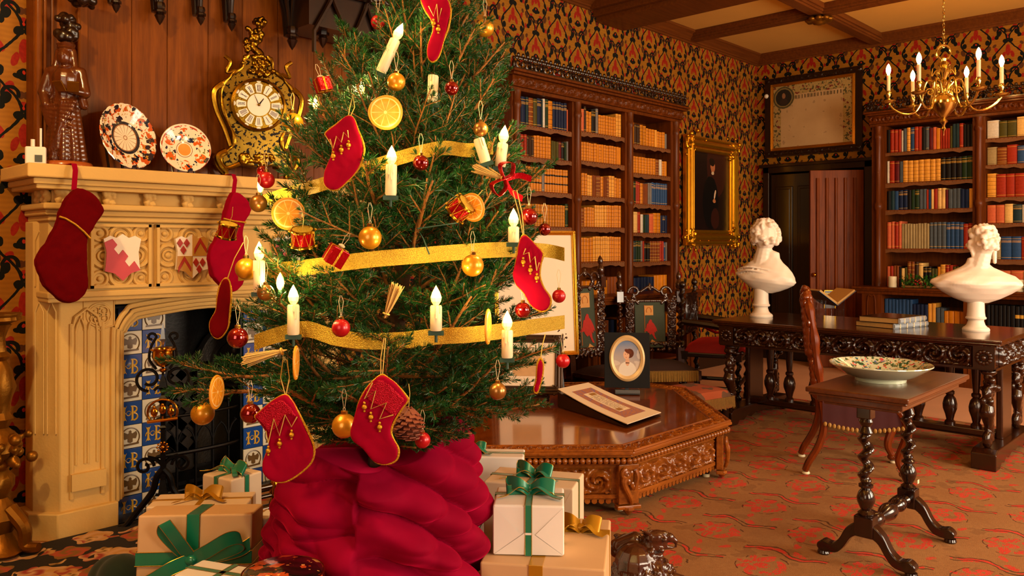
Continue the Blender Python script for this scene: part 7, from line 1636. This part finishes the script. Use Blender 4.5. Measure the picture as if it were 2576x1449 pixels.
stocking('plain red stocking with gold edge upper left of the tree', [(876, 293), (890, 300), (900, 325), (914, 360), (916, 385), (905, 420), (880, 450), (850, 476), (830, 474), (818, 460), (820, 430), (835, 395), (838, 370), (824, 345), (820, 335), (845, 315)], view(tp(865, 385)[1] - .05), .026, M_redfelt, None, [(876, 295), (880, 270), (888, 240), (892, 270), (880, 295)], grp=GS, zig=[(878, 330), (880, 348), (868, 335), (862, 360), (850, 345), (842, 375), (834, 352)])
stocking('red stocking with beads hanging at the right of the tree', [(1316, 592), (1330, 600), (1350, 620), (1366, 638), (1360, 665), (1358, 695), (1368, 725), (1385, 750), (1380, 775), (1360, 783), (1335, 765), (1318, 735), (1300, 715), (1294, 690), (1300, 650), (1306, 615)], view(tp(1335, 680)[1] - .05), .026, M_redfelt, None, [(1316, 594), (1306, 540), (1290, 480), (1300, 478), (1314, 540), (1318, 594)], grp=GS, zig=[(1322, 625), (1316, 640), (1330, 635), (1334, 660), (1345, 645), (1350, 680), (1356, 660)])
stocking('red stocking with gold edge at the very top of the tree', [(1068, -30), (1100, -20), (1125, 0), (1134, 30), (1128, 70), (1115, 105), (1105, 140), (1090, 156), (1078, 145), (1078, 115), (1090, 80), (1088, 55), (1072, 30), (1060, 0)], view(tp(1095, 70)[1] - .06), .026, M_redfelt, None, None, grp=GS, zig=[(1080, 20), (1092, 45), (1100, 15), (1104, 60), (1112, 25)])
stocking('dark red gold-edged stocking at the left edge before the fireplace', [(572, 700), (582, 730), (580, 780), (575, 820), (560, 845), (545, 850), (532, 835), (530, 810), (545, 780), (548, 745), (556, 715)], view(tp(560, 780, 1.0)[1] - .02), .022, M_darkfelt, None, [(572, 702), (590, 650), (612, 610)], grp=GS)
stocking('narrow red stocking seen side-on at the lower right of the tree', [(1360, 902), (1366, 915), (1364, 945), (1356, 975), (1350, 988), (1344, 980), (1350, 950), (1352, 915)], view(tp(1355, 940, 1.0)[1] - .02), .022, M_redfelt, None, [(1360, 904), (1364, 870), (1372, 840)], grp=GS)
# ------------------------------------------------------------------ crimson velvet sack round the tree pot
SB = P(945, 1440, 2.70); t = thing('velvet_sack', 'crumpled crimson velvet sack gathered round the foot of the tree', 'sack', (base.x + .0, base.y + .0, .0225)); t.location = (SB.x, SB.y, .0225)
def zs_(py): return EYE - (py - YH) * 2.62 / F
zr = zs_(1130)
rs = random.Random(5); wv = [(rs.uniform(0, 6.28), rs.uniform(-1, 1)) for _ in range(8)]
def sack(u, v):
    a = 2 * PI * u - PI / 2; ca, sa = math.cos(a), math.sin(a)
    if v < .86:
        f = v / .86; z = zr * f; R = float(np.interp(f, [0, .15, .4, .6, .78, .9, 1], [.35, .358, .355, .348, .335, .31, .26]))
    else:
        f = (v - .86) / .14; z = zr + .01 * math.sin(f * PI) - .03 * f; R = .26 - .22 * f
    sw = z * 21 + 2.6 * math.sin(a * 1 + .9) + .9 * math.sin(2 * a + 1)
    w1 = abs(math.sin(sw + .9 * math.sin(a * 1.5 + 1) + .5 * math.sin(a * 3 + z * 4))) ** .6
    w2 = math.sin(a * 5 + z * 13 + math.sin(a * 2 + z * 5) * 2); w3 = math.sin(a * 11 - z * 21 + 2 * math.sin(z * 9))
    w4 = abs(math.sin(z * 44 + 4 * math.sin(a + 2) + 1.5 * math.sin(a * 2.5 + z * 8))) ** .8; amp = min(1, (1.02 - v) * 6); R += (w4 - .6) * .026 * (.5 + .5 * math.sin(a * 3 - z * 9 + 1)) * amp; wv_ = abs(math.sin(a * 3.5 + z * 5 + 1.2 * math.sin(z * 7 + a))) ** .7; R += ((w1 - .6) * (.088 * (.6 + .4 * math.sin(a * 2 + z * 6))) + (wv_ - .6) * .03 * (1.1 - v) + w2 * .016 + w3 * .009) * amp
    z += (.035 * math.sin(a * 2 + .8) + .03 * math.sin(a * 3 + 2.2) + .07 * math.exp(-((a + .35) / .5) ** 2) ) * (v ** 3)
    z += (.05 * ca - .02) * v ** 2
    return (R * (RX * ca - FX * -sa * 1) if False else R * (RX * ca + FX * sa), R * (RY * ca + FY * sa), max(z, .001))
o = MB().surf(320, 230, sack, True).build('cloth', M_velvet, t, smooth=180)
MB().lathe([(.17, .02), (.2, .4), (.19, .42), (0, .40)], 24).build('pot', M_dark, t)
# ------------------------------------------------------------------ presents
def bow(t, T, mat, w_, R, seed, tails=True, edge=True):
    rr = random.Random(seed); m = MB(T); e = MB(T)
    def rib_(pts, wv):
        c = curvepts(pts, 7); m.strip(c, wv, .0006)
        if edge:
            for s2 in (-1, 1): e.tube([p + wv * s2 for p in c], .0011, 4)
    for s2 in (-1, 1):
        k = rr.uniform(.85, 1.15); rib_([V(0, 0, .008), V(s2 * R * .45 * k, -.01, R * .48), V(s2 * R * k, -.015 * s2, R * .42), V(s2 * R * .95 * k, -.01, R * .12), V(s2 * R * .4, .0, .012), V(0, 0, .012)], V(s2 * .1 * w_, w_ * .5, .02))
        if tails: kt = rr.uniform(.8, 1.3); rib_([V(0, 0, .008), V(s2 * R * .4, -R * .25, .03), V(s2 * R * .8 * kt, -R * .5 * kt, .01), V(s2 * R * 1.15 * kt, -R * .75 * kt, .008)], V(w_ * .2, w_ * .45, 0))
    m.sph((0, 0, .012), w_ * .42, (1.1, 1, .7)); m.build('bow', mat, t); 
    if edge: e.build('bow_edging', M_goldedge, t)
def present(label, loc, rz, dims, paper, rib_, rw, bowR=.06, grp=None, bands='xy', bowT=None, seed=1, rot=None, bofs=(0, 0), edge=True, name='present', flapside=True):
    w_, d, h = dims; t = thing(name, label, 'present', loc, rz, grp, rot=rot); rr = random.Random(seed)
    MB().box(-w_ / 2, w_ / 2, -d / 2, d / 2, 0, h).build('wrapping', paper, t, smooth=0, bevel=min(.007, h * .08), seg=3)
    if flapside:   # folded ends of the paper: two triangles meeting on the end face
        m = MB(); y = -d / 2 - .0012
        for s2 in (-1, 1): m.add([(s2 * w_ / 2 * .97, y + .001, .004), (s2 * w_ / 2 * .97, y + .001, h - .006), (s2 * w_ * .10, y - .0018, h * .42)], [(0, 1, 2) if s2 < 0 else (2, 1, 0)])
        m.add([(-w_ / 2 * .96, y, .003), (w_ / 2 * .96, y, .003), (w_ * .05, y - .003, h * .46), (-w_ * .05, y - .003, h * .46)], [(0, 1, 2, 3)]); m.build('end_flap', paper, t, smooth=0)
    m = MB(); e = MB(); bx, by = bofs; q = .0013
    if 'x' in bands: m.box(bx - rw / 2, bx + rw / 2, -d / 2 - q * 3, d / 2 + q, -.0 + .0003, h + q)
    if 'y' in bands: m.box(-w_ / 2 - q, w_ / 2 + q, by - rw / 2, by + rw / 2, .0003, h + q)
    if edge:
        for s2 in (-1, 1):
            if 'x' in bands: e.tube([(bx + s2 * rw / 2, -d / 2 - q * 3, .002), (bx + s2 * rw / 2, -d / 2 - q * 3, h + q), (bx + s2 * rw / 2, d / 2 + q, h + q)], .0011, 4)
            if 'y' in bands: e.tube([(-w_ / 2 - q, by + s2 * rw / 2, .002), (-w_ / 2 - q, by + s2 * rw / 2, h + q), (w_ / 2 + q, by + s2 * rw / 2, h + q), (w_ / 2 + q, by + s2 * rw / 2, .002)], .0011, 4)
        e.build('ribbon_edging', M_goldedge, t)
    m.build('ribbon', rib_, t, smooth=0, bevel=.001)
    if bowR: bow(t, bowT or tr(bx, by, h + .001), rib_, rw, bowR, seed, edge=edge)
    return t
FZ = .0128
# big gold-ribboned parcel on the floor, right
def solve(px, py, z): return onZ(px, py, z)
c1, c2_, c3 = solve(1190, 1412, .375), solve(1505, 1432, .375), solve(1552, 1308, .375)
mid = (c1 + c3) / 2; ang = math.atan2((c2_ - c1).y, (c2_ - c1).x); wB, dB = (c2_ - c1).length, (c3 - c2_).length
bigp = present('largest kraft present with gold ribbon on the floor right of the sack', (mid.x, mid.y, FZ), ang, (wB, min(dB, .48), .362), M_kraft, M_goldrib, .045, .07, 'presents by the tree', seed=3, bofs=(-.02, .10), edge=False, bowT=tr(.10, .10, .363))
c1, c2_, c3 = solve(1237, 1385 - 120, .58), solve(1383, 1395 - 115, .58), solve(1432, 1245, .58)
mid = P(1332, 1330, 2.74); sW = 2.62 / F
present('small white present with dark green bow on top of the largest one', (mid.x, mid.y, .3770), ang + .10, (.235, .20, .165), M_whitepaper, M_greenrib, .022, .075, 'presents by the tree', seed=5, bofs=(0, .02))
q = P(1345, 1300, 3.22); present('kraft present with green bow standing behind the small white one', (q.x, q.y, FZ), ang - .12, (.36, .22, .455), M_kraft2, M_greenrib, .025, .08, 'presents by the tree', seed=8, bofs=(.0, 0))
q = P(1236, 1200, 3.52); t_ = present('white present with teal bow leaning behind the sack by the octagonal table', (q.x, q.y, FZ), ang + .1, (.29, .14, .475), M_whitepaper, M_greenrib, .025, .06, 'presents by the tree', seed=9, bofs=(-.08, 0))
# left group
q = P(500, 1400, 2.80); lz = VIEW + .06
T_b = tr(-.01, -.168, .13) @ rotx(PI / 2 - .0)
pl_ = present('large kraft present with wide green satin bow at the left', (q.x, q.y, .0225), lz, (.385, .16, .432), M_kraft, M_greenrib, .043, 0, 'presents by the tree', seed=11, bofs=(-.005, 0), bands='x', flapside=False)
pl_.rotation_euler = (-.10, 0, lz); pl_.location.z = .032
m = MB().box(-.1955, .1955, -.0835, .0835, .265, .310); m.build('ribbon', M_greenrib, pl_, smooth=0, bevel=.002); m = MB()
for z in (.265, .310): m.tube([(-.196, .084, z), (-.196, -.084, z), (.196, -.084, z), (.196, .084, z)], .0014, 5)
m.build('ribbon_edging', M_goldedge, pl_)
m = MB(); e = MB(); K = V(.0, -.10, .288)
def rb3(pts, wv):
    c = curvepts([K + V(*p) for p in pts], 7); wl = [Vector(wv)] * len(c); m.strip(c, Vector(wv), .0007)
    for s2 in (-1, 1): e.tube([p + Vector(wv) * s2 for p in c], .0013, 4)
rb3([(0, 0, 0), (-.03, -.03, .06), (-.07, -.05, .125), (-.085, -.035, .13), (-.09, -.02, .095), (-.045, -.01, .04), (0, -.005, .002)], (.020, -.004, .010))
rb3([(0, 0, 0), (.06, -.035, .035), (.13, -.045, .075), (.165, -.03, .075), (.165, -.015, .05), (.09, -.01, .02), (0, -.005, .0)], (-.006, -.004, .022))
rb3([(0, 0, 0), (-.06, -.03, -.02), (-.12, -.035, -.055), (-.19, -.03, -.09), (-.235, -.04, -.12)], (-.006, 0, .021))
rb3([(0, 0, 0), (.02, -.02, -.04), (.05, -.02, -.085), (.075, -.018, -.12)], (.022, 0, .006))
rb3([(0, .005, 0), (.08, -.005, .012), (.16, -.004, .03), (.19, .01, .045)], (-.002, 0, .022))
m.sph(K + V(0, -.008, 0), .017, (1.2, .8, 1)); m.build('bow', M_greenrib, pl_); e.build('bow_edging', M_goldedge, pl_)
q = P(510, 1330, 3.10); pb = present('kraft present with gold ribbon half hidden behind the large left one', (q.x, q.y, .0225), VIEW + .1, (.37, .16, .395), M_kraft2, M_goldrib, .02, .07, 'presents by the tree', seed=13, edge=False)
q = P(585, 1260, 3.34); present('small kraft present with dark green bow behind the large left one', (q.x, q.y, .0225 + .0), VIEW - .55, (.175, .16, .43), M_kraft2, M_greenrib, .022, .075, 'presents by the tree', seed=17)
q = P(655, 1400, 2.98); present('narrow white-wrapped present standing right of the large left one', (q.x, q.y, .0225), VIEW - .2, (.10, .10, .38), M_whitepaper, M_goldrib, .01, 0, 'presents by the tree', seed=18, bands='x', edge=False)
q = P(560, 1475, 2.46); present('white present just showing along the bottom edge before the large left one', (q.x, q.y, .0225), VIEW - .35, (.26, .13, .372), M_whitepaper, M_greenrib, .02, 0, 'presents by the tree', seed=19)
q = P(330, 1440, 2.95); o = clay('velvet_cushion', [((rs.uniform(-.08, .08), rs.uniform(-.06, .06), .07 + rs.uniform(0, .10)), rs.uniform(.06, .09)) for _ in range(14)], plain('dark_green_velvet', '#04200f', .9, 0, .2, 9, **{'Sheen Weight': .15}), None, .012, 6); o.location = (q.x, q.y, .03); tag(o, 'dark green velvet cushion at the left of the large kraft present', 'cushion')
q = P(712, 1480, 2.25); t = thing('round_box', 'round lacquered box lid painted with orange figures at the bottom edge', 'box', (q.x, q.y, .0225), VIEW)
hL = EYE - (1424 - YH) * 2.25 / F - .0225
M_lid = (lambda b: b.done(b.mix(b.noise(22, 3).gt(.62), b.mix(b.noise(15, 3).gt(.52), '#140b08', '#b8481c'), '#d99a54'), .2, 0, **{'Coat Weight': .6}))(B('painted_lid'))
MB().lathe([(.105, 0), (.108, .01), (.108, hL - .05), (0, hL - .05)], 44).build('body', M_dark, t); MB().lathe([(.112, hL - .055), (.114, hL - .02), (.108, hL - .012), (.09, hL - .004), (0, hL)], 44).build('lid', M_lid, t); MB().tube([(.112 * math.cos(a), .112 * math.sin(a), hL - .016) for a in np.linspace(0, 2 * PI, 41)[:-1]], .003, 6, True).build('gilt_rim', M_gilt, t)
